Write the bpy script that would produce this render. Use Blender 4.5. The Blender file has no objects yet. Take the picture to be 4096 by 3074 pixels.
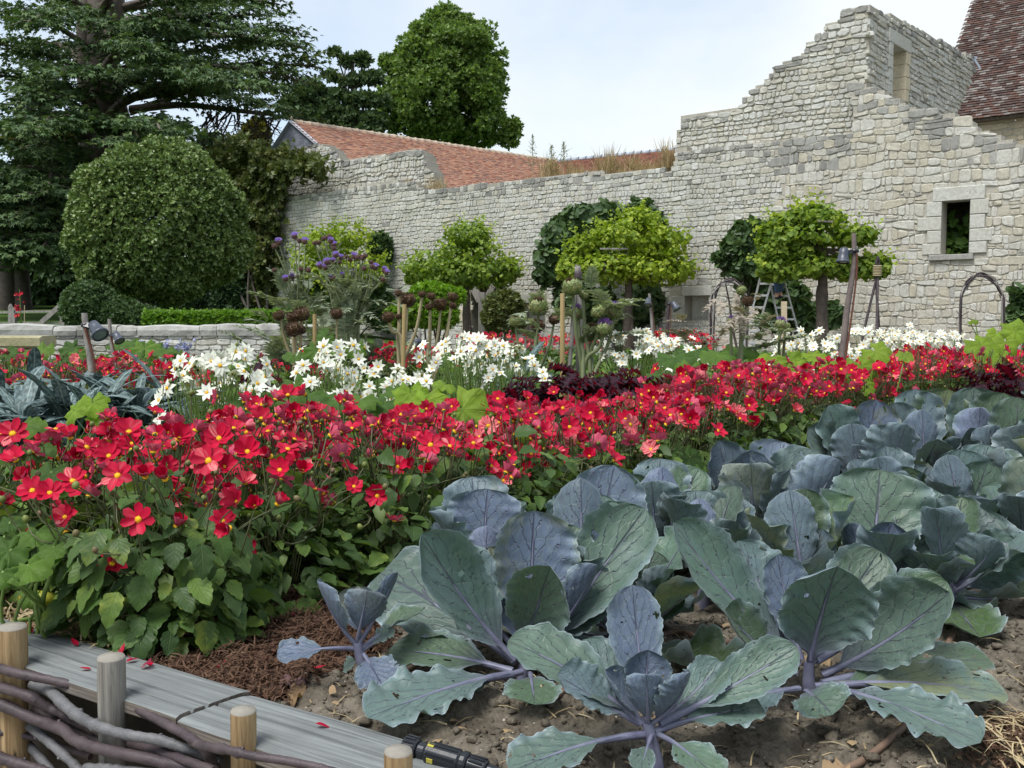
import bpy, math, random
import numpy as np
from mathutils import Vector, Matrix, Euler, Quaternion
R = random.Random(7)
rng = np.random.default_rng(7)
PI = math.pi
S = bpy.context.scene
COL = S.collection
# ------------------------------------------------------------------ camera, sky, sun, exposure
FPX, CZ, PITCH = 3935.0, 0.93, math.radians(3.77)
cam = bpy.data.cameras.new('camera'); camo = bpy.data.objects.new('camera', cam); COL.objects.link(camo)
camo.location = (0, 0, CZ); camo.rotation_euler = (PI / 2 - PITCH, 0, 0)
cam.sensor_width = 36.0; cam.lens = 36.0 * FPX / 4096.0; cam.clip_start = 0.05; cam.clip_end = 2000
S.camera = camo
SUN_EL, SUN_AZ = math.radians(63), math.radians(-140)      # azimuth from +Y towards +X
world = bpy.data.worlds.new('World'); S.world = world; world.use_nodes = True
wt = world.node_tree; wt.nodes.clear()
def wn_(t, **k):
    n = wt.nodes.new(t)
    for a, b in k.items(): setattr(n, a, b)
    return n
sky = wn_('ShaderNodeTexSky', sky_type='NISHITA', sun_disc=False)
sky.sun_elevation = SUN_EL; sky.sun_rotation = SUN_AZ
sky.air_density = 1.0; sky.dust_density = 1.6; sky.ozone_density = 1.0
tc = wn_('ShaderNodeTexCoord'); mp = wn_('ShaderNodeMapping'); mp.inputs['Scale'].default_value = (1.0, 1.0, 1.8); mp.inputs['Location'].default_value = (2.9, 0, 0)
nz = wn_('ShaderNodeTexNoise'); nz.inputs['Scale'].default_value = 1.0; nz.inputs['Detail'].default_value = 7; nz.inputs['Roughness'].default_value = 0.55
cr = wn_('ShaderNodeValToRGB'); cr.color_ramp.elements[0].position = 0.40; cr.color_ramp.elements[0].color = (.22, .22, .22, 1)
cr.color_ramp.elements[1].position = 0.60; cr.color_ramp.elements[1].color = (.97, .97, .97, 1)
veil = wn_('ShaderNodeMix', data_type='RGBA'); veil.inputs['B'].default_value = (4.26, 4.46, 4.47, 1)
bg = wn_('ShaderNodeBackground'); bg.inputs['Strength'].default_value = 0.117
wo = wn_('ShaderNodeOutputWorld')
L_ = wt.links.new
L_(tc.outputs['Generated'], mp.inputs['Vector']); L_(mp.outputs['Vector'], nz.inputs['Vector']); L_(nz.outputs['Fac'], cr.inputs['Fac'])
L_(cr.outputs['Color'], veil.inputs['Factor']); L_(sky.outputs['Color'], veil.inputs['A']); L_(veil.outputs['Result'], bg.inputs['Color'])
L_(bg.outputs['Background'], wo.inputs['Surface'])
sl = bpy.data.lights.new('sun', 'SUN'); so = bpy.data.objects.new('sun', sl); COL.objects.link(so)
sl.energy = 2.2; sl.angle = math.radians(26); sl.color = (1.0, 0.98, 0.945)
sdir = Vector((math.sin(SUN_AZ) * math.cos(SUN_EL), math.cos(SUN_AZ) * math.cos(SUN_EL), math.sin(SUN_EL)))
so.rotation_euler = sdir.to_track_quat('Z', 'Y').to_euler(); so.location = (0, 0, 60)
vs = S.view_settings
vs.view_transform = 'Standard'; vs.look = 'None'; vs.gamma = 1.0; vs.exposure = 0.97; vs.use_curve_mapping = False
S.render.engine = 'CYCLES'; S.cycles.max_bounces = 6; S.cycles.transparent_max_bounces = 4; S.cycles.use_denoising = True
# ------------------------------------------------------------------ picture point -> place in the garden
CAM = np.array((0, 0, CZ)); _f = np.array((0, math.cos(PITCH), -math.sin(PITCH))); _u = np.array((0, math.sin(PITCH), math.cos(PITCH)))
def ray(u, v): return _f + np.array((1., 0, 0)) * ((u - 2048) / FPX) - _u * ((v - 1537) / FPX)
def P(u, v, Y): r = ray(u, v); return CAM + r * (Y / r[1])
def G(u, v, z=0.0): r = ray(u, v); return CAM + r * ((z - CZ) / r[2])
def PLN(u, v, o, n): r = ray(u, v); return CAM + r * (np.dot(np.asarray(o) - CAM, n) / np.dot(r, n))
def proj(p):
    d = np.asarray(p, float) - CAM; k = d @ _f
    return 2048 + FPX * d[..., 0] / k, 1537 - FPX * (d @ _u) / k
# ------------------------------------------------------------------ noise
_tab = np.random.default_rng(3).random((256, 256))
def vn(x, y, s=0):
    x = np.asarray(x, float) + s * 17.3; y = np.asarray(y, float) + s * 9.7
    xi = np.floor(x).astype(int); yi = np.floor(y).astype(int); fx = x - xi; fy = y - yi
    fx = fx * fx * (3 - 2 * fx); fy = fy * fy * (3 - 2 * fy)
    a = _tab[xi & 255, yi & 255]; b = _tab[(xi + 1) & 255, yi & 255]; c = _tab[xi & 255, (yi + 1) & 255]; d = _tab[(xi + 1) & 255, (yi + 1) & 255]
    return (a * (1 - fx) + b * fx) * (1 - fy) + (c * (1 - fx) + d * fx) * fy - 0.5
def fbm(x, y, s=0, o=4):
    t = 0
    for i in range(o): t = t + vn(np.asarray(x) * 2 ** i, np.asarray(y) * 2 ** i, s + i) / 2 ** i
    return t
# ------------------------------------------------------------------ mesh building
class MB:
    def __init__(s): s.V = []; s.F = []; s.n = 0; s.L = []
    def add(s, V, F, mi=0, lc=None):
        V = np.asarray(V, float).reshape(-1, 3)
        if isinstance(F, np.ndarray): s.F.append((F + s.n, mi))
        else:
            g = {}
            for f in F: g.setdefault(len(f), []).append(f)
            for k, a in g.items(): s.F.append((np.asarray(a, int) + s.n, mi))
        s.V.append(V); s.n += len(V); s.L.append(np.zeros((len(V), 3)) if lc is None else np.asarray(lc, float).reshape(-1, 3)); return s
    def mesh(s, name, mats, smooth=True):
        me = bpy.data.meshes.new(name)
        if not s.n: return me
        V = np.concatenate(s.V); loops = np.concatenate([a.ravel() for a, _ in s.F]); tot = np.concatenate([np.full(len(a), a.shape[1]) for a, _ in s.F])
        mi = np.concatenate([np.full(len(a), m) for a, m in s.F]); st = np.concatenate(([0], np.cumsum(tot)[:-1]))
        me.vertices.add(len(V)); me.vertices.foreach_set('co', V.astype(np.float32).ravel())
        me.loops.add(len(loops)); me.loops.foreach_set('vertex_index', loops.astype(np.int32))
        me.polygons.add(len(tot)); me.polygons.foreach_set('loop_start', st.astype(np.int32))
        me.polygons.foreach_set('material_index', mi.astype(np.int32)); me.polygons.foreach_set('use_smooth', np.full(len(tot), bool(smooth)))
        me.update(calc_edges=True)
        at = me.attributes.new('lc', 'FLOAT_VECTOR', 'POINT'); at.data.foreach_set('vector', np.concatenate(s.L).astype(np.float32).ravel())
        for m in (mats if isinstance(mats, (list, tuple)) else [mats]): me.materials.append(m)
        return me
    def build(s, name, mats, parent=None, smooth=True, **k): return ob(name, s.mesh(name, mats, smooth), parent, **k)
def tag(o, label=None, cat=None, group=None, kind=None):
    if label: o['label'] = label
    if cat: o['category'] = cat
    if group: o['group'] = group
    if kind: o['kind'] = kind
    return o
def ob(name, me, parent=None, M=None, **k):
    o = bpy.data.objects.new(name, me); COL.objects.link(o)
    if parent is not None: o.parent = parent
    if M is not None: o.matrix_basis = M
    return tag(o, **k)
def thing(name, label, cat, loc=(0, 0, 0), group=None):
    o = ob(name, None, None, Matrix.Translation(Vector(loc)), label=label, cat=cat, group=group); o.empty_display_size = .1; return o
def TM(loc, M3=None, sc=1.0):
    m = Matrix.Identity(4) if M3 is None else Matrix([[float(M3[i][j]) for j in range(3)] + [0] for i in range(3)] + [[0, 0, 0, 1]])
    if np.isscalar(sc): m = m @ Matrix.Scale(sc, 4)
    else: m = m @ Matrix.Diagonal((sc[0], sc[1], sc[2], 1))
    m.translation = Vector([float(c) for c in loc]); return m
def nrm(v): v = np.asarray(v, float); return v / (np.linalg.norm(v, axis=-1, keepdims=True) + 1e-12)
def frame(n, hint=(0, 0, 1)):      # columns x, y, z=n with y close to the hint
    n = nrm(n); h = np.asarray(hint, float)
    x = np.cross(h, n)
    if np.linalg.norm(x) < 1e-4: x = np.cross((1, 0, .1), n)
    x = nrm(x); y = np.cross(n, x); return np.stack((x, y, n), 1)
def frames(N, spin=None):          # many frames, leaf normal N, random spin
    N = nrm(N); r = rng.normal(size=N.shape); x = nrm(np.cross(r, N)); y = np.cross(N, x); return np.stack((x, y, N), 2)
def scat(mb, tv, tf, M, T, sc, mi=0, lc=None):
    tv = np.asarray(tv, float); n = len(T); k = len(tv); sc = np.broadcast_to(np.asarray(sc, float), (n,))
    V = np.einsum('nij,kj->nki', M, tv) * sc[:, None, None] + np.asarray(T)[:, None, :]
    for kk in sorted({len(f) for f in tf}):
        F = np.array([f for f in tf if len(f) == kk])
        mb.F.append(((F[None] + (np.arange(n) * k)[:, None, None] + mb.n).reshape(-1, kk), mi))
    mb.V.append(V.reshape(-1, 3)); mb.n += n * k
    mb.L.append(np.zeros((n * k, 3)) if lc is None else np.tile(np.asarray(lc, float), (n, 1)))
def tube(mb, pts, rad, ns=8, mi=0, cap=True, cmi=None, wob=0.0):
    pts = np.asarray(pts, float); n = len(pts); rad = np.broadcast_to(np.asarray(rad, float), (n,))
    t = nrm(np.gradient(pts, axis=0)); x = np.cross(t[0], (0.31, .2, .93)); x = nrm(x); V = []; L = []; acc = 0
    for i in range(n):
        x = nrm(x - t[i] * np.dot(x, t[i])); y = np.cross(t[i], x); a = np.arange(ns) * 2 * PI / ns
        rr = rad[i] * (1 + (wob * rng.normal(size=ns) if wob else 0))
        V.append(pts[i] + (np.outer(np.cos(a) * rr, x) + np.outer(np.sin(a) * rr, y)))
        if i: acc += np.linalg.norm(pts[i] - pts[i - 1])
        L.append(np.stack((np.cos(a), np.sin(a), np.full(ns, acc)), 1))
    F = [(i * ns + j, i * ns + (j + 1) % ns, (i + 1) * ns + (j + 1) % ns, (i + 1) * ns + j) for i in range(n - 1) for j in range(ns)]
    mb.add(np.concatenate(V), np.array(F), mi, np.concatenate(L))
    if cap:
        for c, fl in ((0, 1), (n - 1, 0)):
            f = tuple(range(ns)); mb.add(V[c], [f[::-1] if fl else f], mi if cmi is None else cmi)
    return mb
def smooth_path(pts, k=6):
    p = np.asarray(pts, float); p = np.vstack((2 * p[0] - p[1], p, 2 * p[-1] - p[-2])); out = []
    for i in range(1, len(p) - 2):
        for t in np.arange(k) / k:
            out.append(.5 * (2 * p[i] + (p[i + 1] - p[i - 1]) * t + (2 * p[i - 1] - 5 * p[i] + 4 * p[i + 1] - p[i + 2]) * t ** 2 + (3 * p[i] - p[i - 1] - 3 * p[i + 1] + p[i + 2]) * t ** 3))
    out.append(p[-2]); return np.array(out)
BOXF = [(0, 3, 2, 1), (4, 5, 6, 7), (0, 1, 5, 4), (1, 2, 6, 5), (2, 3, 7, 6), (3, 0, 4, 7)]
BOXV = np.array([(-.5, -.5, -.5), (.5, -.5, -.5), (.5, .5, -.5), (-.5, .5, -.5), (-.5, -.5, .5), (.5, -.5, .5), (.5, .5, .5), (-.5, .5, .5)])
def box(mb, c, size, M3=None, mi=0):
    v = BOXV * np.asarray(size, float)
    if M3 is not None: v = v @ np.asarray(M3).T
    return mb.add(v + np.asarray(c, float), BOXF, mi)
def bar(mb, a, b, w, h, up=(0, 0, 1), mi=0):
    a = np.asarray(a, float); b = np.asarray(b, float); d = b - a; M = frame(d, up); return box(mb, (a + b) / 2, (w, h, np.linalg.norm(d)), M, mi)
def lathe(mb, prof, n=16, M=None, loc=(0, 0, 0), mi=0, cap=True):
    pr = np.asarray(prof, float); a = np.arange(n) * 2 * PI / n
    V = np.stack([np.stack((r * np.cos(a), r * np.sin(a), np.full(n, z)), 1) for r, z in pr]).reshape(-1, 3)
    if M is not None: V = V @ np.asarray(M).T
    F = [(i * n + j, i * n + (j + 1) % n, (i + 1) * n + (j + 1) % n, (i + 1) * n + j) for i in range(len(pr) - 1) for j in range(n)]
    if cap: F += [tuple(range(n))[::-1], tuple((len(pr) - 1) * n + j for j in range(n))]
    return mb.add(V + np.asarray(loc, float), F, mi)
def inpoly(pts, poly):
    pts = np.atleast_2d(pts); x = pts[:, 0]; y = pts[:, 1]; poly = np.asarray(poly, float); c = np.zeros(len(pts), bool)
    for (x0, y0), (x1, y1) in zip(poly, np.roll(poly, -1, 0)):
        if y0 == y1: continue
        m = (y0 > y) != (y1 > y); c ^= m & (x < (x1 - x0) * (y - y0) / (y1 - y0) + x0)
    return c
# ------------------------------------------------------------------ materials
class Mt:
    def __init__(s, name):
        s.m = bpy.data.materials.new(name); s.m.use_nodes = True; s.t = s.m.node_tree; s.t.nodes.clear(); s.out = s.n('ShaderNodeOutputMaterial')
    def n(s, typ, props=None, **ins):
        n = s.t.nodes.new(typ)
        for a, b in (props or {}).items(): setattr(n, a, b)
        for a, b in ins.items():
            k = int(a[1:]) if a[0] == 'i' and a[1:].isdigit() else a.replace('_', ' ')
            if isinstance(b, bpy.types.NodeSocket): s.t.links.new(b, n.inputs[k])
            else: n.inputs[k].default_value = (tuple(b) + (1,) if isinstance(b, (tuple, list)) and len(b) == 3 and n.inputs[k].type == 'RGBA' else b)
        return n
    def math(s, op, a, b=0.0, c=0.0): return s.n('ShaderNodeMath', {'operation': op}, i0=a, i1=b, i2=c).outputs[0]
    def noise(s, scale, detail=4, vec=None, rough=.55, dist=0.0):
        k = {'Vector': vec} if vec is not None else {}
        return s.n('ShaderNodeTexNoise', None, Scale=float(scale), Detail=float(detail), Roughness=rough, Distortion=dist, **k).outputs['Fac']
    def ramp(s, fac, stops):
        n = s.n('ShaderNodeValToRGB', None, Fac=fac); e = n.color_ramp.elements
        while len(e) < len(stops): e.new(.5)
        for x, (p, c) in zip(e, stops): x.position = p; x.color = tuple(c) + (1,) if not np.isscalar(c) else (c, c, c, 1)
        return n.outputs['Color']
    def mix(s, fac, a, b, mode='MIX'): return s.n('ShaderNodeMix', {'data_type': 'RGBA', 'blend_type': mode}, i0=fac, i6=a, i7=b).outputs[2]
    def rnd(s): return s.n('ShaderNodeNewGeometry').outputs['Random Per Island']
    def orn(s): return s.n('ShaderNodeObjectInfo').outputs['Random']
    def back(s): return s.n('ShaderNodeNewGeometry').outputs['Backfacing']
    def pos(s): return s.n('ShaderNodeNewGeometry').outputs['Position']
    def gen(s): return s.n('ShaderNodeTexCoord').outputs['Object']
    def lc(s): return s.n('ShaderNodeAttribute', {'attribute_name': 'lc'}).outputs['Vector']
    def mapv(s, vec, sc): return s.n('ShaderNodeMapping', None, Vector=vec, Scale=sc).outputs['Vector']
    def sep(s, v): o = s.n('ShaderNodeSeparateXYZ', None, Vector=v).outputs; return o[0], o[1], o[2]
    def bump(s, h, st=.4, d=.02): return s.n('ShaderNodeBump', None, Height=h, Strength=st, Distance=d).outputs['Normal']
    def done(s, col, rough=.6, spec=.4, normal=None, trans=0.0, tcol=None, **k):
        if normal is not None: k['Normal'] = normal
        b = s.n('ShaderNodeBsdfPrincipled', None, Base_Color=col, Roughness=rough, Specular_IOR_Level=spec, **k); o = b.outputs['BSDF']
        if trans:
            t = s.n('ShaderNodeBsdfTranslucent', None, Color=tcol if tcol is not None else col); mx = s.n('ShaderNodeMixShader', None, i0=trans, i1=o, i2=t.outputs[0]); o = mx.outputs[0]
        s.t.links.new(o, s.out.inputs['Surface']); return s.m
def leafmat(name, cols, trans=.35, rough=.5, spec=.35, tboost=1.6, nsc=3.0, src='island', var=.35):
    m = Mt(name); r = m.rnd() if src == 'island' else m.orn()
    n = m.noise(nsc, 3, m.pos()); f = m.math('ADD', m.math('MULTIPLY', r, 1 - var), m.math('MULTIPLY', n, var))
    k = len(cols); c = m.ramp(f, [(.12 + .76 * i / max(1, k - 1), cols[i]) for i in range(k)])
    t = m.mix(1.0, c, (tboost, tboost * 1.05, tboost * .5), 'MULTIPLY')
    return m.done(c, rough, spec, trans=trans, tcol=t)
def plain(name, col, rough=.6, spec=.3, nsc=20, var=.25, bump=0.2, metallic=0.0):
    m = Mt(name); n = m.noise(nsc, 5, m.gen()); c = m.mix(n, tuple(x * (1 - var) for x in col), tuple(min(1, x * (1 + var)) for x in col))
    return m.done(c, rough, spec, normal=m.bump(n, bump, .01), Metallic=metallic)
def stonemat(name, cols, stain=.5, dark=(.06, .06, .055), bsc=14, lich=(.22, .21, .17)):
    m = Mt(name); p = m.pos(); r = m.math('ADD', m.math('MULTIPLY', m.rnd(), .65), m.math('MULTIPLY', m.orn(), .35))
    k = len(cols); c = m.ramp(r, [(.15 + .7 * i / (k - 1), cols[i]) for i in range(k)])
    n1 = m.noise(bsc, 6, p, .65); c = m.mix(1.0, c, m.ramp(n1, [(.25, (.72, .71, .68)), (.6, (1, 1, 1)), (.8, (1.1, 1.1, 1.08))]), 'MULTIPLY')
    st = m.noise(1.1, 5, m.mapv(p, (1.0, 1.0, .28)), .62, .4)
    c = m.mix(m.math('MULTIPLY', m.ramp(st, [(.48, 0.0), (.72, 1.0)]), stain), c, lich)
    sp = m.noise(30, 4, p, .7); c = m.mix(m.ramp(sp, [(.60, 0.0), (.70, .75)]), c, dark)
    n2 = m.noise(45, 4, p, .6)
    return m.done(c, .92, .12, normal=m.bump(m.math('ADD', n1, m.math('MULTIPLY', n2, .6)), .55, .02))
M_STONE = stonemat('pale_limestone', [(.47, .47, .425), (.51, .515, .48), (.54, .55, .52), (.49, .475, .405), (.55, .56, .54)], .42)
M_STONE_BIG = stonemat('cream_rubble_stone', [(.46, .445, .38), (.505, .495, .445), (.53, .53, .49), (.475, .445, .36), (.43, .41, .35)], .42)
M_WEATH = stonemat('lichen_dark_stone', [(.25, .25, .235), (.35, .35, .33), (.30, .30, .28), (.45, .45, .42)], .5, lich=(.08, .08, .075))
M_COPE = stonemat('lichened_coping_stone', [(.24, .24, .23), (.42, .42, .40), (.33, .33, .31), (.47, .46, .43)], .75, (.045, .045, .042), 7, (.10, .10, .09))
M_DRESS = stonemat('dressed_limestone', [(.47, .475, .435), (.51, .515, .475), (.465, .455, .40)], .25)
M_MORTAR = stonemat('lime_mortar', [(.40, .38, .325), (.45, .43, .38), (.425, .405, .35)], .4, (.07, .065, .06), 22, (.14, .13, .11))
M_BEIGE = stonemat('beige_limestone', [(.50, .44, .31), (.56, .50, .37), (.46, .41, .29)], .2)
M_BENCH = stonemat('mossy_stone', [(.34, .32, .20), (.40, .37, .25)], .6, (.10, .10, .05), 12, (.20, .20, .09))
def tilemat(name, cols, moss):
    m = Mt(name); p = m.pos(); r = m.rnd(); r2 = m.orn(); c = m.ramp(m.math('FRACT', m.math('ADD', r, r2)), [(i / (len(cols) - 1), q) for i, q in enumerate(cols)])
    n = m.noise(18, 5, p); c = m.mix(1.0, c, m.ramp(n, [(.25, (.62, .6, .6)), (.7, (1.15, 1.15, 1.15))]), 'MULTIPLY')
    c = m.mix(m.ramp(m.noise(2.2, 6, p, .7), [(.52, 0.0), (.66, moss)]), c, (.10, .085, .075))
    return m.done(c, .85, .15, normal=m.bump(n, .4, .01))
M_TILE = tilemat('terracotta_tile', [(.26, .115, .08), (.42, .215, .145), (.50, .30, .20), (.31, .15, .11), (.44, .27, .20), (.22, .135, .115)], .45)
M_TILE_D = tilemat('weathered_dark_tile', [(.055, .036, .032), (.085, .054, .046), (.125, .072, .058), (.075, .055, .05), (.22, .20, .185), (.065, .045, .04)], .4)
M_TILE_B = tilemat('dull_red_tile', [(.13, .06, .045), (.20, .085, .06), (.25, .11, .075)], .4)
M_RIDGE = stonemat('ridge_tile_mortar', [(.42, .33, .25), (.48, .40, .32), (.36, .27, .20)], .4)
M_SLATE = tilemat('grey_slate', [(.15, .17, .21), (.20, .22, .27), (.25, .27, .31)], .2)
M_LEAD = plain('lead_sheet', (.30, .34, .40), .45, .5, 8)
def woodmat(name, c1, c2, rough=.8, sc=(3, 60, 60), crack=.35, dist=.6):
    m = Mt(name); v = m.mapv(m.gen(), sc); n = m.noise(1.0, 6, v, .6, dist); c = m.ramp(n, [(.3, c1), (.62, c2)])
    n2 = m.noise(1.0, 3, m.mapv(m.gen(), (sc[0] * .4, sc[1] * 2.2, sc[2] * 2.2)), .5); k = m.ramp(n2, [(.27, crack), (.33, 1.0)])
    c = m.mix(1.0, c, k, 'MULTIPLY'); n3 = m.noise(6, 4, m.gen()); c = m.mix(m.ramp(n3, [(.5, 0.0), (.8, .35)]), c, tuple(x * .6 for x in c1))
    return m.done(c, rough, .2, normal=m.bump(m.math('ADD', n, n2), .7, .006))
M_PLANK = woodmat('silvered_plank_wood', (.105, .115, .116), (.195, .21, .208), .8, (1.3, 34, 34), .30, 1.7)
M_PLANK_E = woodmat('dark_plank_edge', (.075, .06, .05), (.17, .15, .13), .9, (3, 40, 40))
M_POST = woodmat('peeled_tan_post', (.15, .095, .045), (.36, .26, .14), .75, (60, 60, 3), .25)
M_POST_G = woodmat('peeled_grey_post', (.09, .085, .078), (.27, .258, .23), .85, (70, 70, 3), .25)
M_ENDG = plain('sawn_end_grain', (.235, .22, .19), .85, .1, 60, .2)
M_GREYW = woodmat('grey_oak', (.16, .15, .14), (.29, .27, .25), .85, (20, 20, 3))
M_BAMBOO = woodmat('bamboo_cane', (.26, .19, .08), (.40, .30, .145), .5, (30, 30, 2), .7)
def barkmat(name, c1, c2, sc=9, rough=.7):
    m = Mt(name); n = m.noise(sc, 6, m.gen(), .65); c = m.ramp(n, [(.3, c1), (.7, c2)])
    sp = m.n('ShaderNodeTexVoronoi', None, Vector=m.gen(), Scale=sc * 12.0).outputs['Distance']; c = m.mix(m.ramp(sp, [(.10, .55), (.2, 0.0)]), c, tuple(min(1, x * 1.9) for x in c2))
    return m.done(c, rough, .3, normal=m.bump(n, .6, .01))
M_TWIG = barkmat('hazel_bark', (.030, .022, .026), (.082, .064, .068), 14, .55)
M_TWIG_L = barkmat('pale_hazel_bark', (.06, .062, .066), (.145, .145, .15), 12, .55)
M_BARK = barkmat('dark_bark', (.03, .026, .022), (.085, .07, .058), 5)
M_CEDBARK = barkmat('cedar_bark', (.05, .042, .036), (.16, .13, .105), 2.5)
M_STAKEB = barkmat('pale_stake_bark', (.15, .135, .12), (.30, .28, .255), 12)
M_VINEBARK = barkmat('vine_bark', (.045, .036, .03), (.12, .095, .075), 8)
M_BLACKP = plain('black_plastic', (.012, .014, .018), .32, .5, 40, .3, .05)
M_LAMP = plain('blue_black_lamp_metal', (.045, .055, .075), .4, .5, 30, .4, .1)
M_LENS = plain('lamp_glass', (.16, .19, .17), .12, .6, 10, .2, 0)
M_YELLOW = plain('yellow_print', (.38, .34, .05), .6)
M_HOSE = plain('brown_drip_hose', (.16, .105, .075), .55, .4, 30, .25)
M_ALU = plain('aluminium', (.50, .51, .52), .4, .5, 15, .15, .05, .6)
M_STEMD = leafmat('dark_flower_stem', [(.06, .09, .03), (.10, .095, .045)], .1)
M_STEMG = leafmat('green_stem', [(.12, .20, .045), (.18, .26, .07)], .2)
M_STEMT = leafmat('dry_tan_stem', [(.33, .27, .15), (.42, .36, .22)], .1)
M_STEMS = leafmat('silver_green_stem', [(.15, .185, .085), (.22, .25, .135)], .15)
# ------------------------------------------------------------------ the ground
def grid_mesh(mb, x0, x1, y0, y1, nx, ny, zf, mi=0):
    X, Y = np.meshgrid(np.linspace(x0, x1, nx), np.linspace(y0, y1, ny)); Z = zf(X, Y)
    i = np.arange(nx * ny).reshape(ny, nx); F = np.stack((i[:-1, :-1], i[:-1, 1:], i[1:, 1:], i[1:, :-1]), -1).reshape(-1, 4)
    mb.add(np.stack((X, Y, Z), -1).reshape(-1, 3), F, mi); return mb
PD = np.array((.84, -.5426, 0)); PN = np.array((-.5426, -.84, 0)); PO = np.array((-1.43, 2.85, 0))   # edge of the raised bed
m = Mt('garden_soil'); p = m.pos(); n = m.noise(9, 8, p, .7); n2 = m.noise(70, 5, p, .7)
c = m.ramp(n, [(.28, (.082, .068, .052)), (.5, (.165, .145, .115)), (.72, (.26, .235, .19))]); c = m.mix(1.0, c, m.ramp(n2, [(.3, (.6, .6, .6)), (.65, (1.15, 1.13, 1.1))]), 'MULTIPLY')
M_SOIL = m.done(c, .95, .1, normal=m.bump(m.math('ADD', n, n2), .8, .02))
M_CLOD = plain('soil_clod', (.215, .185, .145), .95, .1, 40, .4, .6)
m = Mt('mown_grass'); p = m.pos(); n = m.noise(2.5, 6, p); c = m.ramp(n, [(.3, (.035, .075, .012)), (.7, (.075, .14, .025))]); M_LAWN = m.done(c, .9, .1, normal=m.bump(m.noise(60, 3, p), .8, .04))
M_PATH = plain('gravel_path', (.26, .235, .20), .95, .1, 30, .35, .6)
# far sheet, reaching the horizon, just under the bed
grid_mesh(MB(), -900, 900, -60, 1500, 40, 60, lambda X, Y: -0.47 + 0 * X).build('ground', M_LAWN, kind='structure')
def bedz(X, Y):
    near = np.clip((6 - Y) / 2, 0, 1)
    z = .05 * fbm(X * 1.6, Y * 1.6, 1) + near * (.035 * fbm(X * 7, Y * 7, 2) + .05 * np.clip(fbm(X * 16, Y * 16, 3, 3), 0, 1) + .02 * fbm(X * 45, Y * 45, 4, 2))
    e = (X - PO[0]) * PN[0] + (Y - PO[1]) * PN[1]
    return z * np.clip(-e / .12, 0, 1) - .012 + np.where(e > 0.02, -.03 - .0 * e, 0)
mb = MB(); nx, ny = 300, 260
S_, T_ = np.meshgrid(np.linspace(-1.0, 4.4, nx), np.linspace(-.03, 4.2, ny))      # along and back from the plank
X = PO[0] + S_ * PD[0] - T_ * PN[0]; Y = PO[1] + S_ * PD[1] - T_ * PN[1]; i = np.arange(nx * ny).reshape(ny, nx)
mb.add(np.stack((X, Y, bedz(X, Y)), -1).reshape(-1, 3), np.stack((i[:-1, :-1], i[:-1, 1:], i[1:, 1:], i[1:, :-1]), -1).reshape(-1, 4))
mb.build('soil', M_SOIL, kind='structure')
mb = MB(); S_, T_ = np.meshgrid(np.linspace(-14, 34, 100), np.linspace(.06, 46, 100)); X = PO[0] + S_ * PD[0] - T_ * PN[0]; Y = PO[1] + S_ * PD[1] - T_ * PN[1]; i = np.arange(10000).reshape(100, 100)
mb.add(np.stack((X, Y, -.09 + 0 * X), -1).reshape(-1, 3), np.stack((i[:-1, :-1], i[:-1, 1:], i[1:, 1:], i[1:, :-1]), -1).reshape(-1, 4)); mb.build('bed_ground', M_SOIL, kind='structure')
grid_mesh(MB(), -80, -3.2, 19, 110, 60, 60, lambda X, Y: .25 + np.clip(Y - 20, 0, 60) * .036 + .1 * fbm(X * .2, Y * .2, 5) - .6 * np.clip((X + 8) / 5, 0, 1)).build('lawn', M_LAWN, kind='structure')
# ------------------------------------------------------------------ masonry
def quad_stone(q, d, r, rnd):
    """octagonal stone from the four corners q (s,z); returns local verts (s, depth, z) and faces"""
    pts = []
    for i in range(4):
        a, b, c = q[i - 1], q[i], q[(i + 1) % 4]; f1 = rnd.uniform(.10, .34) * r; f2 = rnd.uniform(.10, .34) * r
        pts += [b + (a - b) * f1, b + (c - b) * f2]
    pts = np.array(pts); ctr = pts.mean(0); ins = ctr + (pts - ctr) * (1 - rnd.uniform(.10, .2)); dd = d * (1 + .25 * np.array([rnd.uniform(-1, 1) for _ in range(8)]))
    V = np.concatenate((np.c_[pts[:, 0], np.full(8, -.05), pts[:, 1]], np.c_[pts[:, 0], dd * .55, pts[:, 1]], np.c_[ins[:, 0], dd, ins[:, 1]]))
    F = [(k * 8 + j, k * 8 + (j + 1) % 8, (k + 1) * 8 + (j + 1) % 8, (k + 1) * 8 + j) for k in (0, 1) for j in range(8)] + [tuple(range(16, 24))]
    return V, F
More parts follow.
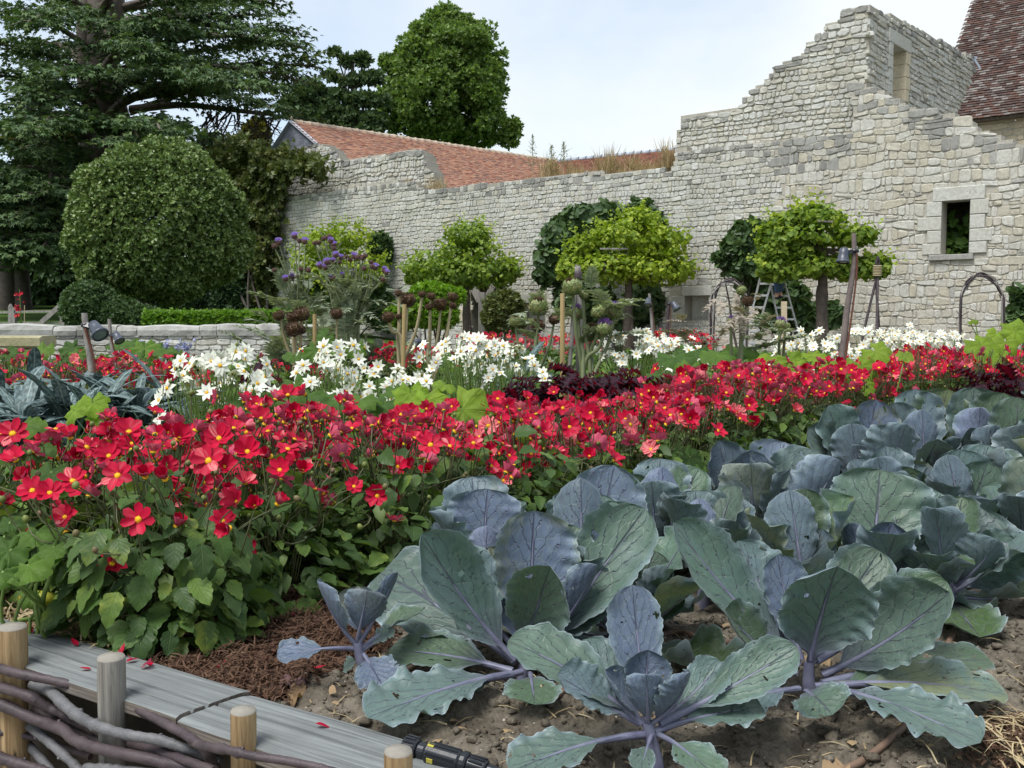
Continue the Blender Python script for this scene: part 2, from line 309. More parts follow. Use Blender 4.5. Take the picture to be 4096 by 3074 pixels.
def masonry(root, base, O, dv, nv, poly, holes, rowh, wid, seed, thick=.5, wave=.05, depth=(.015, .05), gap=.02, mats=None, weath=.35, maxparts=300, zone=None, core=True, visible=None, rnd_=1.0, region=None, core_holes=None):
    """irregular coursed stones on the plane O + s*dv + z, outside the holes; the largest in view become parts"""
    rd = random.Random(seed); dv = np.asarray(dv, float); nv = np.asarray(nv, float); O = np.asarray(O, float); poly = np.asarray(poly, float); base = np.asarray(base, float)
    mats = mats or [M_STONE, M_WEATH]; s0, z0 = poly.min(0); s1, z1 = poly.max(0); quads = []; z = z0; i = 0
    bnd = lambda k, s, zb: zb + wave * 2 * vn(s * 1.3, k * 3.7, seed) + wave * vn(s * 4.1, k * 5.1, seed + 1)
    while z < z1:
        h = rd.uniform(*rowh); s = s0 - rd.uniform(0, .3); ws = rd.uniform(.75, 1.3)
        while s < s1:
            zm = zone(s, z) if zone else 1.0; w = max(.09, rd.lognormvariate(0, .38) * wid * ws * zm)
            a, b = s, s + w; g = gap * rd.uniform(.6, 1.5) / 2; j = lambda: rd.uniform(-.3, .3) * g * 3
            q = np.array([(a + g + j(), bnd(i, a, z) + g), (b - g + j(), bnd(i, b, z) + g), (b - g + j(), bnd(i + 1, b, z + h) - g), (a + g + j(), bnd(i + 1, a, z + h) - g)])
            if rd.random() < .10 and h > .15:
                f = rd.uniform(.35, .65); lm, rm = q[0] + (q[3] - q[0]) * f, q[1] + (q[2] - q[1]) * f
                quads.append(np.array([q[0], q[1], rm - (0, g), lm - (0, g)])); quads.append(np.array([lm + (0, g), rm + (0, g), q[2], q[3]]))
            else: quads.append(q)
            s = b
        z += h; i += 1
    cen = np.array([q.mean(0) for q in quads]); ok = inpoly(cen, poly)
    for (a, b, c, d) in holes: ok &= ~((cen[:, 0] > a - .02) & (cen[:, 0] < b + .02) & (cen[:, 1] > c - .02) & (cen[:, 1] < d + .02))
    if region is not None: ok &= np.array([bool(region(a, b)) for a, b in cen])
    quads = [q for q, k in zip(quads, ok) if k]; cen = cen[ok]
    W3 = lambda V: O + np.outer(V[:, 0], dv) + np.outer(V[:, 1], nv) + np.outer(V[:, 2], (0, 0, 1.))
    cw = O + np.outer(cen[:, 0], dv) + np.outer(cen[:, 1], (0, 0, 1.)); area = np.array([abs(np.linalg.norm(q[1] - q[0]) * np.linalg.norm(q[3] - q[0])) for q in quads])
    u, v = proj(cw); score = area / (cw[:, 1] ** 2) * ((u > 0) & (u < 4096) & (v > 0) & (v < 1420))
    if visible is not None: score = score * np.array([visible(a, b) for a, b in zip(u, v)])
    order = np.argsort(-score); chosen = set(order[:maxparts].tolist()); wx = inpoly(cen + np.c_[np.zeros(len(cen)), weath * (.35 + np.array([rd.random() for _ in cen]) ** 2)], poly); rest = MB()
    for k, q in enumerate(quads):
        V, F = quad_stone(q, rd.uniform(*depth), rnd_, rd); mi = 0 if (wx[k] or rd.random() < .30) and rd.random() > .008 else 1; Wd = W3(V)
        if k in chosen and score[k] > 0:
            c = Wd.mean(0); MB().add(Wd - c, F).build('stone', mats[mi], root, False, M=TM(c - base))
        else: rest.add(Wd - base, F, mi)
    if rest.n: rest.build('small_stones', mats, root, False, kind='stuff')
    holes = holes if core_holes is None else core_holes
    if core:
        sg = np.unique(np.round(np.concatenate((np.arange(s0, s1 + .12, .12), [x for h in holes for x in h[:2]])), 4)); zg = np.unique(np.round(np.concatenate((np.arange(z0, z1 + .12, .12), [x for h in holes for x in h[2:]])), 4))
        cs = (sg[:-1] + sg[1:]) / 2; cz = (zg[:-1] + zg[1:]) / 2; A, B = np.meshgrid(cs, cz, indexing='ij'); inn = inpoly(np.c_[A.ravel(), B.ravel()], poly).reshape(A.shape)
        for (a, b, c, d) in holes: inn &= ~((A > a) & (A < b) & (B > c) & (B < d))
        nz_ = len(zg); nid = lambda i_, j_, l: (i_ * nz_ + j_) * 2 + l
        Vs = np.array([(s, dd, z) for s in sg for z in zg for dd in (0, -thick)]); F = []
        for a in range(len(cs)):
            for b in range(len(cz)):
                if not inn[a, b]: continue
                F += [(nid(a, b, 0), nid(a + 1, b, 0), nid(a + 1, b + 1, 0), nid(a, b + 1, 0)), (nid(a, b, 1), nid(a, b + 1, 1), nid(a + 1, b + 1, 1), nid(a + 1, b, 1))]
                for da, db, e in ((-1, 0, ((a, b), (a, b + 1))), (1, 0, ((a + 1, b + 1), (a + 1, b))), (0, -1, ((a + 1, b), (a, b))), (0, 1, ((a, b + 1), (a + 1, b + 1)))):
                    x, y = a + da, b + db
                    if not (0 <= x < len(cs) and 0 <= y < len(cz) and inn[x, y]):
                        (p0, p1) = e; F.append((nid(*p0, 0), nid(*p1, 0), nid(*p1, 1), nid(*p0, 1)))
        MB().add(W3(Vs) - base, F).build('mortar_core', M_MORTAR, root, False)
def block(root, base, O, dv, nv, s0, s1, z0, z1, d, name='jamb_stone', mat=None, back=.3, bev=.012):
    """a dressed block with chamfered front edges"""
    V = np.array([(s0, -back, z0), (s1, -back, z0), (s1, -back, z1), (s0, -back, z1), (s0, d - bev, z0), (s1, d - bev, z0), (s1, d - bev, z1), (s0, d - bev, z1),
                  (s0 + bev, d, z0 + bev), (s1 - bev, d, z0 + bev), (s1 - bev, d, z1 - bev), (s0 + bev, d, z1 - bev)])
    F = [(0, 3, 2, 1)] + [(k * 4 + j, k * 4 + (j + 1) % 4, k * 4 + 4 + (j + 1) % 4, k * 4 + 4 + j) for k in (0, 1) for j in range(4)] + [(8, 9, 10, 11)]
    W = O + np.outer(V[:, 0], dv) + np.outer(V[:, 1], nv) + np.outer(V[:, 2], (0, 0, 1.)); c = W.mean(0)
    return MB().add(W - c, F).build(name, mat or M_DRESS, root, False, M=TM(c - base))
WD = np.array((.767, -.6417, 0)); WN = np.array((-.6417, -.767, 0)); W0 = np.array((.34, 30., 0))
def WP(u, v, off=0.0):
    p = PLN(u, v, W0 + WN * off, WN); return ((p - W0) @ WD, p[2])
Wpoly = lambda pts, off=0.0: np.array([WP(u, v, off) for u, v in pts])
# main ruined wall
main_px = [(925, 1135), (1040, 1120), (1085, 1085), (1105, 900), (1150, 790), (1320, 766), (1440, 748), (1560, 730), (1640, 724), (1690, 760), (1850, 752), (2000, 738), (2090, 721), (2240, 703), (2505, 683), (2640, 672), (2672, 690), (2700, 664), (2704, 600),
           (3060, 572), (3413, 540), (3413, 343), (3486, 350), (3559, 390), (3657, 435), (3763, 455), (3820, 463), (3868, 480), (3933, 524), (4015, 557), (4096, 581), (4420, 690)]
mp_ = Wpoly(main_px); mainpoly = np.vstack(([(mp_[0][0], -.15)], mp_, [(mp_[-1][0], -.15)]))
def hole(u0, u1, v0, v1): a = WP(u0, v1); b = WP(u1, v0); return (a[0], b[0], a[1], b[1])
H_WIN = hole(3763, 3883, 799, 1020); H_NICHE = hole(2739, 2835, 1183, 1283); H_DOOR = hole(1886, 2010, 1125, 1345); H_DOOR = (H_DOOR[0], H_DOOR[1], -.2, H_DOOR[3]); H_N2 = hole(2085, 2180, 1212, 1330)
winbox = lambda H, l, r, t, b: (H[0] - l, H[1] + r, H[2] - b, H[3] + t)
wallr = thing('ruined_wall', 'long pale limestone rubble wall with a square dark window at its right end', 'stone wall', W0 + WD * 6)
wb = W0 + WD * 6
zone = lambda s, z: 1.5 if s > 8.3 and z > 1.6 else (1.15 if s < -3 else .92)
masonry(wallr, wb, W0, WD, WN, mainpoly, [winbox(H_WIN, .30, .30, .27, .10), winbox(H_NICHE, .38, .02, .24, .02), H_DOOR, winbox(H_N2, .1, .05, .3, .02)], (.105, .175), .19, 5, .36, .045, (.008, .034), .015, [M_STONE, M_WEATH], .38, 170, zone, core_holes=[H_WIN, H_NICHE, H_DOOR, H_N2], region=lambda s, z: s < 8.2 + .8 * vn(z * 2, 3.3, 5), rnd_=.8,
        visible=lambda u, v: 1 if not (3000 < u < 3480 and 860 < v < 1130) and not (2200 < u < 2760 and 850 < v < 1130) else .1)
masonry(wallr, wb, W0, WD, WN, mainpoly, [winbox(H_WIN, .30, .30, .27, .10)], (.12, .21), .20, 6, .75, .09, (.006, .032), .015, [M_STONE_BIG, M_WEATH], .75, 130, None, core=False, region=lambda s, z: s >= 8.2 + .8 * vn(z * 2, 3.3, 5), rnd_=.72)
# window dressing
a, b, c, d = H_WIN; hgt = d - c
block(wallr, wb, W0, WD, WN, a - .20, b + .30, d, d + .30, .048, 'lintel', M_DRESS, .35)
zs = [0, .22, .46, .72, 1.0]
for k in range(4):
    for sd in (0, 1):
        w = (.40, .30, .52, .33)[k] if sd == 0 else (.36, .46, .31, .38)[k]; z0, z1 = c + hgt * zs[k] + .006, c + hgt * zs[k + 1] - .006
        block(wallr, wb, W0, WD, WN, a - w if sd == 0 else b, a if sd == 0 else b + w, z0, z1, .045, 'jamb_stone', M_DRESS, .24)
block(wallr, wb, W0, WD, WN, a - .24, b + .1, c - .13, c - .004, .09, 'sill', M_WEATH, .5)
a, b, c, d = H_NICHE
block(wallr, wb, W0, WD, WN, a - .07, b + .10, d, d + .26, .05, 'lintel', M_DRESS, .4)
for k in range(2): block(wallr, wb, W0, WD, WN, a - .40, a, c + (d - c) * k / 2 + .005, c + (d - c) * (k + 1) / 2 - .005, .045, 'jamb_stone', M_DRESS, .6)
mb = MB(); o = W0 - WN * .42; box(mb, o + WD * (a + b) / 2 + np.array((0, 0, (c + d) / 2)) - wb, (b - a + .5, .06, d - c + .4), np.stack((WD, WN, (0, 0, 1)), 1)); mb.build('niche_back', M_STONE, wallr, False)
a, b, c, d = H_N2
block(wallr, wb, W0, WD, WN, a - .1, b + .05, d, d + .28, .05, 'lintel', M_DRESS, .4)
mb = MB(); box(mb, o + WD * (a + b) / 2 + np.array((0, 0, (c + d) / 2)) - wb, (b - a + .5, .06, d - c + .4), np.stack((WD, WN, (0, 0, 1)), 1)); mb.build('niche_back', M_STONE, wallr, False)
# dark room behind the window and the door (closed box: inner walls, floor, ceiling)
for H, dp in ((H_WIN, 2.2), (H_DOOR, 2.5)):
    a, b, c, d = H; mb = MB(); T3 = np.stack((WD, WN, (0, 0, 1)), 1); cc = W0 + WD * (a + b) / 2 - WN * (.37 + dp / 2) + np.array((0, 0, (c + d) / 2)) - wb; w, h = b - a + 1.2, d - c + .8
    for off, sz in (((-w / 2, 0, 0), (.1, dp, h)), ((w / 2, 0, 0), (.1, dp, h)), ((0, 0, -h / 2), (w, dp, .1)), ((0, 0, h / 2), (w, dp, .1)), ((0, -dp / 2, 0), (w, .1, h))): box(mb, cc + T3 @ np.array(off), sz, T3)
    mb.build('inner_room', M_MORTAR, wallr, False)
# lighter door jamb blocks left of the timber doorway
a, b, c, d = H_DOOR
for k in range(5): block(wallr, wb, W0, WD, WN, a - (.5, .36)[k % 2], a - .002, k * d / 5 + .006, (k + 1) * d / 5 - .006, .05, 'jamb_stone', M_BEIGE, .6)
# timber doorway
td = thing('timber_doorway', 'grey oak doorway post with two slanting braces under the leafy vine', 'door frame', W0 + WD * ((a + b) / 2) + WN * .12)
tb = W0 + WD * ((a + b) / 2) + WN * .12
Q = lambda u, v, off=.14: PLN(u, v, W0 + WN * off, WN)
bar(MB(), Q(1934, 1350) - tb, Q(1934, 1170) - tb, .26, .2, WN).build('post', M_GREYW, td, False)
bar(MB(), Q(1945, 1205, .12) - tb, Q(1990, 1122, .12) - tb, .2, .16, WN).build('brace', M_GREYW, td, False)
bar(MB(), Q(1922, 1205, .12) - tb, Q(1884, 1130, .12) - tb, .2, .16, WN).build('brace', M_GREYW, td, False)
bar(MB(), Q(1870, 1122, .1) - tb, Q(2015, 1116, .1) - tb, .16, .2, WN).build('beam', M_GREYW, td, False)
# stepped ruined gable with its return wall
CORN = WP(3470, 500, -.28); CO = W0 - WN * .28 + WD * CORN[0]
up_px = [(2706, 620), (2714, 528), (2718, 471), (2799, 451), (2852, 451), (2950, 439), (2974, 398), (3039, 345), (3104, 280), (3137, 248), (3193, 232), (3234, 175), (3287, 134), (3307, 106), (3360, 77), (3385, 37), (3462, 22), (3470, 30), (3470, 620)]
gab = thing('ruined_gable', 'broken stepped limestone gable with a tall narrow window rising above the wall', 'ruin', CO)
masonry(gab, CO, W0 - WN * .28, WD, WN, Wpoly(up_px, -.28), [], (.10, .165), .20, 8, .5, .04, (.015, .045), .02, [M_STONE, M_WEATH], .30, 170)
RD = np.array((.6417, .767, 0)); RN = WD.copy()
def RP(u, v): p = PLN(u, v, CO, RN); return ((p - CO) @ RD, p[2])
ret_px = [(3470, 600), (3470, 30), (3551, 57), (3657, 114), (3754, 163), (3828, 199), (3893, 232), (3900, 280), (3832, 451), (3800, 620)]
a0 = RP(3563, 382); b0 = RP(3620, 207); HR = (a0[0], b0[0], a0[1], b0[1])
masonry(gab, CO, CO, RD, RN, [(max(.03, a_), b_) for a_, b_ in (RP(*q) for q in ret_px)], [(HR[0] - .22, HR[1] + .26, HR[2] - .05, HR[3] + .28)], (.11, .17), .28, 9, .55, .04, (.015, .05), .02, [M_STONE, M_WEATH], .3, 130)
block(gab, CO, CO, RD, RN, HR[0] - .30, HR[1] + .34, HR[3], HR[3] + .33, .05, 'lintel', M_DRESS, .5)
for k in range(4):
    z0, z1 = HR[2] + (HR[3] - HR[2]) * k / 4 + .005, HR[2] + (HR[3] - HR[2]) * (k + 1) / 4 - .005
    block(gab, CO, CO, RD, RN, HR[0] - (.3, .26)[k % 2], HR[0], z0, z1, .045, 'jamb_stone', M_DRESS, .6); block(gab, CO, CO, RD, RN, HR[1], HR[1] + (.26, .34)[k % 2], z0, z1, .045, 'jamb_stone', M_BEIGE, .6)
# inner ruin above the left part of the wall
in_px = [(1085, 850), (1085, 606), (1180, 592), (1275, 577), (1316, 595), (1348, 632), (1385, 642), (1454, 632), (1490, 624), (1568, 622), (1596, 609), (1661, 599), (1686, 611), (1698, 644), (1722, 693), (1739, 750), (1750, 800)]
ib = W0 - WN * .8 + WD * WP(1500, 700, -.8)[0]
inn = thing('broken_inner_wall', 'short broken rubble wall with a rounded top in front of the orange roof', 'stone wall', ib)
masonry(inn, ib, W0 - WN * .8, WD, WN, Wpoly(in_px, -.8), [], (.12, .22), .22, 12, .6, .07, (.02, .06), .024, [M_STONE, M_WEATH], .25, 250)
# ------------------------------------------------------------------ roofs
def roof(root, base, O, av, bv, poly, tw, ex, seed, mat, maxparts=300, visible=None, name='roof_tile', th=.014, ln=1.9):
    rd = random.Random(seed); O = np.asarray(O, float); av = np.asarray(av, float); bv = np.asarray(bv, float); nv = np.cross(av, bv); nv = nv if nv[2] > 0 else -nv
    poly = np.asarray(poly, float); s0, t0 = poly.min(0); s1, t1 = poly.max(0); cs = []; j = 0; t = t0
    while t < t1:
        s = s0 + (j % 2) * tw / 2
        while s < s1: cs.append((s, t)); s += tw
        t += ex; j += 1
    cs = np.array(cs); cs = cs[inpoly(cs, poly)]; n = len(cs)
    tilt = math.atan2(th * 1.6, ex); by = bv * math.cos(tilt) + nv * -math.sin(tilt) * 1.0; bn = np.cross(av, by); bn = bn if bn[2] > 0 else -bn
    M0 = np.stack((av, by, bn), 1); v0 = BOXV * np.array((tw * .965, ex * ln, th))
    jit = np.array([[rd.gauss(0, .02), rd.gauss(0, .012), rd.gauss(0, 1)] for _ in range(n)])
    C = O + np.outer(cs[:, 0], av) + np.outer(cs[:, 1] + jit[:, 1] * ex * 3, bv) + np.outer(th * 1.2 + np.abs(jit[:, 2]) * th * .35, nv)
    u, v = proj(C); sc = (1 / C[:, 1] ** 2) * ((u > 0) & (u < 4096) & (v > 0))
    if visible is not None: sc = sc * np.array([visible(a, b) for a, b in zip(u, v)])
    order = np.argsort(-sc); ch = order[:maxparts]; me = None; rest = MB(); isch = np.zeros(n, bool); isch[ch] = True
    me = MB().add(v0, BOXF).mesh(name, mat, False)
    def Mj(k):
        a = jit[k, 0]; ca, sa = math.cos(a), math.sin(a); return M0 @ np.array(((ca, -sa, 0), (sa, ca, 0), (0, 0, 1)))
    for k in ch: ob(name, me, root, TM(C[k] - base, Mj(k)))
    if (~isch).any():
        kk = np.where(~isch)[0]; scat(rest, v0, BOXF, np.array([Mj(k) for k in kk]), C[kk] - base, 1.0); rest.build('far_' + name + 's', mat, root, False, kind='stuff')
BD = nrm((.739, .673, 0)); GD = nrm((.673, -.739, 0)); AP = P(1170, 487, 42.0)
barn = thing('long_barn', 'long barn with an orange clay tile roof and grey slate gable', 'barn', (AP[0], AP[1], 0)); bb = np.array((AP[0], AP[1], 0))
tp = math.tan(math.radians(30.5)); bdn = nrm(GD - np.array((0, 0, tp)))
rl = 15.6
roof(barn, bb, AP, BD, -bdn, [(-.05, -.05), (rl, -.05), (rl, -6.2), (-.05, -6.2)], .20, .135, 21, M_TILE, 300, lambda u, v: 1.0 if v < 720 else 0)
und = MB(); A_ = AP - bb - np.array((0, 0, .03)); B_ = A_ + BD * rl
left = nrm(-GD - np.array((0, 0, tp)))
und.add([A_, B_, B_ + bdn * 6.2, A_ + bdn * 6.2], [(0, 1, 2, 3)]); und.add([A_, B_, B_ + left * 6.2, A_ + left * 6.2], [(3, 2, 1, 0)]); und.build('roof_deck', M_TILE_B, barn, False)
rm = MB().mesh  # ridge tiles, one by one
k = 0; x = 0.0; pr = [(.13 * math.cos(a), .11 * math.sin(a)) for a in np.linspace(-.3, PI + .3, 8)]
Vr = np.array([(px * f, y, pz * f) for y, f in ((-.21, 1.0), (.17, 1.0), (.171, 1.22), (.215, 1.22)) for px, pz in pr]); Fr = [(i * 8 + j, i * 8 + j + 1, (i + 1) * 8 + j + 1, (i + 1) * 8 + j) for i in range(3) for j in range(7)] + [tuple(range(24, 32))[::-1], tuple(range(0, 8))]
ridge_me = MB().add(Vr, Fr).mesh('ridge_tile', M_RIDGE, True); ridge_me2 = MB().add(Vr, Fr).mesh('ridge_tile', M_LEAD, True)
MR = np.stack((GD, BD, (0, 0, 1)), 1)
for k in range(int(rl / .40)): ob('ridge_tile', ridge_me, barn, TM(A_ + BD * (.2 + k * .40) + np.array((0, 0, .02 + R.uniform(-.008, .008))), MR))
# slate gable
ghw = 2.35; nr = 9; slm = {}
gp = AP - BD * .03
for r in range(nr):
    zt = -.10 - r * .125; hw = min(-zt / tp, ghw); nS = max(2, int(2 * hw / .34)); wS = 2 * hw / nS
    for i in range(nS):
        s = -hw + (i + .5) * wS + (wS * .25 if r % 2 else -.0)
        if abs(s) > hw - wS * .2: s = math.copysign(hw - wS * .28, s)
        mb = MB(); box(mb, (0, 0, 0), (wS * .97, .012, .15), np.stack((GD, BD, (0, 0, 1)), 1)); mb.build('slate', M_SLATE, barn, False, M=TM(gp + GD * s - BD * (.012 + .004 * (r % 2) + .002 * (i % 3)) + np.array((0, 0, zt)) - bb))
mb = MB(); mb.add(np.array([gp, gp + GD * 6 - (0, 0, 6 * tp), gp + GD * 6 - (0, 0, 9), gp - GD * 6 - (0, 0, 9), gp - GD * 6 - (0, 0, 6 * tp)]) - bb, [(0, 1, 2, 3, 4)]); mb.build('gable_wall', M_STONE, barn, False)
for sg in (1, -1):
    d_ = nrm(GD * sg - np.array((0, 0, tp))); bar(MB(), gp - BD * .06 - bb, gp - BD * .06 - bb + d_ * 3.2, .05, .14, d_).build('verge_board', M_LEAD, barn, False)
lp = AP - BD * .05 + np.array((0, 0, .05)); lathe(MB(), [(.04, -.05), (.05, .1), (.02, .17)], 8, loc=lp - bb).build('finial', M_RIDGE, barn)
# second roof, end-on to the barn
A2 = P(2200, 650, 53.0); E2 = P(2720, 594, 49.0); E2[2] = A2[2]; d2 = nrm(E2 - A2); n2 = nrm(np.cross(d2, (0, 0, 1))); n2 = n2 if n2[1] < 0 else -n2; dn2 = nrm(n2 - np.array((0, 0, .62)))
rb = thing('cross_barn', 'second barn with a low dull red tile roof behind dry grass', 'barn', (E2[0], E2[1], 0)); b2 = np.array((E2[0], E2[1], 0)); L2 = np.linalg.norm(E2 - A2) + 1.5
roof(rb, b2, A2, d2, -dn2, [(-.3, -.05), (L2, -.05), (L2, -4.5), (-.3, -4.5)], .20, .15, 22, M_TILE_B, 220, lambda u, v: 1.0 if v < 690 and u < 2705 else 0)
mb = MB(); a_ = A2 - b2 - np.array((0, 0, .04)); mb.add([a_, a_ + d2 * L2, a_ + d2 * L2 + dn2 * 4.5, a_ + dn2 * 4.5], [(0, 1, 2, 3)]); q_ = nrm(-n2 - np.array((0, 0, .62))); mb.add([a_, a_ + d2 * L2, a_ + d2 * L2 + q_ * 4.5, a_ + q_ * 4.5], [(3, 2, 1, 0)])
mb.build('roof_deck', M_TILE_D, rb, False)
M2 = np.stack((n2, d2, (0, 0, 1)), 1)
for k in range(int(L2 / .45)): ob('ridge_tile', ridge_me2, rb, TM(A2 - b2 + d2 * (.2 + k * .45), M2))
mb = MB(); q0 = A2 - b2 + dn2 * 4.3; mb.add([q0, q0 + d2 * L2, q0 + d2 * L2 - (0, 0, 7), q0 - (0, 0, 7)], [(0, 1, 2, 3)]); mb.build('wall', M_STONE, rb, False)
# steep roofed house at the right
pit = math.radians(49); HE = np.array((14.0, 33.0, 7.42)); ub = nrm(RD * math.cos(pit) + np.array((0, 0, math.sin(pit))))
hs = thing('tall_house', 'tall house with a steep dark brown tile roof at the right edge', 'house', (HE[0], HE[1], 0)); hb = np.array((HE[0], HE[1], 0))
roof(hs, hb, HE, WD, ub, [(-.1, 0), (7.5, 0), (7.5, 9.2), (-.1, 9.2)], .19, .125, 23, M_TILE_D, 300, lambda u, v: 1.0 if u > 3880 else 0, th=.02)
mb = MB(); a_ = HE - hb - np.array((0, 0, .05)); mb.add([a_, a_ + WD * 7.5, a_ + WD * 7.5 + ub * 9.2, a_ + ub * 9.2], [(0, 1, 2, 3)]); u2 = nrm(-RD * math.cos(pit) + np.array((0, 0, math.sin(pit)))); tp_ = a_ + ub * 9.2; mb.add([tp_, tp_ + WD * 7.5, tp_ + WD * 7.5 - u2 * 9.2, tp_ - u2 * 9.2], [(0, 1, 2, 3)])
mb.build('roof_deck', M_TILE_D, hs, False)
HO = HE + RD * .35 - np.array((0, 0, HE[2])); hw_ = [(0, -.2), (7.5, -.2), (7.5, 7.3), (0, 7.3)]
masonry(hs, hb, HO, WD, WN, hw_, [], (.16, .24), .40, 14, .4, .02, (.012, .03), .016, [M_BEIGE, M_BEIGE], 0, 60)
mb = MB(); box(mb, HE - hb + WD * 3.7 + RD * .12 - np.array((0, 0, .09)), (7.6, .25, .09), np.stack((WD, RD, (0, 0, 1)), 1)); mb.build('eave_board', M_PLANK_E, hs, False)
q0 = HE - hb + RD * .4 - np.array((0, 0, HE[2])); mb = MB(); mb.add([q0, q0 + RD * 11.3, q0 + RD * 11.3 + (0, 0, 7.4), q0 + RD * 5.7 + (0, 0, 13.6), q0 + (0, 0, 7.4)], [(0, 1, 2, 3, 4)]); mb.build('gable_wall', M_BEIGE, hs, False)
fl = P(3905, 252, 30.0); fo = thing('roof_flashing', 'small bent grey lead flashing at the end of the gable top', 'flashing', fl)
bar(MB(), (-.10, 0, .16), (.12, 0, -.16), .06, .02, (0, -1, 0)).build('sheet', M_LEAD, fo, False); bar(MB(), (-.12, 0, .16), (.02, .0, .15), .06, .02, (0, -1, 0)).build('upper_lip', M_LEAD, fo, False)
# ------------------------------------------------------------------ low garden wall, bench, gate
LY = 17.0; lo = np.array((0, LY, 0.)); lx = np.array((1., 0, 0)); ln = np.array((0, -1., 0)); topz = P(0, 1298, LY)[2]; xe = P(1230, 1298, LY)[0]
lw = thing('low_garden_wall', 'low whitish garden wall with grey lichened coping at the left', 'garden wall', (-6, LY, 0)); lb = np.array((-6, LY, 0.))
masonry(lw, lb, lo, lx, ln, [(-11.5, -.1), (xe, -.1), (xe, topz - .2), (-11.5, topz - .2)], [], (.06, .115), .21, 31, .42, .025, (.012, .035), .012, [M_STONE, M_WEATH], .1, 300)
x = -11.5
while x < xe:
    w = R.uniform(.28, .75) if R.random() < .8 else R.uniform(.8, 1.4); w = min(w, xe - x + .1); h = R.uniform(.17, .21); mb = MB(); nx_ = 5; V = []
    for i in range(nx_):
        xx = x + .006 + (w - .012) * i / (nx_ - 1); jz = R.uniform(-.012, .012); e = .018 if i in (0, nx_ - 1) else 0
        V += [(xx, .05 - e, 0.004), (xx, .062 - e + R.uniform(-.01, .01), h * .5), (xx, .035 - e, h - .02 - e + jz), (xx, -.02, h - e + jz), (xx, -.42, h - e + jz), (xx, -.46, h * .5), (xx, -.45, 0)]
    V = np.array(V); F = [(i * 7 + j, (i + 1) * 7 + j, (i + 1) * 7 + (j + 1) % 7, i * 7 + (j + 1) % 7) for i in range(nx_ - 1) for j in range(7)] + [tuple(range(7)), tuple(range((nx_ - 1) * 7, nx_ * 7))[::-1]]
    Wd = lo + np.outer(V[:, 0], lx) + np.outer(V[:, 1], ln) + np.outer(V[:, 2] + topz - .2, (0, 0, 1)); c = Wd.mean(0); MB().add(Wd - c, F).build('coping_stone', M_COPE, lw, False, M=TM(c - lb)); x += w
bp = P(60, 1366, 16.2); be = P(195, 1366, 16.2)
bn = thing('stone_bench', 'mossy tan stone bench slab against the low garden wall', 'bench', (be[0] - 1.2, 16.2, 0)); hz = P(60, 1392, 16.0)[2]; tz = P(60, 1344, 16.2)[2]
mb = MB(); block(bn, np.array((be[0] - 1.2, 16.2, 0)), np.array((be[0] - 2.4, 16.2, 0)), lx, ln, 0, 2.4, hz, tz, .25, 'seat', M_BENCH, .25, .03)
for q in (.3, 2.1): block(bn, np.array((be[0] - 1.2, 16.2, 0)), np.array((be[0] - 2.4, 16.2, 0)), lx, ln, q - .15, q + .15, -.1, hz - .003, .18, 'leg', M_BENCH, .2, .03)
GY = 23.0
gf = P(120, 1290, GY); gt = thing('field_gate', 'grey wooden field gate with a diagonal brace beyond the wall', 'gate', (gf[0], GY, .4)); gb = np.array((gf[0], GY, .4))
q = lambda u, v, y=GY: P(u, v, y) - gb
bar(MB(), q(60, 1248), q(252, 1246), .1, .05, (0, 0, 1)).build('top_rail', M_GREYW, gt, False); bar(MB(), q(165, 1291, GY - .06), q(250, 1216, GY - .06), .11, .04, (0, -1, 0)).build('brace', M_GREYW, gt, False)
bar(MB(), q(60, 1292, GY + .05), q(252, 1292, GY + .05), .1, .05, (0, 0, 1)).build('bottom_rail', M_GREYW, gt, False); bar(MB(), q(252, 1320), q(252, 1210), .1, .1, (0, -1, 0)).build('hinge_stile', M_GREYW, gt, False); bar(MB(), q(57, 1320), q(57, 1230), .085, .1, (0, -1, 0)).build('latch_stile', M_GREYW, gt, False)
fp = thing('paddock_fence', 'grey wooden post and rail fence left of the gate', 'fence', P(20, 1300, GY)); fb = P(20, 1300, GY); q = lambda u, v, y=GY: P(u, v, y) - fb
bar(MB(), q(42, 1330), q(42, 1228), .075, .09, (0, -1, 0)).build('post', M_GREYW, fp, False); lathe(MB(), [(.055, 0), (.03, .05), (.002, .07)], 4, loc=q(42, 1228)).build('post_cap', M_GREYW, fp, False)
bar(MB(), q(-120, 1252), q(36, 1250), .1, .05, (0, 0, 1)).build('rail', M_GREYW, fp, False); bar(MB(), q(-120, 1296), q(36, 1294), .1, .05, (0, 0, 1)).build('rail', M_GREYW, fp, False)
# ------------------------------------------------------------------ leaves and crowns
LEAF_V = [(0, 0, 0), (.34, .40, .09), (-.34, .40, .09), (0, 1, -.06), (0, .48, 0)]; LEAF_F = [(0, 1, 4), (1, 3, 4), (3, 2, 4), (2, 0, 4)]
DIA_V = [(0, 0, 0), (.3, .5, .05), (0, 1, 0), (-.3, .5, .05)]; DIA_F = [(0, 1, 2, 3)]
def rot3(ax, a): return np.array(Matrix.Rotation(a, 3, ax))
def sprig(n, seed, tilt=.6, leaf=(DIA_V, DIA_F), sc=1.0):
    rd = random.Random(seed); V = []; F = []; lv = np.array(leaf[0]); k = 0
    for i in range(n):
        M = rot3('Z', i * 2.4 + rd.uniform(-.4, .4)) @ rot3('X', tilt + rd.uniform(-.35, .35)); V.append((lv * sc * rd.uniform(.75, 1.15)) @ M.T + (0, 0, i * .08)); F += [tuple(a + k for a in f) for f in leaf[1]]; k += len(lv)
    return np.concatenate(V), F
SPRIG = sprig(4, 1); SPRIG5 = sprig(5, 2, .8); 
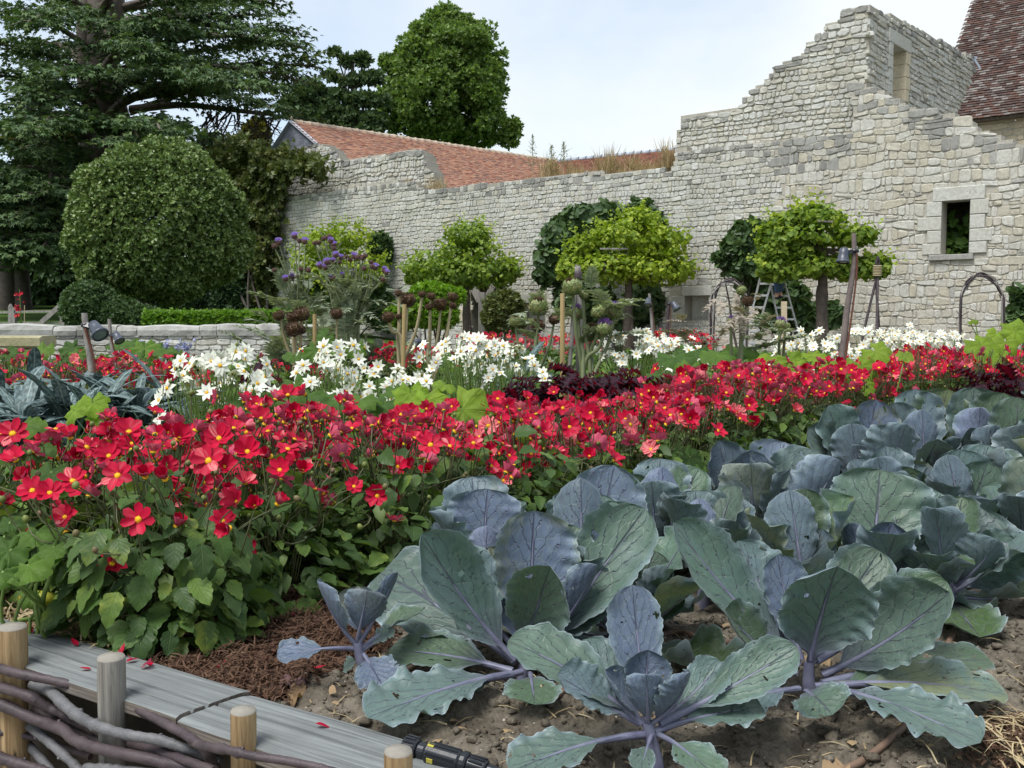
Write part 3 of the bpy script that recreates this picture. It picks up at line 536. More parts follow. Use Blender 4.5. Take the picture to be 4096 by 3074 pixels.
VL = [(0, 0, 0), (.30, -.12, .05), (.55, .25, .10), (.34, .45, .03), (.36, .75, .02), (0, 1.0, -.08), (-.36, .75, .02), (-.34, .45, .03), (-.55, .25, .10), (-.30, -.12, .05), (0, .4, -.03)]
VL_F = [(10, i, i + 1) for i in range(0, 9)] + [(10, 9, 0)]
def ell_pts(n, c, r, shell=.55, up=-1.0):
    """points in the outer part of an ellipsoid with outward normals"""
    d = nrm(rng.normal(size=(n, 3))); d = d[d[:, 2] > up]; k = shell + (1 - shell) * rng.random(len(d)) ** .6
    return np.asarray(c) + d * np.asarray(r) * k[:, None], nrm(d / np.asarray(r))
def crown(name, parent, base, blobs, n, size, mat, tmpl=SPRIG, shell=.5, nj=.6, kind='stuff', up=-1.0, lump=.0, mb=None, upb=.25, gate=None, gf=1.0):
    own = mb is None; mb = mb or MB(); tot = sum((r[0] * r[2]) for _, r in blobs)
    for c, r in blobs:
        q, nn = ell_pts(max(10, int(n * r[0] * r[2] / tot)), c, r, shell, up)
        if lump: a = fbm(q[:, 0] * lump + q[:, 1] * lump * .7, q[:, 2] * lump, 11, 3); q = np.asarray(c) + (q - c) * (1 + .34 * a)[:, None]
        if gate is not None: kp = fbm(q[:, 0] * gf + q[:, 1] * gf * .8, q[:, 2] * gf * 1.3, 31, 3) + .25 * rng.normal(size=len(q)) > gate; q = q[kp]; nn = nn[kp]
        nn = nrm(nn + rng.normal(size=nn.shape) * nj + (0, 0, upb)); sc = size * rng.uniform(.65, 1.3, len(q)); scat(mb, tmpl[0], tmpl[1], frames(nn), q - base, sc)
    return mb.build(name, mat, parent, False, kind=kind) if own else mb
def limb(mb, a, b, r0, r1, k=8, sag=0.0, wig=.06, ns=7):
    a = np.asarray(a, float); b = np.asarray(b, float); t = np.linspace(0, 1, k)[:, None]; L = np.linalg.norm(b - a); p = a + (b - a) * t + np.array((0, 0, 1)) * (sag * L * 4 * t * (1 - t)) + np.cumsum(rng.normal(size=(k, 3)), 0) * wig * L / k * np.sin(PI * t)
    tube(mb, p, np.linspace(r0, r1, k), ns, wob=.06); return p
M_CEDAR = leafmat('cedar_needles', [(.028, .055, .028), (.052, .094, .040), (.088, .142, .052), (.15, .205, .075)], .12, .6, .2, 1.4, .9, var=.5)
M_FEATH = leafmat('feathery_conifer_leaves', [(.035, .065, .03), (.06, .10, .04), (.09, .135, .05)], .2, .6, .2)
M_LIME = leafmat('lime_tree_leaves', [(.050, .095, .020), (.088, .152, .032), (.132, .208, .048), (.19, .27, .07)], .30, .5, .3, 1.6, .5, var=.4)
M_DARKT = leafmat('dark_evergreen_leaves', [(.024, .048, .024), (.044, .078, .034), (.072, .11, .045)], .15, .6, .2)
M_HOLLY = leafmat('holly_oak_leaves', [(.046, .088, .020), (.088, .148, .036), (.15, .215, .06), (.23, .29, .10)], .15, .42, .45, 1.5, .8, var=.4)
M_IVY = leafmat('ivy_leaves', [(.036, .058, .016), (.066, .092, .024), (.10, .122, .032), (.15, .145, .05)], .2, .5, .35, 1.5, .8, var=.5)
M_AUT = leafmat('yellowing_leaves', [(.05, .065, .012), (.10, .10, .02), (.13, .11, .025)], .35, .6, .2)
M_FIG = leafmat('fig_leaves', [(.030, .064, .022), (.055, .10, .034), (.085, .14, .046)], .2, .5, .35)
M_BOX = leafmat('bright_box_leaves', [(.07, .16, .014), (.11, .22, .02), (.16, .27, .035)], .35, .45, .35)
M_VINE = leafmat('vine_leaves', [(.10, .165, .018), (.18, .265, .026), (.28, .36, .036), (.40, .46, .065)], .42, .5, .3, 1.5, .9, var=.45)
M_VINE_D = leafmat('deep_green_vine_leaves', [(.07, .13, .018), (.12, .20, .026), (.19, .275, .036), (.29, .36, .06)], .4, .5, .3, 1.5, .9, var=.45)
M_BRIGHT = leafmat('bright_shrub_leaves', [(.08, .17, .015), (.13, .25, .02), (.19, .31, .03)], .4)
M_COVER = leafmat('low_green_leaves', [(.035, .08, .014), (.06, .13, .02), (.10, .18, .03), (.15, .23, .045)], .35, .5, .3)
# ---- big cedar, nearest limbs towards the garden
CY = 46.0; cb = P(455, 1180, CY); cb[2] = 1.0
ced = thing('cedar_tree', 'huge old cedar with layered dark green boughs and several thick trunks', 'tree', cb); mb = MB()
cq = lambda u, v, y=0.0: P(u, v, CY + y) - cb
tr = tube(MB(), smooth_path([cq(455, 1230), cq(440, 700), cq(425, 540), cq(400, 380), cq(395, 200), cq(390, -60)], 5), np.linspace(1.05, .42, 26), 14, wob=.05)
tube(tr, smooth_path([cq(470, 1000), cq(480, 560), cq(430, 350), cq(450, 150), cq(470, -80)], 5), np.linspace(.8, .35, 21), 10, wob=.06)
tube(tr, smooth_path([cq(405, 900), cq(380, 640), cq(375, 430), cq(340, 250), cq(345, -100)], 5), np.linspace(.75, .28, 21), 10, wob=.06)
tube(tr, smooth_path([cq(300, 640), cq(355, 560), cq(365, 440)], 5), np.linspace(.2, .45, 11), 8, wob=.05)
tr.build('trunk', M_CEDBARK, ced)
# limbs: (start u,v) (end u,v) depth shift of the end, pads along the limb
limbs = [((380, 520), (-80, 560), -8, 1), ((350, 640), (40, 610), -9, 1), ((340, 700), (190, 770), -10, 1), ((300, 760), (-80, 800), -8, 1), ((320, 820), (40, 900), -9, 1), ((330, 900), (170, 990), -9, 1), ((300, 960), (-80, 960), -7, 1), ((350, 1000), (40, 1075), -8, 1), ((330, 560), (130, 540), -11, 1), ((420, 560), (640, 520), -10, .8), ((330, 860), (-60, 1020), -9, 1), ((420, 420), (1080, 430), -4, 1), ((520, 440), (1270, 505), 0, .55), ((430, 330), (1275, 270), -2, 1), ((420, 250), (1210, 195), -3, 1), ((410, 150), (1050, 60), -1, 1), ((400, 60), (980, -40), 0, 1), ((420, 420), (760, 330), -8, 1), ((400, 300), (640, 210), -8, 1),
         ((400, 200), (700, 110), -7, 1), ((380, 430), (-60, 300), -5, 1), ((380, 300), (-60, 170), -5, 1), ((380, 200), (-60, 40), -4, 1), ((400, 120), (110, 90), -8, 1), ((390, 350), (250, 280), -9, 1), ((390, 420), (150, 380), -9, 1), ((380, 460), (30, 420), -6, 1),
         ((400, 60), (60, -60), -3, 1), ((400, 40), (600, -90), -5, 1), ((400, 500), (1000, 360), -9, 1), ((330, 600), (-80, 520), -3, .6), ((300, 640), (60, 690), -7, 1), ((330, 760), (-60, 720), -6, 1), ((420, 620), (560, 585), -9, .8), ((350, 800), (150, 870), -7, 1), ((300, 880), (-50, 880), -4, 1), ((350, 900), (60, 1010), -4, .8),
         ((520, 450), (1150, 360), 3, 1), ((420, 300), (1060, 180), 4, 1), ((410, 120), (900, 10), 5, 1), ((380, 300), (60, 240), 5, 1), ((390, 100), (150, -30), 5, 1), ((430, 350), (1220, 330), -3, .9), ((420, 130), (1190, 130), -1, .9), ((410, 60), (1120, 20), 2, .9), ((410, 0), (760, -60), -7, 1)]
lm = MB(); fol = MB(); twg = MB()
TUFT = [(0, 0, 0), (.11, .55, .05), (0, 1.0, -.18), (-.11, .55, .05), (.52, .66, -.06), (-.52, .66, -.06), (.30, .22, .1), (-.30, .22, .1)]
TUFT_F = [(0, 1, 2, 3), (0, 6, 4, 1), (0, 3, 5, 7)]
for (a, b, dy, dens) in limbs:
    A = cq(*a); B = cq(b[0], b[1], dy); L = np.linalg.norm(B - A); p = limb(lm, A, B, .10 + .011 * L, .035, 12, .06, .10, 6); d = nrm(B - A); side = nrm(np.cross(d, (0, 0, 1)))
    nP = int(L * 2.6 * dens)
    for i in range(nP):
        t = .26 + .74 * (i + R.random()) / nP; k = t * 11; j = min(10, int(k)); c = p[j] + (p[j + 1] - p[j]) * (k - j); wdt = (1.9 * (1 - .62 * t) + .45) * min(1.25, L / 9 + .35); off = R.uniform(-1, 1); tip = c + side * off * wdt + d * R.uniform(.2, .9) + np.array((0, 0, R.uniform(-.25, .35) - .25 * abs(off)))
        if i % 2 == 0: limb(twg, c, tip, .035, .012, 4, .05, .1, 4)
        m_ = 34 if dy > -6 else 44; tt = rng.random(m_) ** .7; q = c + (tip - c) * tt[:, None] + np.c_[rng.normal(size=(m_, 2)) * .36, np.abs(rng.normal(size=m_)) * .06 - .05]
        rad = nrm((q - c) + d * .6 + rng.normal(size=(m_, 3)) * .6); N = nrm(np.c_[rng.normal(size=(m_, 2)) * .45, np.ones(m_)]); x = nrm(np.cross(rad, N)); y = np.cross(N, x); y[:, 2] -= .25; scat(fol, TUFT, TUFT_F, np.stack((x, nrm(y), N), 2), q, rng.uniform(.17, .36, m_))
lm.build('limbs', M_CEDBARK, ced); twg.build('branches', M_BARK, ced, False, kind='stuff'); fol.build('needle_sprays', M_CEDAR, ced, False, kind='stuff')
# bare dead twigs under the right limb
mb = MB()
for i in range(26):
    u = R.uniform(820, 1120); v = 430 + (u - 700) * .08 + R.uniform(0, 30); a = cq(u, v, R.uniform(-1, 1)); p = limb(mb, a, a + np.array((R.uniform(-.9, .9), R.uniform(-.5, .5), -R.uniform(.6, 1.7))), .05, .015, 7, 0, .35, 5)
    for j in range(4): k = R.randint(2, 5); limb(mb, p[k], p[k] + np.array((R.uniform(-.7, .7), R.uniform(-.3, .3), -R.uniform(.1, .6))), .022, .008, 4, 0, .3, 4)
mb.build('dead_twigs', M_BARK, ced, False)
# ---- trees and undergrowth beyond
def simple_tree(name, label, group, base, trunk_r, top, blobs, n, size, mat, limbs_=6, **k):
    t = thing(name, label, 'tree', base, group); b = np.asarray(base, float); mb = MB(); top = np.asarray(top, float); tube(mb, smooth_path([b - b, (top - b) * .5 + rng.normal(size=3) * .15, top - b], 6), np.linspace(trunk_r, trunk_r * .3, 13), 9, wob=.06)
    for c, r in blobs[:limbs_]: limb(mb, (top - b) * R.uniform(.45, .8), np.asarray(c) - b, trunk_r * .35, .03, 8, .05, .12, 6)
    mb.build('trunk', M_BARK, t); crown('crown', t, b, blobs, n, size, mat, **k); return t
pb = lambda u, v, ru, rv, y, dy=0, rd=None: (P(u, v, y + dy), (ru * y / FPX, (rd or ru) * y / FPX * .8, rv * y / FPX))
lb_ = P(1790, 1200, 75); lb_[2] = 2.0
blobs = [pb(1790, 150, 110, 90, 75), pb(1700, 200, 110, 100, 75, 2), pb(1900, 200, 105, 110, 75), pb(1640, 300, 110, 100, 75), pb(1780, 290, 130, 120, 75, -3), pb(1920, 320, 110, 110, 75), pb(1610, 420, 105, 90, 75), pb(1730, 430, 130, 110, 75, -3), pb(1860, 430, 130, 120, 75, -2), pb(1940, 450, 85, 80, 75), pb(1750, 540, 130, 60, 75), pb(1880, 540, 110, 55, 75),
         pb(1790, 70, 55, 45, 75), pb(1740, 90, 50, 45, 75), pb(1860, 100, 50, 40, 75), pb(1560, 330, 50, 50, 75), pb(1985, 260, 42, 60, 75), pb(2010, 520, 50, 50, 75, -2), pb(2055, 515, 32, 38, 75, -2), pb(2030, 560, 45, 26, 75, -2), pb(1590, 480, 65, 60, 75), pb(1550, 250, 35, 30, 75)]
blobs += [pb(1775 + 215 * math.cos(a_) * R.uniform(.75, 1.02), 320 + 245 * math.sin(a_) * R.uniform(.75, 1.02), R.uniform(20, 44), R.uniform(16, 34), 75, R.uniform(-3, 1)) for a_ in np.linspace(0, 2 * PI, 44)]
blobs += [pb(1775 + R.uniform(-170, 170), 330 + R.uniform(-190, 190), R.uniform(35, 60), R.uniform(28, 45), 75, -R.uniform(3.0, 5.0)) for _ in range(30)]
simple_tree('lime_tree', 'tall rounded green tree rising behind the orange barn roof', None, lb_, .5, P(1790, 180, 75), blobs, 34000, .34, M_LIME, 12, tmpl=SPRIG, shell=.40, nj=.8, lump=1.6, gate=-.09, gf=.75)
fb_ = P(1430, 1200, 70); fb_[2] = 2.
blobs = [pb(1380, 250, 28, 22, 70), pb(1450, 240, 30, 22, 70), pb(1330, 300, 28, 14, 70), pb(1400, 320, 45, 20, 70), pb(1480, 310, 55, 22, 70), pb(1350, 380, 40, 22, 70), pb(1430, 400, 60, 22, 70), pb(1500, 400, 55, 25, 70), pb(1340, 210, 18, 12, 70), pb(1300, 430, 65, 32, 70), pb(1380, 470, 70, 35, 70), pb(1490, 490, 60, 40, 70), pb(1250, 470, 80, 45, 70), pb(1420, 545, 120, 40, 70), pb(1240, 370, 70, 35, 70), pb(1180, 420, 60, 40, 70)]
simple_tree('feathery_tree', 'dark open branched conifer between the cedar and the lime tree', None, fb_, .38, P(1410, 220, 70), blobs, 8500, .36, M_FEATH, 12, tmpl=SPRIG, shell=.1, nj=.9, gate=-.08, gf=.9)
for (u, v, ru, rv, y, lab, mt) in ((560, 560, 190, 120, 85, 'yellowish green tree glimpsed behind the cedar trunk', M_FEATH), (180, 560, 200, 120, 90, 'yellow green tree seen under the left cedar boughs', M_AUT), (900, 640, 190, 110, 70, 'dark tree filling the gap right of the cedar trunk', M_DARKT), (1020, 590, 110, 120, 66, 'yellowing tree beside the ivy covered wall', M_AUT)):
    b = P(u, 1200, y); b[2] = 1.5; simple_tree('background_tree', lab, 'trees beyond the cedar', b, .3, P(u, v, y), [pb(u + R.uniform(-.6, .6) * ru, v + R.uniform(-.5, .7) * rv, ru * R.uniform(.3, .55), rv * R.uniform(.3, .5), y) for _ in range(9)], 3000, .42, mt, 9, shell=.2, nj=.9)
# dark thicket under the cedar (one mass) and dark trunks
mb = MB(); 
for i in range(36):
    u = R.uniform(-260, 420); v = R.uniform(760, 1170); y = R.uniform(54, 66)
    if 30 < u < 90 and v > 1020: continue
    c, r = pb(u, v, R.uniform(70, 130), R.uniform(50, 100), y); crown('', None, 0, [(c, r)], 520, .5, None, mb=mb, shell=.3)
for i in range(16):
    c, r = pb(R.uniform(100, 640), R.uniform(1000, 1180), 70, 60, 58); crown('', None, 0, [(c, r)], 420, .45, None, mb=mb, shell=.3)
for i in range(26):
    c, r = pb(R.uniform(330, 1120), R.uniform(1180, 1275), 60, 45, 40); crown('', None, 0, [(c, r)], 300, .3, None, mb=mb, shell=.3)
for i in range(14):
    c, r = pb(R.uniform(730, 960), R.uniform(1120, 1230), 45, 40, 38); crown('', None, 0, [(c, r)], 420, .28, None, mb=mb, shell=.2)
mb.build('thicket', M_DARKT, None, False, kind='stuff')
for u, r_, lab in ((25, .55, 'dark thick trunk at the left edge of the lawn'), (95, .38, 'dark slimmer trunk standing right of the thick one')):
    b = P(u, 1215, 44.); t = thing('park_tree', lab, 'tree', b, 'shaded park trees'); mb = MB(); tube(mb, smooth_path([(0, 0, -.3), (R.uniform(-.2, .2), 0, 2.5), (R.uniform(-.3, .3), 0, 3.2)], 6), np.linspace(r_, r_ * .6, 13), 10, wob=.07); mb.build('trunk', M_BARK, t); crown('crown', t, b, [(P(u + R.uniform(-60, 60), 790 + 95 * i, 43), (1.2, 1.0, .9)) for i in range(3)], 900, .36, M_CEDAR, shell=.2)
# ---- clipped dome tree
DY = 24.0; db = P(565, 1292, DY); db[2] = .3
dt = thing('clipped_tree', 'big clipped evergreen dome tree on a short dark trunk', 'tree', db)
mb = MB(); tube(mb, smooth_path([P(568, 1330, DY) - db, P(572, 1240, DY) - db, P(590, 1120, DY) - db, P(630, 900, DY) - db], 5), np.linspace(.19, .10, 16), 10, wob=.08)
for i in range(9): limb(mb, P(585, 1120, DY) - db, P(R.uniform(400, 880), R.uniform(700, 1050), DY + R.uniform(-1, 1)) - db, .09, .02, 7, .02, .15, 6)
mb.build('trunk', M_BARK, dt)
dc = P(640, 920, DY); prof = []
n = 27000; th = rng.random(n) * 2 * PI; vv = rng.random(n); d = nrm(rng.normal(size=(n, 3))); zz = d[:, 2]
rx = np.where(zz > 0, 1.98, 1.98 - .25 * (-zz) ** 2); rz = np.where(zz > 0, 1.98, 1.72); q = np.c_[np.sign(d[:, 0]) * np.abs(d[:, 0]) ** .92 * rx, d[:, 1] * 2.0, np.sign(zz) * np.abs(zz) ** .86 * rz]
a = fbm(d[:, 0] * 3.2 + d[:, 1] * 2, d[:, 2] * 3.2, 21, 4); q *= (1 + .15 * a + .10 * fbm(d[:, 0] * 9 + d[:, 1] * 7, d[:, 2] * 9, 25, 2) - .26 * rng.random(n) ** 2.2)[:, None]; mb = MB(); nn = nrm(d + rng.normal(size=d.shape) * .75 + (0, 0, .3))
scat(mb, SPRIG5[0], SPRIG5[1], frames(nn), q + dc - db, rng.uniform(.06, .125, n))
k = rng.integers(0, n, 500); scat(mb, SPRIG5[0], SPRIG5[1], frames(nn[k]), q[k] * 1.045 + dc - db, rng.uniform(.08, .13, 500))
mb.build('crown', M_HOLLY, dt, False, kind='stuff')
hb_ = P(370, 1290, 22.); hd = thing('clipped_bush', 'dark rounded clipped bush beside the gate under the dome tree', 'bush', (hb_[0], 22., .3)); bs = np.array((hb_[0], 22., .3))
mb = MB(); [limb(mb, (0, 0, -.3), (R.uniform(-.5, .5), R.uniform(-.4, .4), .5), .03, .01) for _ in range(6)]; mb.build('stems', M_BARK, hd)
crown('foliage', hd, bs, [pb(360, 1230, 112, 100, 22), pb(470, 1260, 95, 70, 22), pb(560, 1275, 90, 50, 22)], 7500, .085, M_FIG, tmpl=SPRIG, shell=.75)
u0, u1 = P(590, 1290, 20.5), P(1300, 1290, 20.5)
hg = thing('box_hedge', 'low bright green clipped box hedge behind the garden wall', 'hedge', ((u0[0] + u1[0]) / 2, 20.5, 0)); bs = np.array(((u0[0] + u1[0]) / 2, 20.5, 0)); n = 9000
q = np.c_[rng.uniform(u0[0], u1[0], n), 20.5 + rng.uniform(-.3, .3, n), rng.uniform(.2, 1.0, n)]; f = rng.random(n); q[f < .5, 1] = 20.2 + rng.normal(size=(f < .5).sum()) * .03; q[f > .6, 2] = 1.02 + rng.normal(size=(f > .6).sum()) * .03
mb = MB(); scat(mb, *SPRIG, frames(nrm(rng.normal(size=(n, 3)) * .6 + (0, -.4, .7))), q - bs, rng.uniform(.05, .09, n)); mb.build('foliage', M_BOX, hg, False, kind='stuff')
mb = MB(); [limb(mb, (x_, R.uniform(-.1, .1), -.2), (x_ + R.uniform(-.2, .2), 0, .9), .02, .008, 5) for x_ in np.linspace(-1.7, 1.7, 24)]; mb.build('stems', M_BARK, hg)
# ---- ivy on the left end of the wall
ivb = P(1000, 1290, 37.); ivb[2] = 0.; iv = thing('ivy', 'dense brownish green ivy smothering the left end of the wall', 'climbing plant', ivb)
poly = [(855, 660), (930, 560), (1010, 560), (1090, 610), (1160, 600), (1250, 640), (1330, 660), (1290, 700), (1180, 720), (1100, 760), (1080, 840), (1110, 900), (1085, 980), (1100, 1060), (1060, 1120), (1010, 1150), (960, 1130), (900, 1200), (870, 1100), (830, 900)]
n = 15000; pu = np.c_[rng.uniform(830, 1340, n), rng.uniform(545, 1200, n)]; pu = pu[inpoly(pu + rng.normal(size=pu.shape) * 14, poly)]; Q_ = np.array([PLN(u, v, W0 + WN * (.25 + .35 * rng.random()) if u > 1075 else W0 + WN * rng.uniform(.1, .9), WN) for u, v in pu])
a = fbm(pu[:, 0] / 60, pu[:, 1] / 60, 41, 3); Q_ += WN * (a * 1.1)[:, None]; mb = MB(); scat(mb, *SPRIG, frames(nrm(rng.normal(size=Q_.shape) * .7 + WN + (0, 0, .4))), Q_ - ivb, rng.uniform(.16, .30, len(Q_))); mb.build('foliage', M_IVY, iv, False, kind='stuff')
mb = MB(); [limb(mb, P(u, 1290, 37.) - ivb, PLN(u + R.uniform(-50, 50), R.uniform(800, 1000), W0 + WN * .1, WN) - ivb, .06, .02, 9, 0, .2) for u in (985, 1010, 1040, 1060)]; mb.build('stems', M_BARK, iv)
crown('hanging_shoots', iv, ivb, [(PLN(1030, 1210, W0 + WN * .3, WN), (.5, .3, .9)), (PLN(1060, 1160, W0 + WN * .3, WN), (.45, .3, .7))], 900, .2, M_IVY, shell=.1)
# ---- trained vines
def vine(label, y, trunk, blobs, n, mat, cane=None):
    blobs = [(c, (r[0] * 1.14, r[1] * 1.35, r[2] * 1.22)) for c, r in blobs]
    b = P(trunk[0][0], 1330, y); b[2] = 0; t = thing('trained_vine', label, 'vine', b, 'vines trained into crowns along the wall'); mb = MB()
    pts = [P(u, v, y) - b for u, v in trunk]; pts[0][2] = -.05; tube(mb, smooth_path(pts, 5), np.linspace(.13, .085, 5 * (len(pts) - 1) + 1), 10, wob=.09); top = pts[-1]
    tube(mb, smooth_path([pts[0] + (.09, .03, 0), (pts[0] + pts[1]) / 2 + (.10, -.04, 0), pts[-1] + (-.05, 0, 0)], 6), np.linspace(.07, .05, 13), 7, wob=.1)
    for c, r in blobs: limb(mb, top, np.asarray(c) - b, .045, .015, 8, .03, .14, 6)
    mb.build('trunk', M_VINEBARK, t); crown('crown', t, b, blobs, int(n * 2.1), .10, mat, tmpl=(VL, VL_F), shell=.40, nj=.6, upb=.5, lump=2.6, gate=-.12, gf=2.6)
    mb = MB()
    for i in range(90):      # young shoots sticking out
        c, r = blobs[R.randrange(len(blobs))]; d = nrm(np.array((R.uniform(-1, 1), R.uniform(-.6, .2), R.uniform(.1, 1.0)))); a = np.asarray(c) + d * np.asarray(r) * .9; m_ = 6; q = a + d * np.linspace(0, .35, m_)[:, None] + rng.normal(size=(m_, 3)) * .03
        scat(mb, VL, VL_F, frames(nrm(rng.normal(size=(m_, 3)) * .6 + (0, -.3, .6))), q - b, np.linspace(.12, .05, m_))
    mb.build('young_shoots', M_VINE, t, False, kind='stuff')
    if cane: bar(MB(), P(*cane[0], y - .55) - b, P(*cane[1], y - .55) - b, .04, .05, (0, -1, 0)).build('training_bar', M_GREYW, t, False)
vine('leftmost bright green vine crown half hidden by purple cardoons', 32.5, [(1330, 1330), (1335, 1240), (1330, 1150)], [pb(1320, 1000, 110, 70, 32.5), pb(1400, 950, 75, 45, 32.5), pb(1300, 950, 55, 40, 32.5), pb(1240, 1060, 75, 70, 32.5), pb(1400, 1060, 115, 70, 32.5), pb(1480, 1090, 70, 70, 32.5), pb(1330, 1110, 120, 70, 32.5)], 4300, M_VINE)
vine('lime green vine crown over the grey timber doorway', 29.0, [(1866, 1340), (1866, 1230), (1868, 1130)], [pb(1880, 945, 85, 45, 29), pb(1850, 1010, 140, 60, 29), pb(1760, 1070, 125, 55, 29), pb(1930, 1090, 145, 55, 29), pb(2030, 1090, 48, 50, 29), pb(1670, 1110, 50, 32, 29), pb(1840, 1110, 120, 45, 29)], 4600, M_VINE_D)
vine('tallest vine crown, broad and tiered, between two dark fig bushes', 25.5, [(2510, 1330), (2512, 1220), (2515, 1120)], [pb(2540, 885, 85, 45, 25.5), pb(2490, 945, 105, 55, 25.5), pb(2620, 965, 110, 65, 25.5), pb(2340, 985, 62, 42, 25.5), pb(2300, 1065, 72, 50, 25.5), pb(2420, 1075, 150, 55, 25.5), pb(2600, 1075, 150, 55, 25.5), pb(2715, 1095, 55, 35, 25.5)], 5600, M_VINE, ((2400, 996), (2510, 996)))
vine('rightmost vine with three flat leafy tiers above the step ladder', 21.0, [(3285, 1330), (3286, 1220), (3290, 1120), (3285, 1000)], [pb(3270, 875, 100, 42, 21), pb(3230, 870, 70, 40, 21), pb(3150, 948, 90, 36, 21), pb(3280, 945, 130, 36, 21), pb(3420, 945, 75, 32, 21), pb(3105, 1000, 62, 44, 21), pb(3080, 950, 40, 40, 21), pb(3110, 1040, 60, 36, 21), pb(3140, 900, 50, 36, 21), pb(3200, 1015, 70, 30, 21), pb(3100, 1075, 75, 42, 21), pb(3230, 1070, 120, 42, 21), pb(3370, 1070, 80, 40, 21), pb(3490, 1065, 62, 42, 21), pb(3530, 1070, 26, 30, 21), pb(3110, 945, 45, 34, 21)], 7200, M_VINE_D, ((3270, 884), (3330, 888)))
def shrub(name, label, cat, y, blobs, n, size, mat, group=None, tmpl=SPRIG, **k):
    c = np.mean([b[0] for b in blobs], 0); b = np.array((c[0], c[1], 0.)); t = thing(name, label, cat, b, group); mb = MB()
    for cc, r in blobs: limb(mb, (R.uniform(-.15, .15), 0, -.05), np.asarray(cc) - b, .035, .01, 8, .02, .15, 6)
    mb.build('stems', M_BARK, t); crown('foliage', t, b, blobs, n, size, mat, tmpl=tmpl, **k); return t
shrub('fig_bush', 'dark green fig bush against the wall left of the tallest vine', 'bush', 27, [pb(2330, 880, 90, 60, 27), pb(2260, 950, 90, 80, 27), pb(2210, 1020, 70, 70, 27), pb(2200, 1100, 60, 50, 27), pb(2350, 960, 90, 90, 27), pb(2420, 860, 60, 50, 27), pb(2620, 900, 55, 60, 27), pb(2560, 850, 60, 45, 27)], 4600, .22, M_FIG, 'dark fig bushes', tmpl=(VL, VL_F), shell=.3)
shrub('fig_bush', 'dark leafy undergrowth around the trunk of the tallest vine', 'bush', 27, [pb(2300, 1200, 90, 70, 27), pb(2400, 1230, 80, 80, 27), pb(2580, 1210, 80, 90, 27), pb(2660, 1230, 40, 80, 27), pb(2460, 1290, 90, 50, 27)], 2600, .2, M_FIG, 'dark fig bushes', tmpl=(VL, VL_F), shell=.3)
shrub('fig_bush', 'dark green fig bush left of the step ladder', 'bush', 23, [pb(2990, 930, 55, 40, 23), pb(2960, 990, 70, 55, 23), pb(2990, 1060, 80, 60, 23), pb(2890, 1035, 34, 22, 23), pb(3040, 920, 40, 25, 23)], 2800, .2, M_FIG, 'dark fig bushes', tmpl=(VL, VL_F), shell=.3)
shrub('fig_bush', 'dark leafy undergrowth behind the legs of the step ladder', 'bush', 23.2, [pb(3060, 1160, 70, 70, 23.2), pb(3160, 1200, 80, 80, 23.2), pb(3220, 1270, 70, 60, 23.2), pb(3090, 1270, 70, 50, 23.2), pb(3000, 1130, 50, 40, 23.2), pb(3330, 1260, 35, 50, 23.2)], 2800, .2, M_FIG, 'dark fig bushes', tmpl=(VL, VL_F), shell=.3)
shrub('fig_bush', 'fig bush cut by the right edge beside the twig arch', 'bush', 20.0, [pb(4085, 1180, 34, 26, 20), pb(4070, 1265, 38, 26, 20), pb(4110, 1235, 40, 40, 20)], 420, .22, M_FIG, 'dark fig bushes', tmpl=(VL, VL_F), shell=.2)
shrub('green_shrub', 'dark green shrub low behind the purple cardoons', 'bush', 33, [pb(1250, 1210, 80, 80, 33), pb(1350, 1230, 90, 80, 33), pb(1480, 1200, 90, 80, 33), pb(1540, 1260, 60, 60, 33), pb(1190, 1270, 70, 50, 33), pb(1520, 1000, 45, 60, 33.5)], 3600, .2, M_FIG, 'shrubs at the wall foot')
shrub('green_shrub', 'bright lime green shrub left of the timber doorway', 'bush', 24, [pb(1720, 1180, 80, 45, 24), pb(1680, 1230, 90, 55, 24), pb(1790, 1190, 60, 40, 24), pb(1740, 1260, 90, 55, 24), pb(1835, 1180, 25, 16, 24), pb(1620, 1260, 70, 50, 24)], 4200, .12, M_BRIGHT, 'shrubs at the wall foot', shell=.3)
shrub('green_shrub', 'round dark green shrub right of the timber doorway', 'bush', 26, [pb(2015, 1230, 75, 60, 26), pb(1985, 1270, 55, 50, 26), pb(2045, 1280, 55, 50, 26)], 2300, .13, M_IVY, 'shrubs at the wall foot', shell=.4)
# leaves seen in the dark window
a, b, c, d = H_WIN; cc = W0 + WD * (a + b) / 2 - WN * 1.0 + np.array((0, 0, c + .5)); vt = thing('window_creeper', 'dim green creeper leaves filling the dark square window', 'climbing plant', cc); n = 90
q = np.c_[rng.uniform(a - .1, b + .1, n), rng.uniform(-.35, .15, n), rng.uniform(c, d - .2, n)]; q = W0 - WN * .62 + np.outer(q[:, 0], WD) + np.outer(q[:, 1], WN) + np.outer(q[:, 2], (0, 0, 1))
mb = MB(); scat(mb, VL, VL_F, frames(nrm(rng.normal(size=(n, 3)) * .35 + WN + (0, 0, .3))), q - cc, rng.uniform(.14, .24, n)); mb.build('leaves', M_COVER, vt, False)
mb = MB(); [limb(mb, (R.uniform(-.3, .3), 0, -.5), (R.uniform(-.3, .3), 0, .7), .012, .006, 6, 0, .2, 5) for _ in range(4)]; mb.build('stems', M_BARK, vt)
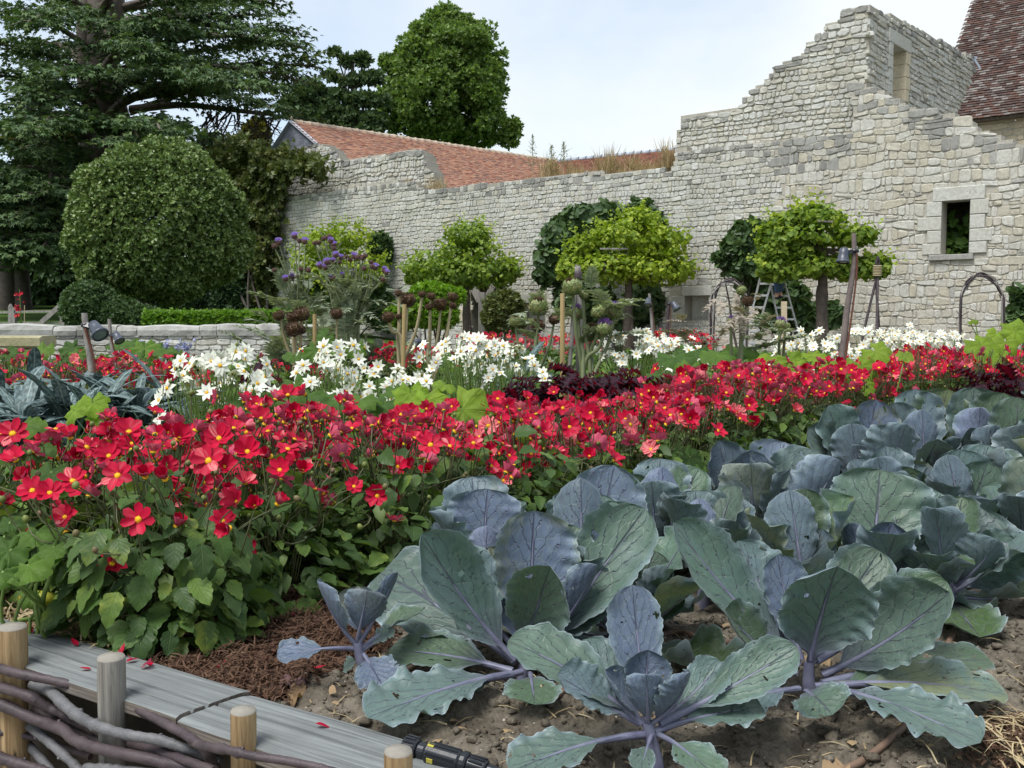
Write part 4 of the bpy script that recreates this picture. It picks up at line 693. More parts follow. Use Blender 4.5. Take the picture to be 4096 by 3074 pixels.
# dry grasses and weeds on the wall tops
M_DRY = leafmat('dry_grass', [(.26, .19, .10), (.36, .28, .16), (.20, .14, .08)], .25)
BLADE = [(-.015, 0, 0), (.015, 0, 0), (.012, .05, .55), (-.012, .05, .55), (0, .22, 1.0)]; BLADE_F = [(0, 1, 2, 3), (3, 2, 4)]
def grass(label, pts, off, n, h, mat=M_DRY, wid=1.0, name='dry_grass', group='dry grass tufts on the wall top'):
    q = np.array([PLN(u, v, W0 + WN * off, WN) for u, v in pts]); c = q.mean(0); t = rng.random(n) * (len(q) - 1); i = t.astype(int); p = q[i] + (q[i + 1] - q[i]) * (t - i)[:, None] + WN * rng.uniform(-.5, .2, n)[:, None]
    cl = (.25 + .75 * np.clip(fbm(t * 2.3, t * 0, 51, 3) * 2.2 + .5, 0, 1)); p[:, 2] -= .05; N = frames(nrm(rng.normal(size=(n, 3)) * .28 + (0, 0, 1))); mb = MB(); scat(mb, np.array(BLADE) * (wid, 1, 1), BLADE_F, N, p - c, h * cl * rng.uniform(.5, 1.2, n))
    o = mb.build(name, mat, None, False, label=label, cat='grass', group=group); o.location = Vector(c); return o
grass('tall tan dry grass on the wall top right of the orange roof', [(2110, 722), (2210, 706), (2330, 700)], -.2, 700, .75)
grass('long band of tan dry grass below the dull red roof', [(2310, 702), (2450, 688), (2560, 684), (2690, 665)], -.2, 1500, .8)
grass('withered grass tuft beside the rounded inner wall end', [(1640, 730), (1760, 758)], -.3, 350, .5)
grass('thin dry grass along the ledge below the broken inner wall', [(1110, 800), (1300, 775), (1500, 745), (1640, 730)], -.3, 600, .32)
for (u, v0, v1, lab) in ((2130, 700, 542, 'tallest wispy seeded weed against the sky'), (2205, 700, 582, 'shorter wispy weed beside the tallest one'), (2254, 690, 566, 'thin wispy weed right of the other two')):
    a = PLN(u, v0, W0 - WN * .3, WN); b = PLN(u, v1, W0 - WN * .3, WN); t = thing('tall_weed', lab, 'weed', a, 'wispy weeds on the wall'); mb = MB(); p = limb(mb, (0, 0, -.1), b - a, .012, .005, 9, 0, .03, 5); mb.build('stem', M_STEMT, t); mb = MB(); H = (b - a)[2]; n = 170
    z = rng.uniform(.25, 1, n); q = np.c_[rng.normal(size=(n, 2)) * (.14 * (1.08 - z))[:, None], z * H]; scat(mb, DIA_V, DIA_F, frames(rng.normal(size=(n, 3))), q, rng.uniform(.03, .06, n))
    for i in range(26): z_ = R.uniform(.2, .95); limb(mb, (0, 0, z_ * H), (R.gauss(0, .2) * (1.1 - z_), R.gauss(0, .2) * (1.1 - z_), z_ * H + .12), .006, .003, 4, 0, .1, 4)
    mb.build('seed_heads', M_STEMS, t, False)
# ------------------------------------------------------------------ flower and leaf shapes
def leaf_grid(L, W, nt, na, prof, fold=.25, droop=.3, ruf=0.0, rk=3, seed=0, serr=0.0, tipc=0.0, blist=0.0):
    """a leaf along +y, upper side +z; prof(t) is the half width 0..1"""
    t = np.linspace(0, 1, nt)[:, None]; a = np.linspace(-1, 1, na)[None, :]; w = prof(t) * W / 2 * (1 + serr * np.sin(t * 60) * np.abs(a))
    th = droop * t; y = np.cumsum(np.r_[[[0]], np.cos(droop * t[1:])], 0) * L / (nt - 1); z = -np.cumsum(np.r_[[[0]], np.sin(droop * t[1:] * 1.2)], 0) * L / (nt - 1)
    X = w * a; Z = z + fold * np.abs(a) * w + ruf * W * np.abs(a) ** 2 * np.sin(2 * PI * rk * t + np.sign(a) * 1.3 + seed) - tipc * L * t ** 3 + blist * fbm(a * 4 + seed, t * 12, seed, 2); Y = y + 0 * a
    i = np.arange(nt * na).reshape(nt, na); F = np.stack((i[:-1, :-1], i[:-1, 1:], i[1:, 1:], i[1:, :-1]), -1).reshape(-1, 4)
    return np.stack((X, Y, Z), -1).reshape(-1, 3), F, np.stack((a + 0 * t, t + 0 * a, np.full((nt, na), seed * .37)), -1).reshape(-1, 3)
ovate = lambda t: np.clip(np.sin(PI * np.clip(t, 0, 1) ** .72), 0, 1) ** .8 + .03
oblong = lambda t: np.clip(1 - np.abs(2 * t ** .85 - 1) ** 3.2, 0, 1) ** .62 * (.55 + .45 * t) + .02
lance = lambda t: np.clip(np.sin(PI * t ** .62), 0, 1) ** .9 + .04
strap = lambda t: np.clip(1 - t ** 7, 0, 1) ** .6 * (.55 + .5 * np.clip(t * 3, 0, 1)) + .02
def petalmat(name, front, back, stripe, streak=.5, pale=None, tint=(1.2, 1.0, 1.3)):
    m = Mt(name); lc = m.lc(); x, y, z = m.sep(lc); s = m.noise(1.0, 3, m.mapv(lc, (9, .8, 3)), .6); r = m.orn()
    f = m.mix(m.ramp(s, [(.45, 0.0), (.75, .5)]), front, tuple(c * .6 for c in front)); f = m.mix(m.ramp(y, [(0.0, .5), (.35, 0.0)]), f, tuple(c * .55 for c in front))
    b = m.mix(m.ramp(s, [(.35, 0.0), (.62, streak)]), back, stripe); c = m.mix(m.back(), f, b)
    if pale: c = m.mix(m.ramp(r, [(.86, 0.0), (.93, .65)]), c, m.mix(m.ramp(s, [(.4, 0.0), (.6, 1.0)]), front, pale))
    c = m.mix(1.0, c, m.ramp(r, [(0.0, (.72, .72, .72)), (1.0, (1.12, 1.12, 1.12))]), 'MULTIPLY')
    return m.done(c, .55, .22, trans=.15, tcol=m.mix(1.0, c, tint, 'MULTIPLY'))
M_RED = petalmat('crimson_petal', (.47, .002, .034), (.54, .035, .105), (.68, .25, .31), .5, (.72, .40, .36))
M_WHITE = petalmat('white_petal', (.78, .80, .70), (.74, .77, .62), (.62, .68, .46), .4, None, (1.0, 1.05, .85))
M_CENT = leafmat('yellow_flower_centre', [(.62, .30, .01), (.80, .46, .02), (.85, .55, .04)], .1, .7, .2, nsc=60)
M_CALYX = leafmat('green_calyx', [(.06, .10, .02), (.10, .15, .03)], .1)
M_BUD = leafmat('flower_bud', [(.10, .13, .03), (.16, .20, .05), (.14, .06, .06)], .15, src='object')
def dahl_leafmat(name, cols, yel):
    m = Mt(name); lc = m.lc(); x, y, z = m.sep(lc); r = m.orn(); c = m.ramp(r, [(i / (len(cols) - 1), q) for i, q in enumerate(cols)])
    n = m.noise(16, 5, m.pos(), .6); c = m.mix(m.math('MULTIPLY', m.ramp(n, [(.48, 0.0), (.62, 1.0)]), m.ramp(m.math('FRACT', m.math('MULTIPLY', r, 7.3)), [(.72, 0.0), (1.0, .7)])), c, yel)
    ax = m.math('ABSOLUTE', x); k = m.math('SUBTRACT', m.math('MULTIPLY', y, 6.0), m.math('MULTIPLY', ax, 2.0)); v = m.math('ABSOLUTE', m.math('SUBTRACT', m.math('FRACT', k), .5))
    vein = m.math('MAXIMUM', m.ramp(v, [(.0, 1.0), (.09, 0.0)]), m.ramp(ax, [(.03, 1.0), (.08, 0.0)])); c = m.mix(m.math('MULTIPLY', vein, .14), c, tuple(min(1, q * 1.5) for q in cols[-1]))
    c = m.mix(m.back(), c, m.mix(.5, c, (.13, .17, .09))); n2 = m.noise(60, 3, m.pos())
    h = m.math('ADD', m.math('MULTIPLY', vein, -1.0), m.math('MULTIPLY', n2, .6)); return m.done(c, .50, .28, normal=m.bump(h, .5, .004), trans=.25, tcol=m.mix(1.0, c, (1.9, 2.0, .6), 'MULTIPLY'))
M_DLEAF = dahl_leafmat('dahlia_leaf', [(.028, .062, .016), (.045, .092, .020), (.066, .125, .026), (.042, .08, .024), (.095, .16, .03)], (.24, .28, .04))
M_DCOVER = leafmat('dahlia_foliage', [(.026, .055, .014), (.045, .09, .020), (.07, .125, .026), (.13, .20, .038)], .3, .5, .3)
M_SQ = None
def squashmat(name, cols):
    m = Mt(name); lc = m.lc(); x, y, z = m.sep(lc); r = m.orn(); c = m.ramp(r, [(i / (len(cols) - 1), q) for i, q in enumerate(cols)])
    an = m.math('ARCTAN2', x, y); k = m.math('FRACT', m.math('ADD', m.math('MULTIPLY', an, 7 / (2 * PI)), .5)); v = m.ramp(m.math('ABSOLUTE', m.math('SUBTRACT', k, .5)), [(.0, 1.0), (.05, 0.0)])
    nn = m.n('ShaderNodeTexVoronoi', {'feature': 'DISTANCE_TO_EDGE'}, Vector=lc, Scale=7.0).outputs['Distance']; net = m.ramp(nn, [(.0, .5), (.06, 0.0)]); v = m.math('MAXIMUM', v, net)
    c = m.mix(m.math('MULTIPLY', v, .4), c, tuple(min(1, q * 1.6) for q in cols[-1])); n = m.noise(14, 4, m.pos()); c = m.mix(1.0, c, m.ramp(n, [(.3, (.8, .8, .8)), (.7, (1.15, 1.15, 1.1))]), 'MULTIPLY')
    return m.done(c, .6, .3, normal=m.bump(m.math('MULTIPLY', v, -1.0), .5, .01), trans=.42, tcol=m.mix(1.0, c, (1.7, 1.8, .6), 'MULTIPLY'))
M_SQ = squashmat('squash_leaf', [(.045, .10, .02), (.075, .15, .024), (.12, .21, .032)])
M_SQL = squashmat('lime_squash_leaf', [(.15, .25, .02), (.20, .31, .025), (.17, .27, .03)])
# petals
def petal_V(kind, seed):
    rd = random.Random(seed)
    if kind == 'red': return leaf_grid(1.0, .70 + rd.uniform(-.05, .06), 7, 5, oblong, fold=rd.uniform(.05, .5), droop=rd.uniform(-.45, .35), ruf=.05, rk=1, seed=seed, tipc=rd.uniform(-.15, .1))
    return leaf_grid(1.0, .50 + rd.uniform(-.04, .05), 6, 5, lance, fold=rd.uniform(.0, .35), droop=rd.uniform(-.15, .45), ruf=.04, rk=1, seed=seed)
def flower_core(seed, calyx=True, r=.21):
    rd = random.Random(seed); mb = MB(); lathe(mb, [(r, -.02), (r * .95, .06), (r * .6, .13), (.01, .16)], 10, mi=0, cap=False)
    n = 34; k = np.arange(n); rr = r * np.sqrt((k + .5) / n) * 1.05; an = k * 2.39996; q = np.c_[rr * np.cos(an), rr * np.sin(an), .13 - .1 * (rr / r) ** 2]
    N = nrm(np.c_[q[:, :2] * 2.2, np.full(n, .6)]); scat(mb, [(-.02, 0, 0), (.02, 0, 0), (0, .02, .0), (0, 0, .11)], [(0, 1, 3), (1, 2, 3), (2, 0, 3)], frames(N), q, 1.0, 0)
    if calyx:
        lathe(mb, [(.03, -.26), (.12, -.2), (.19, -.08), (.17, -.01)], 8, mi=1); 
        scat(mb, [(-.05, .10, -.06), (.05, .10, -.06), (.0, .34, -.12)], [(0, 1, 2)], np.array([rot3('Z', j * PI / 4) for j in range(8)]), np.zeros((8, 3)), 1.0, 1)
    return mb
def make_flower(kind, seed, npet=8):
    rd = random.Random(seed); mb = flower_core(seed, r=.20 if kind == 'red' else .19); op = rd.uniform(.0, 1.05) if kind == 'red' else rd.uniform(-.25, .35)
    for j in range(npet):
        V, F, lc = petal_V(kind, seed * 10 + j % 3); M = rot3('Z', j * 2 * PI / npet + rd.uniform(-.12, .12)) @ rot3('X', op + rd.uniform(-.15, .15)); V = V.copy(); V[:, 1] += .10; mb.add(V @ M.T + (0, 0, .012 * (j % 2)), F, 2, lc)
    return mb.mesh('flower', [M_CENT, M_CALYX, M_RED if kind == 'red' else M_WHITE])
FL_RED = [make_flower('red', s, 8 if s % 4 else 11) for s in range(14)]; FL_WHITE = [make_flower('white', s + 20) for s in range(6)]
CORES = [flower_core(s).mesh('flower', [M_CENT, M_CALYX]) for s in range(3)]
PETALS = []
for s in range(10):
    V, F, lc = petal_V('red', s + 3); V = V.copy(); V[:, 1] += .10; PETALS.append(MB().add(V, F, 0, lc).mesh('petal', M_RED))
stem_me = {}
def stem_mesh(mat, r=1.0, n=6):
    k = (mat.name, r)
    if k not in stem_me:
        t = np.linspace(0, 1, 8); pts = np.c_[.045 * np.sin(PI * t), .03 * np.sin(2 * PI * t), t]; stem_me[k] = tube(MB(), pts, np.full(8, .0024 * r), n).mesh('stem', mat)
    return stem_me[k]
def add_stem(parent, a, b, mat, r=1.0, name='stem'):
    a = np.asarray(a, float); b = np.asarray(b, float); d = b - a; L = np.linalg.norm(d); M = frame(d, (R.uniform(-1, 1), R.uniform(-1, 1), .2)); return ob(name, stem_mesh(mat, r), parent, TM(a, M, (1, 1, L)))
bud_me = lathe(MB(), [(.1, -.5), (.38, -.35), (.5, 0), (.38, .4), (.05, .62)], 8).mesh('bud', M_BUD)
DL = []
for s in range(6):
    V, F, lc = leaf_grid(1.0, .62 + .05 * (s % 3), 15, 7, ovate, fold=.12 + .05 * (s % 4), droop=.25 + .12 * (s % 4), ruf=.04, rk=2 + s % 2, seed=s, serr=.10); DL.append(MB().add(V, F, 0, lc).mesh('leaf', M_DLEAF))
DLV = leaf_grid(1.0, .58, 4, 3, ovate, fold=.2, droop=.4)
def dahlia_foliage(seed, r, h, n, size, stems=18):
    g = np.random.default_rng(seed); mb = MB(); q = nrm(g.normal(size=(n, 3))); q[:, 2] = np.abs(q[:, 2]); k = .55 + .45 * g.random(n) ** .5; p = q * (r, r, h) * k[:, None]; p[:, 2] = np.maximum(p[:, 2], .02)
    out = nrm(np.c_[q[:, :2] + g.normal(size=(n, 2)) * .5, g.normal(size=n) * .35 - .12]); N = nrm(np.c_[q[:, :2] * .7, np.ones(n)] + g.normal(size=(n, 3)) * .4); x = nrm(np.cross(out, N)); N = np.cross(x, out)
    scat(mb, DLV[0], [tuple(f) for f in DLV[1]], np.stack((x, out, N), 2), p, size * g.uniform(.6, 1.35, n), 0)
    for i in range(stems): a = g.uniform(0, 2 * PI); rr = r * .8 * math.sqrt(g.random()); tube(mb, [(rr * .4 * math.cos(a), rr * .4 * math.sin(a), .05), (rr * .8 * math.cos(a), rr * .8 * math.sin(a), h), (rr * math.cos(a), rr * math.sin(a), h + g.uniform(.05, .2))], .003, 4, 1)
    return mb
FOL_M = [dahlia_foliage(100 + i, .31, .47, 250, .085).mesh('foliage', [M_DCOVER, M_STEMD]) for i in range(4)]
FOL_W = [dahlia_foliage(120 + i, .30, .42, 170, .07, 44).mesh('foliage', [M_COVER, M_STEMG]) for i in range(3)]
def flower_at(parent, loc, N, size, kind, near, stem_from=None, smat=None, sr=1.0):
    M = frame(N, (R.uniform(-1, 1), R.uniform(-1, 1), .5))
    if near:
        f = ob('flower', CORES[R.randrange(3)], parent, TM(loc, M, size)); op = R.choice((.12, .3, .45, .6, .8, 1.0)); npt = 8 if R.random() < .8 else 7
        for j in range(npt): ob('petal', PETALS[R.randrange(len(PETALS))], f, TM((0, 0, .012 * (j % 2)), rot3('Z', j * 2 * PI / npt + R.uniform(-.1, .1)) @ rot3('X', op + R.uniform(-.14, .14))))
    else: f = ob('flower', (FL_RED if kind == 'red' else FL_WHITE)[R.randrange(14 if kind == 'red' else 6)], parent, TM(loc, M, size))
    if stem_from is not None: add_stem(parent, stem_from, np.asarray(loc) - np.asarray(N) * size * .24, smat or M_STEMD, sr)
    return f
RLAB = {'name': 'red_dahlia', 'cat': 'flowering plant'}
def red_plant(pos, label, group, nfl, near=0, hand=(), h=.60, r=.30, size=.042, stems=True, spread=1.0):
    x, y = pos; t = thing('red_dahlia', label, 'dahlia', (x, y, 0), group); s_ = h / .6
    if near:
        for i in range(near):
            q = nrm(np.array((R.gauss(0, 1), R.gauss(0, 1) - .15, abs(R.gauss(0, .8))))); k = .45 + .55 * R.random() ** .5; p = q * (r, r, .49) * k; p[2] = max(.025, p[2]); out = nrm(np.array((q[0] + R.gauss(0, .45), q[1] + R.gauss(0, .45), R.gauss(0, .3) - .12))); N = nrm(np.array((q[0] * .6, q[1] * .6, 1.0)) + rng.normal(size=3) * .35); xx = nrm(np.cross(out, N)); N = np.cross(xx, out)
            ob('leaf', DL[R.randrange(6)], t, TM(p, np.stack((xx, out, N), 1), R.choice((.045, .06, .075, .085, .10))))
        if near > 200:
            for i in range(120):
                a = R.uniform(-PI - .2, .25); rr = r * R.uniform(.85, 1.1); p = np.array((rr * math.cos(a), rr * math.sin(a), R.uniform(.07, .36))); out = nrm(np.array((math.cos(a) * .75 + R.gauss(0, .25), math.sin(a) * .75, -R.uniform(.25, 1.1)))); N = nrm(np.array((math.cos(a), math.sin(a), .9)) + rng.normal(size=3) * .2); xx = nrm(np.cross(out, N)); N = np.cross(xx, out)
                ob('leaf', DL[R.randrange(6)], t, TM(p, np.stack((xx, out, N), 1), R.choice((.055, .07, .085, .10))))
        ob('inner_foliage', FOL_M[R.randrange(4)], t, TM((0, 0, 0), rot3('Z', R.uniform(0, 6)), (.75, .75, .8)), kind='stuff')
    else: ob('foliage', FOL_M[R.randrange(4)], t, TM((0, 0, 0), rot3('Z', R.uniform(0, 6)), (r / .3, r / .3, s_)), kind='stuff')
    fls = []
    for i in range(nfl):
        a = R.uniform(0, 2 * PI); rr = r * 1.02 * spread * math.sqrt(R.random()); z = h * (1.0 - (.42 + .25 * (math.sin(a) < 0 and near > 0)) * (rr / r) ** 2 * R.random()) + R.uniform(-.10, .07)
        fls.append((np.array((rr * math.cos(a), rr * math.sin(a), z)), nrm(np.array((R.gauss(0, .45) + .6 * rr / r * math.cos(a), -.30 + R.gauss(0, .55), .62 + R.gauss(0, .18)))), size * R.uniform(.82, 1.12)))
    for (p, N, sz) in list(hand): fls.append((np.asarray(p) - np.array((x, y, 0)), nrm(np.asarray(N, float)), sz))
    for p, N, sz in fls:
        flower_at(t, p, N, sz * (.95 if near else 1.14), 'red', near > 0, (p * (.35, .35, 0) + (0, 0, .12)) if stems else None)
        if stems and R.random() < .55:
            b = p + np.array((R.gauss(0, .07), R.gauss(0, .07), R.uniform(-.12, .03))); ob('bud', bud_me, t, TM(b, frame((R.gauss(0, .4), R.gauss(0, .4), 1)), R.uniform(.014, .022))); add_stem(t, p * (.5, .5, 0) + (0, 0, .2), b - (0, 0, .008), M_STEMD)
    return t
# hand-set blossoms of the front clumps: (u, v, distance, normal, radius)
HAND = [(554, 2079, 2.62, (-.05, -.95, .25), .046), (1019, 2025, 2.72, (0, -.85, .5), .041), (918, 2114, 2.68, (-.3, -.9, .1), .041), (949, 2009, 2.8, (-.5, -.7, .4), .04), (835, 1845, 2.75, (-.1, -.85, .5), .05), (990, 1810, 2.82, (.1, -.8, .6), .05), (471, 1905, 2.7, (-.1, -.8, .5), .045), (582, 1908, 2.72, (.1, -.7, .7), .044), (661, 1918, 2.72, (0, -.7, .7), .044),
        (291, 1927, 2.72, (.1, -.6, .8), .045), (130, 1965, 2.7, (.1, -.8, .6), .043), (199, 1975, 2.68, (.2, -.7, .6), .042), (51, 1737, 2.95, (.1, -.8, .6), .05), (63, 1842, 2.85, (-.2, -.6, .8), .044), (92, 1918, 2.8, (.2, -.7, .7), .042), (516, 1731, 2.95, (.2, -.55, .8), .05), (715, 1756, 2.9, (.4, -.5, .7), .05), (877, 1756, 2.95, (.1, -.75, .6), .05), (620, 1839, 2.85, (0, -.5, .85), .046),
        (1120, 1883, 2.95, (0, -.8, .6), .042), (1212, 1883, 2.98, (.2, -.7, .6), .042), (1260, 1959, 2.95, (.4, .3, .8), .04), (1108, 2019, 2.9, (.6, -.2, .8), .04), (1510, 1985, 3.35, (-.1, -.85, .45), .046), (1590, 1870, 3.5, (.1, -.75, .6), .045), (1710, 1885, 3.55, (0, -.8, .5), .045), (1650, 1870, 3.6, (-.3, -.7, .6), .043), (2190, 1860, 4.3, (.1, -.9, .4), .044), (2205, 1920, 4.25, (.2, -.9, .3), .045), (2110, 1885, 4.2, (-.1, -.85, .5), .046), (2240, 1830, 4.4, (.2, -.7, .5), .043), (2100, 1790, 4.3, (-.2, -.9, .3), .043)]
SD = nrm((.65, .76, 0)); SN = np.array((-.76, .65, 0)); SO = np.array((-1.06, 2.93, 0))
plants = []; used = set()
for i in range(24):
    for j in range(3):
        p = SO + SD * (i * .43 + R.uniform(-.06, .06) + (.2 if j % 2 else 0)) + SN * (j * .36 + R.uniform(-.05, .05)); plants.append((p[1], i, j, p))
for i, j, off in ((-.9, .9, 0), (-.45, 1.4, 0), (-.7, 0.35, 0)): p = SO + SD * i * .5 + SN * (j + .35); plants.append((p[1], -1, 0, p))
plants.sort(key=lambda q: q[0]); near_n = 0
hp = [(P(u, v, y), N, s) for (u, v, y, N, s) in HAND]
assign = {}
for h_ in hp:
    k = min(range(len(plants)), key=lambda k_: np.linalg.norm((h_[0] - plants[k_][3])[:2]) + (0 if plants[k_][0] < 4.6 else 9)); assign.setdefault(k, []).append(h_)
for k, (y, i, j, p) in enumerate(plants):
    u, v = proj(np.array((p[0], p[1], .5)))
    if u < -260 or u > 4450: continue
    nr = y < 4.3
    if nr and i == 0 and j == 0: lab, gr = 'front red dahlia clump with large glossy leaves drooping onto the brown mulch', 'red dahlias in the long front row'
    elif nr and u < 420: lab, gr = 'red dahlia plant at the left edge behind the straw', 'red dahlias in the long front row'
    else:
        rowl = ('front line of the long row', 'middle line of the long row', 'back line of the long row')[j]
        seg = [l_ for lim, l_ in ((420, 'at the left edge'), (1000, 'below the bushy white dahlia'), (1500, 'above the young cabbage'), (1900, 'near the big lime squash leaf'), (2300, 'below the dense white dahlias'), (2650, 'below the purple kale'), (3000, 'below the bent artichoke'), (3320, 'left of the tall lamp stake'), (3600, 'right of the tall lamp stake'), (9e9, 'by the far cabbages')) if u < lim][0]
        lab, gr = 'red dahlia, ' + rowl + ' ' + seg, 'red dahlias in the long front row'
    nf = max(5, (22 if not nr else 44) - len(assign.get(k, ()))); 
    if j == 0 and nr: nf = max(16, nf - 20)
    near = (250 if (i == 0 and j == 0) else 170) if y < 4.3 and j < 3 else 0
    red_plant(p[:2], lab, gr, nf if y < 7.5 else 13, near, assign.get(k, ()), h=((.51 if u < 750 else .57) if j else .53) if y < 4.0 else (.45 if u < 2750 else .55), r=.285 if (i == 0 and j == 0) else .29, size=.043, stems=y < 8, spread=1.0)
def far_reds(u0, u1, v0, v1, y0, y1, n, label, group, h=.55, nfl=9):
    for k in range(n):
        y = y0 + (y1 - y0) * (k + .5) / n + R.uniform(-.2, .2); u = R.uniform(u0, u1); x = (u - 2048) / FPX * y; red_plant((x, y), label, group, nfl, 0, (), h=h, r=.34, size=.044, stems=y < 9, spread=1.1)
far_reds(0, 700, 0, 0, 7.3, 9.6, 17, 'red dahlia plant in the left bed behind the blue green kale', 'red dahlias behind the kale', .56, 11)
far_reds(1440, 1730, 0, 0, 10.2, 12.3, 7, 'red dahlia plant behind the dry artichoke stalks', 'red dahlias behind the dry artichokes', .60, 18)
far_reds(1150, 1250, 0, 0, 9.0, 9.6, 2, 'red dahlia plant at the foot of the short dry artichokes', 'red dahlias at the dry artichokes', .55, 12)
far_reds(1900, 2380, 0, 0, 13, 17, 14, 'red dahlia plant in the far bed before the timber doorway', 'red dahlias before the doorway', .66, 13)
far_reds(2570, 2880, 0, 0, 14, 17.5, 9, 'red dahlia plant in the far bed below the small wall niche', 'red dahlias below the niche', .68, 13)
far_reds(3650, 4150, 0, 0, 7.6, 9.2, 9, 'red dahlia plant in the right hand bed near the twig arch', 'red dahlias near the twig arch', .64, 12)
# ---- white dahlias
def white_plant(pos, label, nfl, h=.72, r=.28, size=.048, stems=True, group='white dahlias in the middle beds'):
    x, y = pos; t = thing('white_dahlia', label, 'dahlia', (x, y, 0), group); ob('foliage', FOL_W[R.randrange(3)], t, TM((0, 0, 0), rot3('Z', R.uniform(0, 6)), (r / .3, r / .3, h / .72)), kind='stuff')
    for i in range(nfl):
        a = R.uniform(0, 2 * PI); rr = r * 1.12 * math.sqrt(R.random()); z = h * (1.03 - .5 * (rr / r) ** 2 * R.random() ** .7) + R.uniform(-.04, .04); p = np.array((rr * math.cos(a), rr * math.sin(a), z)); N = nrm(np.array((R.gauss(0, .4) + .5 * rr / r * math.cos(a), -.62 + R.gauss(0, .4), .5 + R.gauss(0, .25))))
        flower_at(t, p, N, size * R.uniform(.85, 1.1), 'white', False, (p * (.5, .5, 0) + (0, 0, .2)) if stems else None, M_STEMG, 1.0)
        if stems and R.random() < .4: b = p + np.array((R.gauss(0, .08), R.gauss(0, .06), R.uniform(-.1, .04))); ob('bud', bud_me, t, TM(b, None, R.uniform(.012, .02))); add_stem(t, p * (.6, .6, 0) + (0, 0, .25), b - (0, 0, .01), M_STEMG)
at = lambda u, y: ((u - 2048) / FPX * y, y)
for (u, y, n, h, r, lab) in ((845, 5.1, 44, .72, .27, 'bushy white dahlia at left, right of the first lamp stake'), (1320, 6.2, 24, .74, .26, 'white dahlia in front of the short dry artichokes'), (1420, 6.6, 20, .64, .30, 'lower white dahlia left of the cut bamboo cane'), (1080, 5.6, 9, .55, .26, 'sparse low white dahlia by the dark purple kale'), (1590, 6.2, 14, .58, .28, 'small white dahlia at the foot of the tall dry artichokes'),
                          (1870, 7.2, 44, .76, .36, 'tallest dense white dahlia left of the green artichokes'), (2020, 7.5, 30, .70, .34, 'dense white dahlia touching the large purple kale'), (2530, 9.0, 42, .78, .36, 'tall narrow white dahlia right of the green artichokes'), (2620, 8.7, 26, .68, .34, 'white dahlia sloping down right of the purple kale'), (2730, 10.0, 26, .72, .30, 'white dahlia below the two small lamp stakes'),
                          (3180, 9.6, 26, .78, .32, 'white dahlia beside the pale board stake'), (3290, 9.4, 24, .70, .36, 'white dahlia under the step ladder vine'), (3460, 9.2, 40, .80, .32, 'white dahlia just right of the tall lamp stake'), (3650, 11.0, 34, .80, .36, 'white dahlia in the far right bed, left one'), (3780, 11.2, 30, .78, .36, 'white dahlia in the far right bed beside the twig arch'), (3400, 8.3, 12, .58, .3, 'low sparse white dahlia at the foot of the lamp stake')):
    white_plant(at(u, y), lab, int(n * 1.2), h, r, .050)
# ---- squash plants
def squash_leaf(seed, mat, N_=35):
    rd = np.random.default_rng(seed); ph = np.linspace(-PI + .12, PI - .12, N_); rim = 1 + .10 * np.cos(7 * ph) + .03 * rd.normal(size=N_) + .06 * np.cos(ph); rim *= np.clip((PI - np.abs(ph)) / .45, .5, 1); V = [(0, 0, 0)]; F = []
    for k, f in enumerate((.3, .6, .85, 1.0)):
        for a, r in zip(ph, rim): r_ = r * f * .5; V.append((r_ * math.sin(a), r_ * math.cos(a) + .03, .10 * f * f * (1 if k < 3 else .8) + .05 * f * math.sin(7 * a + seed) + .04 * f * rd.normal() * (k > 1) - .16 * f ** 3))
    F += [(0, 1 + i + 1, 1 + i) for i in range(N_ - 1)]
    for k in range(3): F += [(1 + k * N_ + i, 1 + k * N_ + i + 1, 1 + (k + 1) * N_ + i + 1, 1 + (k + 1) * N_ + i) for i in range(N_ - 1)]
    V = np.array(V); return MB().add(V, F, 0, V * 2).mesh('leaf', mat)
SQ = [squash_leaf(s, M_SQ) for s in range(4)]; SQL = [squash_leaf(s + 9, M_SQL) for s in range(3)]
def squash(label, y, leaves, lime=False, base=None, group='squash plants between the flowers'):
    """leaves: (u, v, radius px, distance, normal)"""
    c = np.mean([P(l[0], l[1], l[3]) for l in leaves], 0); b = np.array((c[0], c[1] + .05, 0)) if base is None else np.asarray(base, float); t = thing('squash_plant', label, 'squash', b, group)
    for (u, v, r, yy, N) in leaves:
        p = P(u, v, yy) - b; s = 2 * r * yy / FPX; N = nrm(np.asarray(N, float)); M = frame(N, (R.uniform(-.8, .8), -.8, -.5)); ob('leaf', R.choice(SQL if lime else SQ), t, TM(p, M, s)); add_stem(t, (R.uniform(-.05, .05), 0, 0), p - M[:, 1] * s * .02, M_STEMG, 2.2)
    return t
UPc = (0, -.35, .9); FAC = (0, -.8, .55)
squash('squash plant with one big upright yellow green leaf amid the red dahlias', 4.9, [(1850, 1640, 120, 4.9, (.15, -.85, .4)), (1700, 1610, 90, 5.1, (-.3, -.8, .5)), (1640, 1570, 70, 5.4, FAC), (1780, 1540, 50, 5.2, (.3, -.3, .9))], True)
squash('young lime squash shoot in front of the lamp stake', 4.6, [(370, 1610, 62, 4.4, (.1, -.8, .6)), (300, 1640, 60, 4.3, (-.5, -.6, .5)), (400, 1670, 50, 4.4, (.4, -.6, .7))], True)
squash('squash plant with one round pale leaf among the left dahlias', 3.2, [(205, 1890, 80, 3.1, (.1, -.5, .85)), (150, 1800, 70, 3.3, UPc), (100, 1700, 80, 3.5, UPc), (250, 1960, 45, 3.1, UPc)])
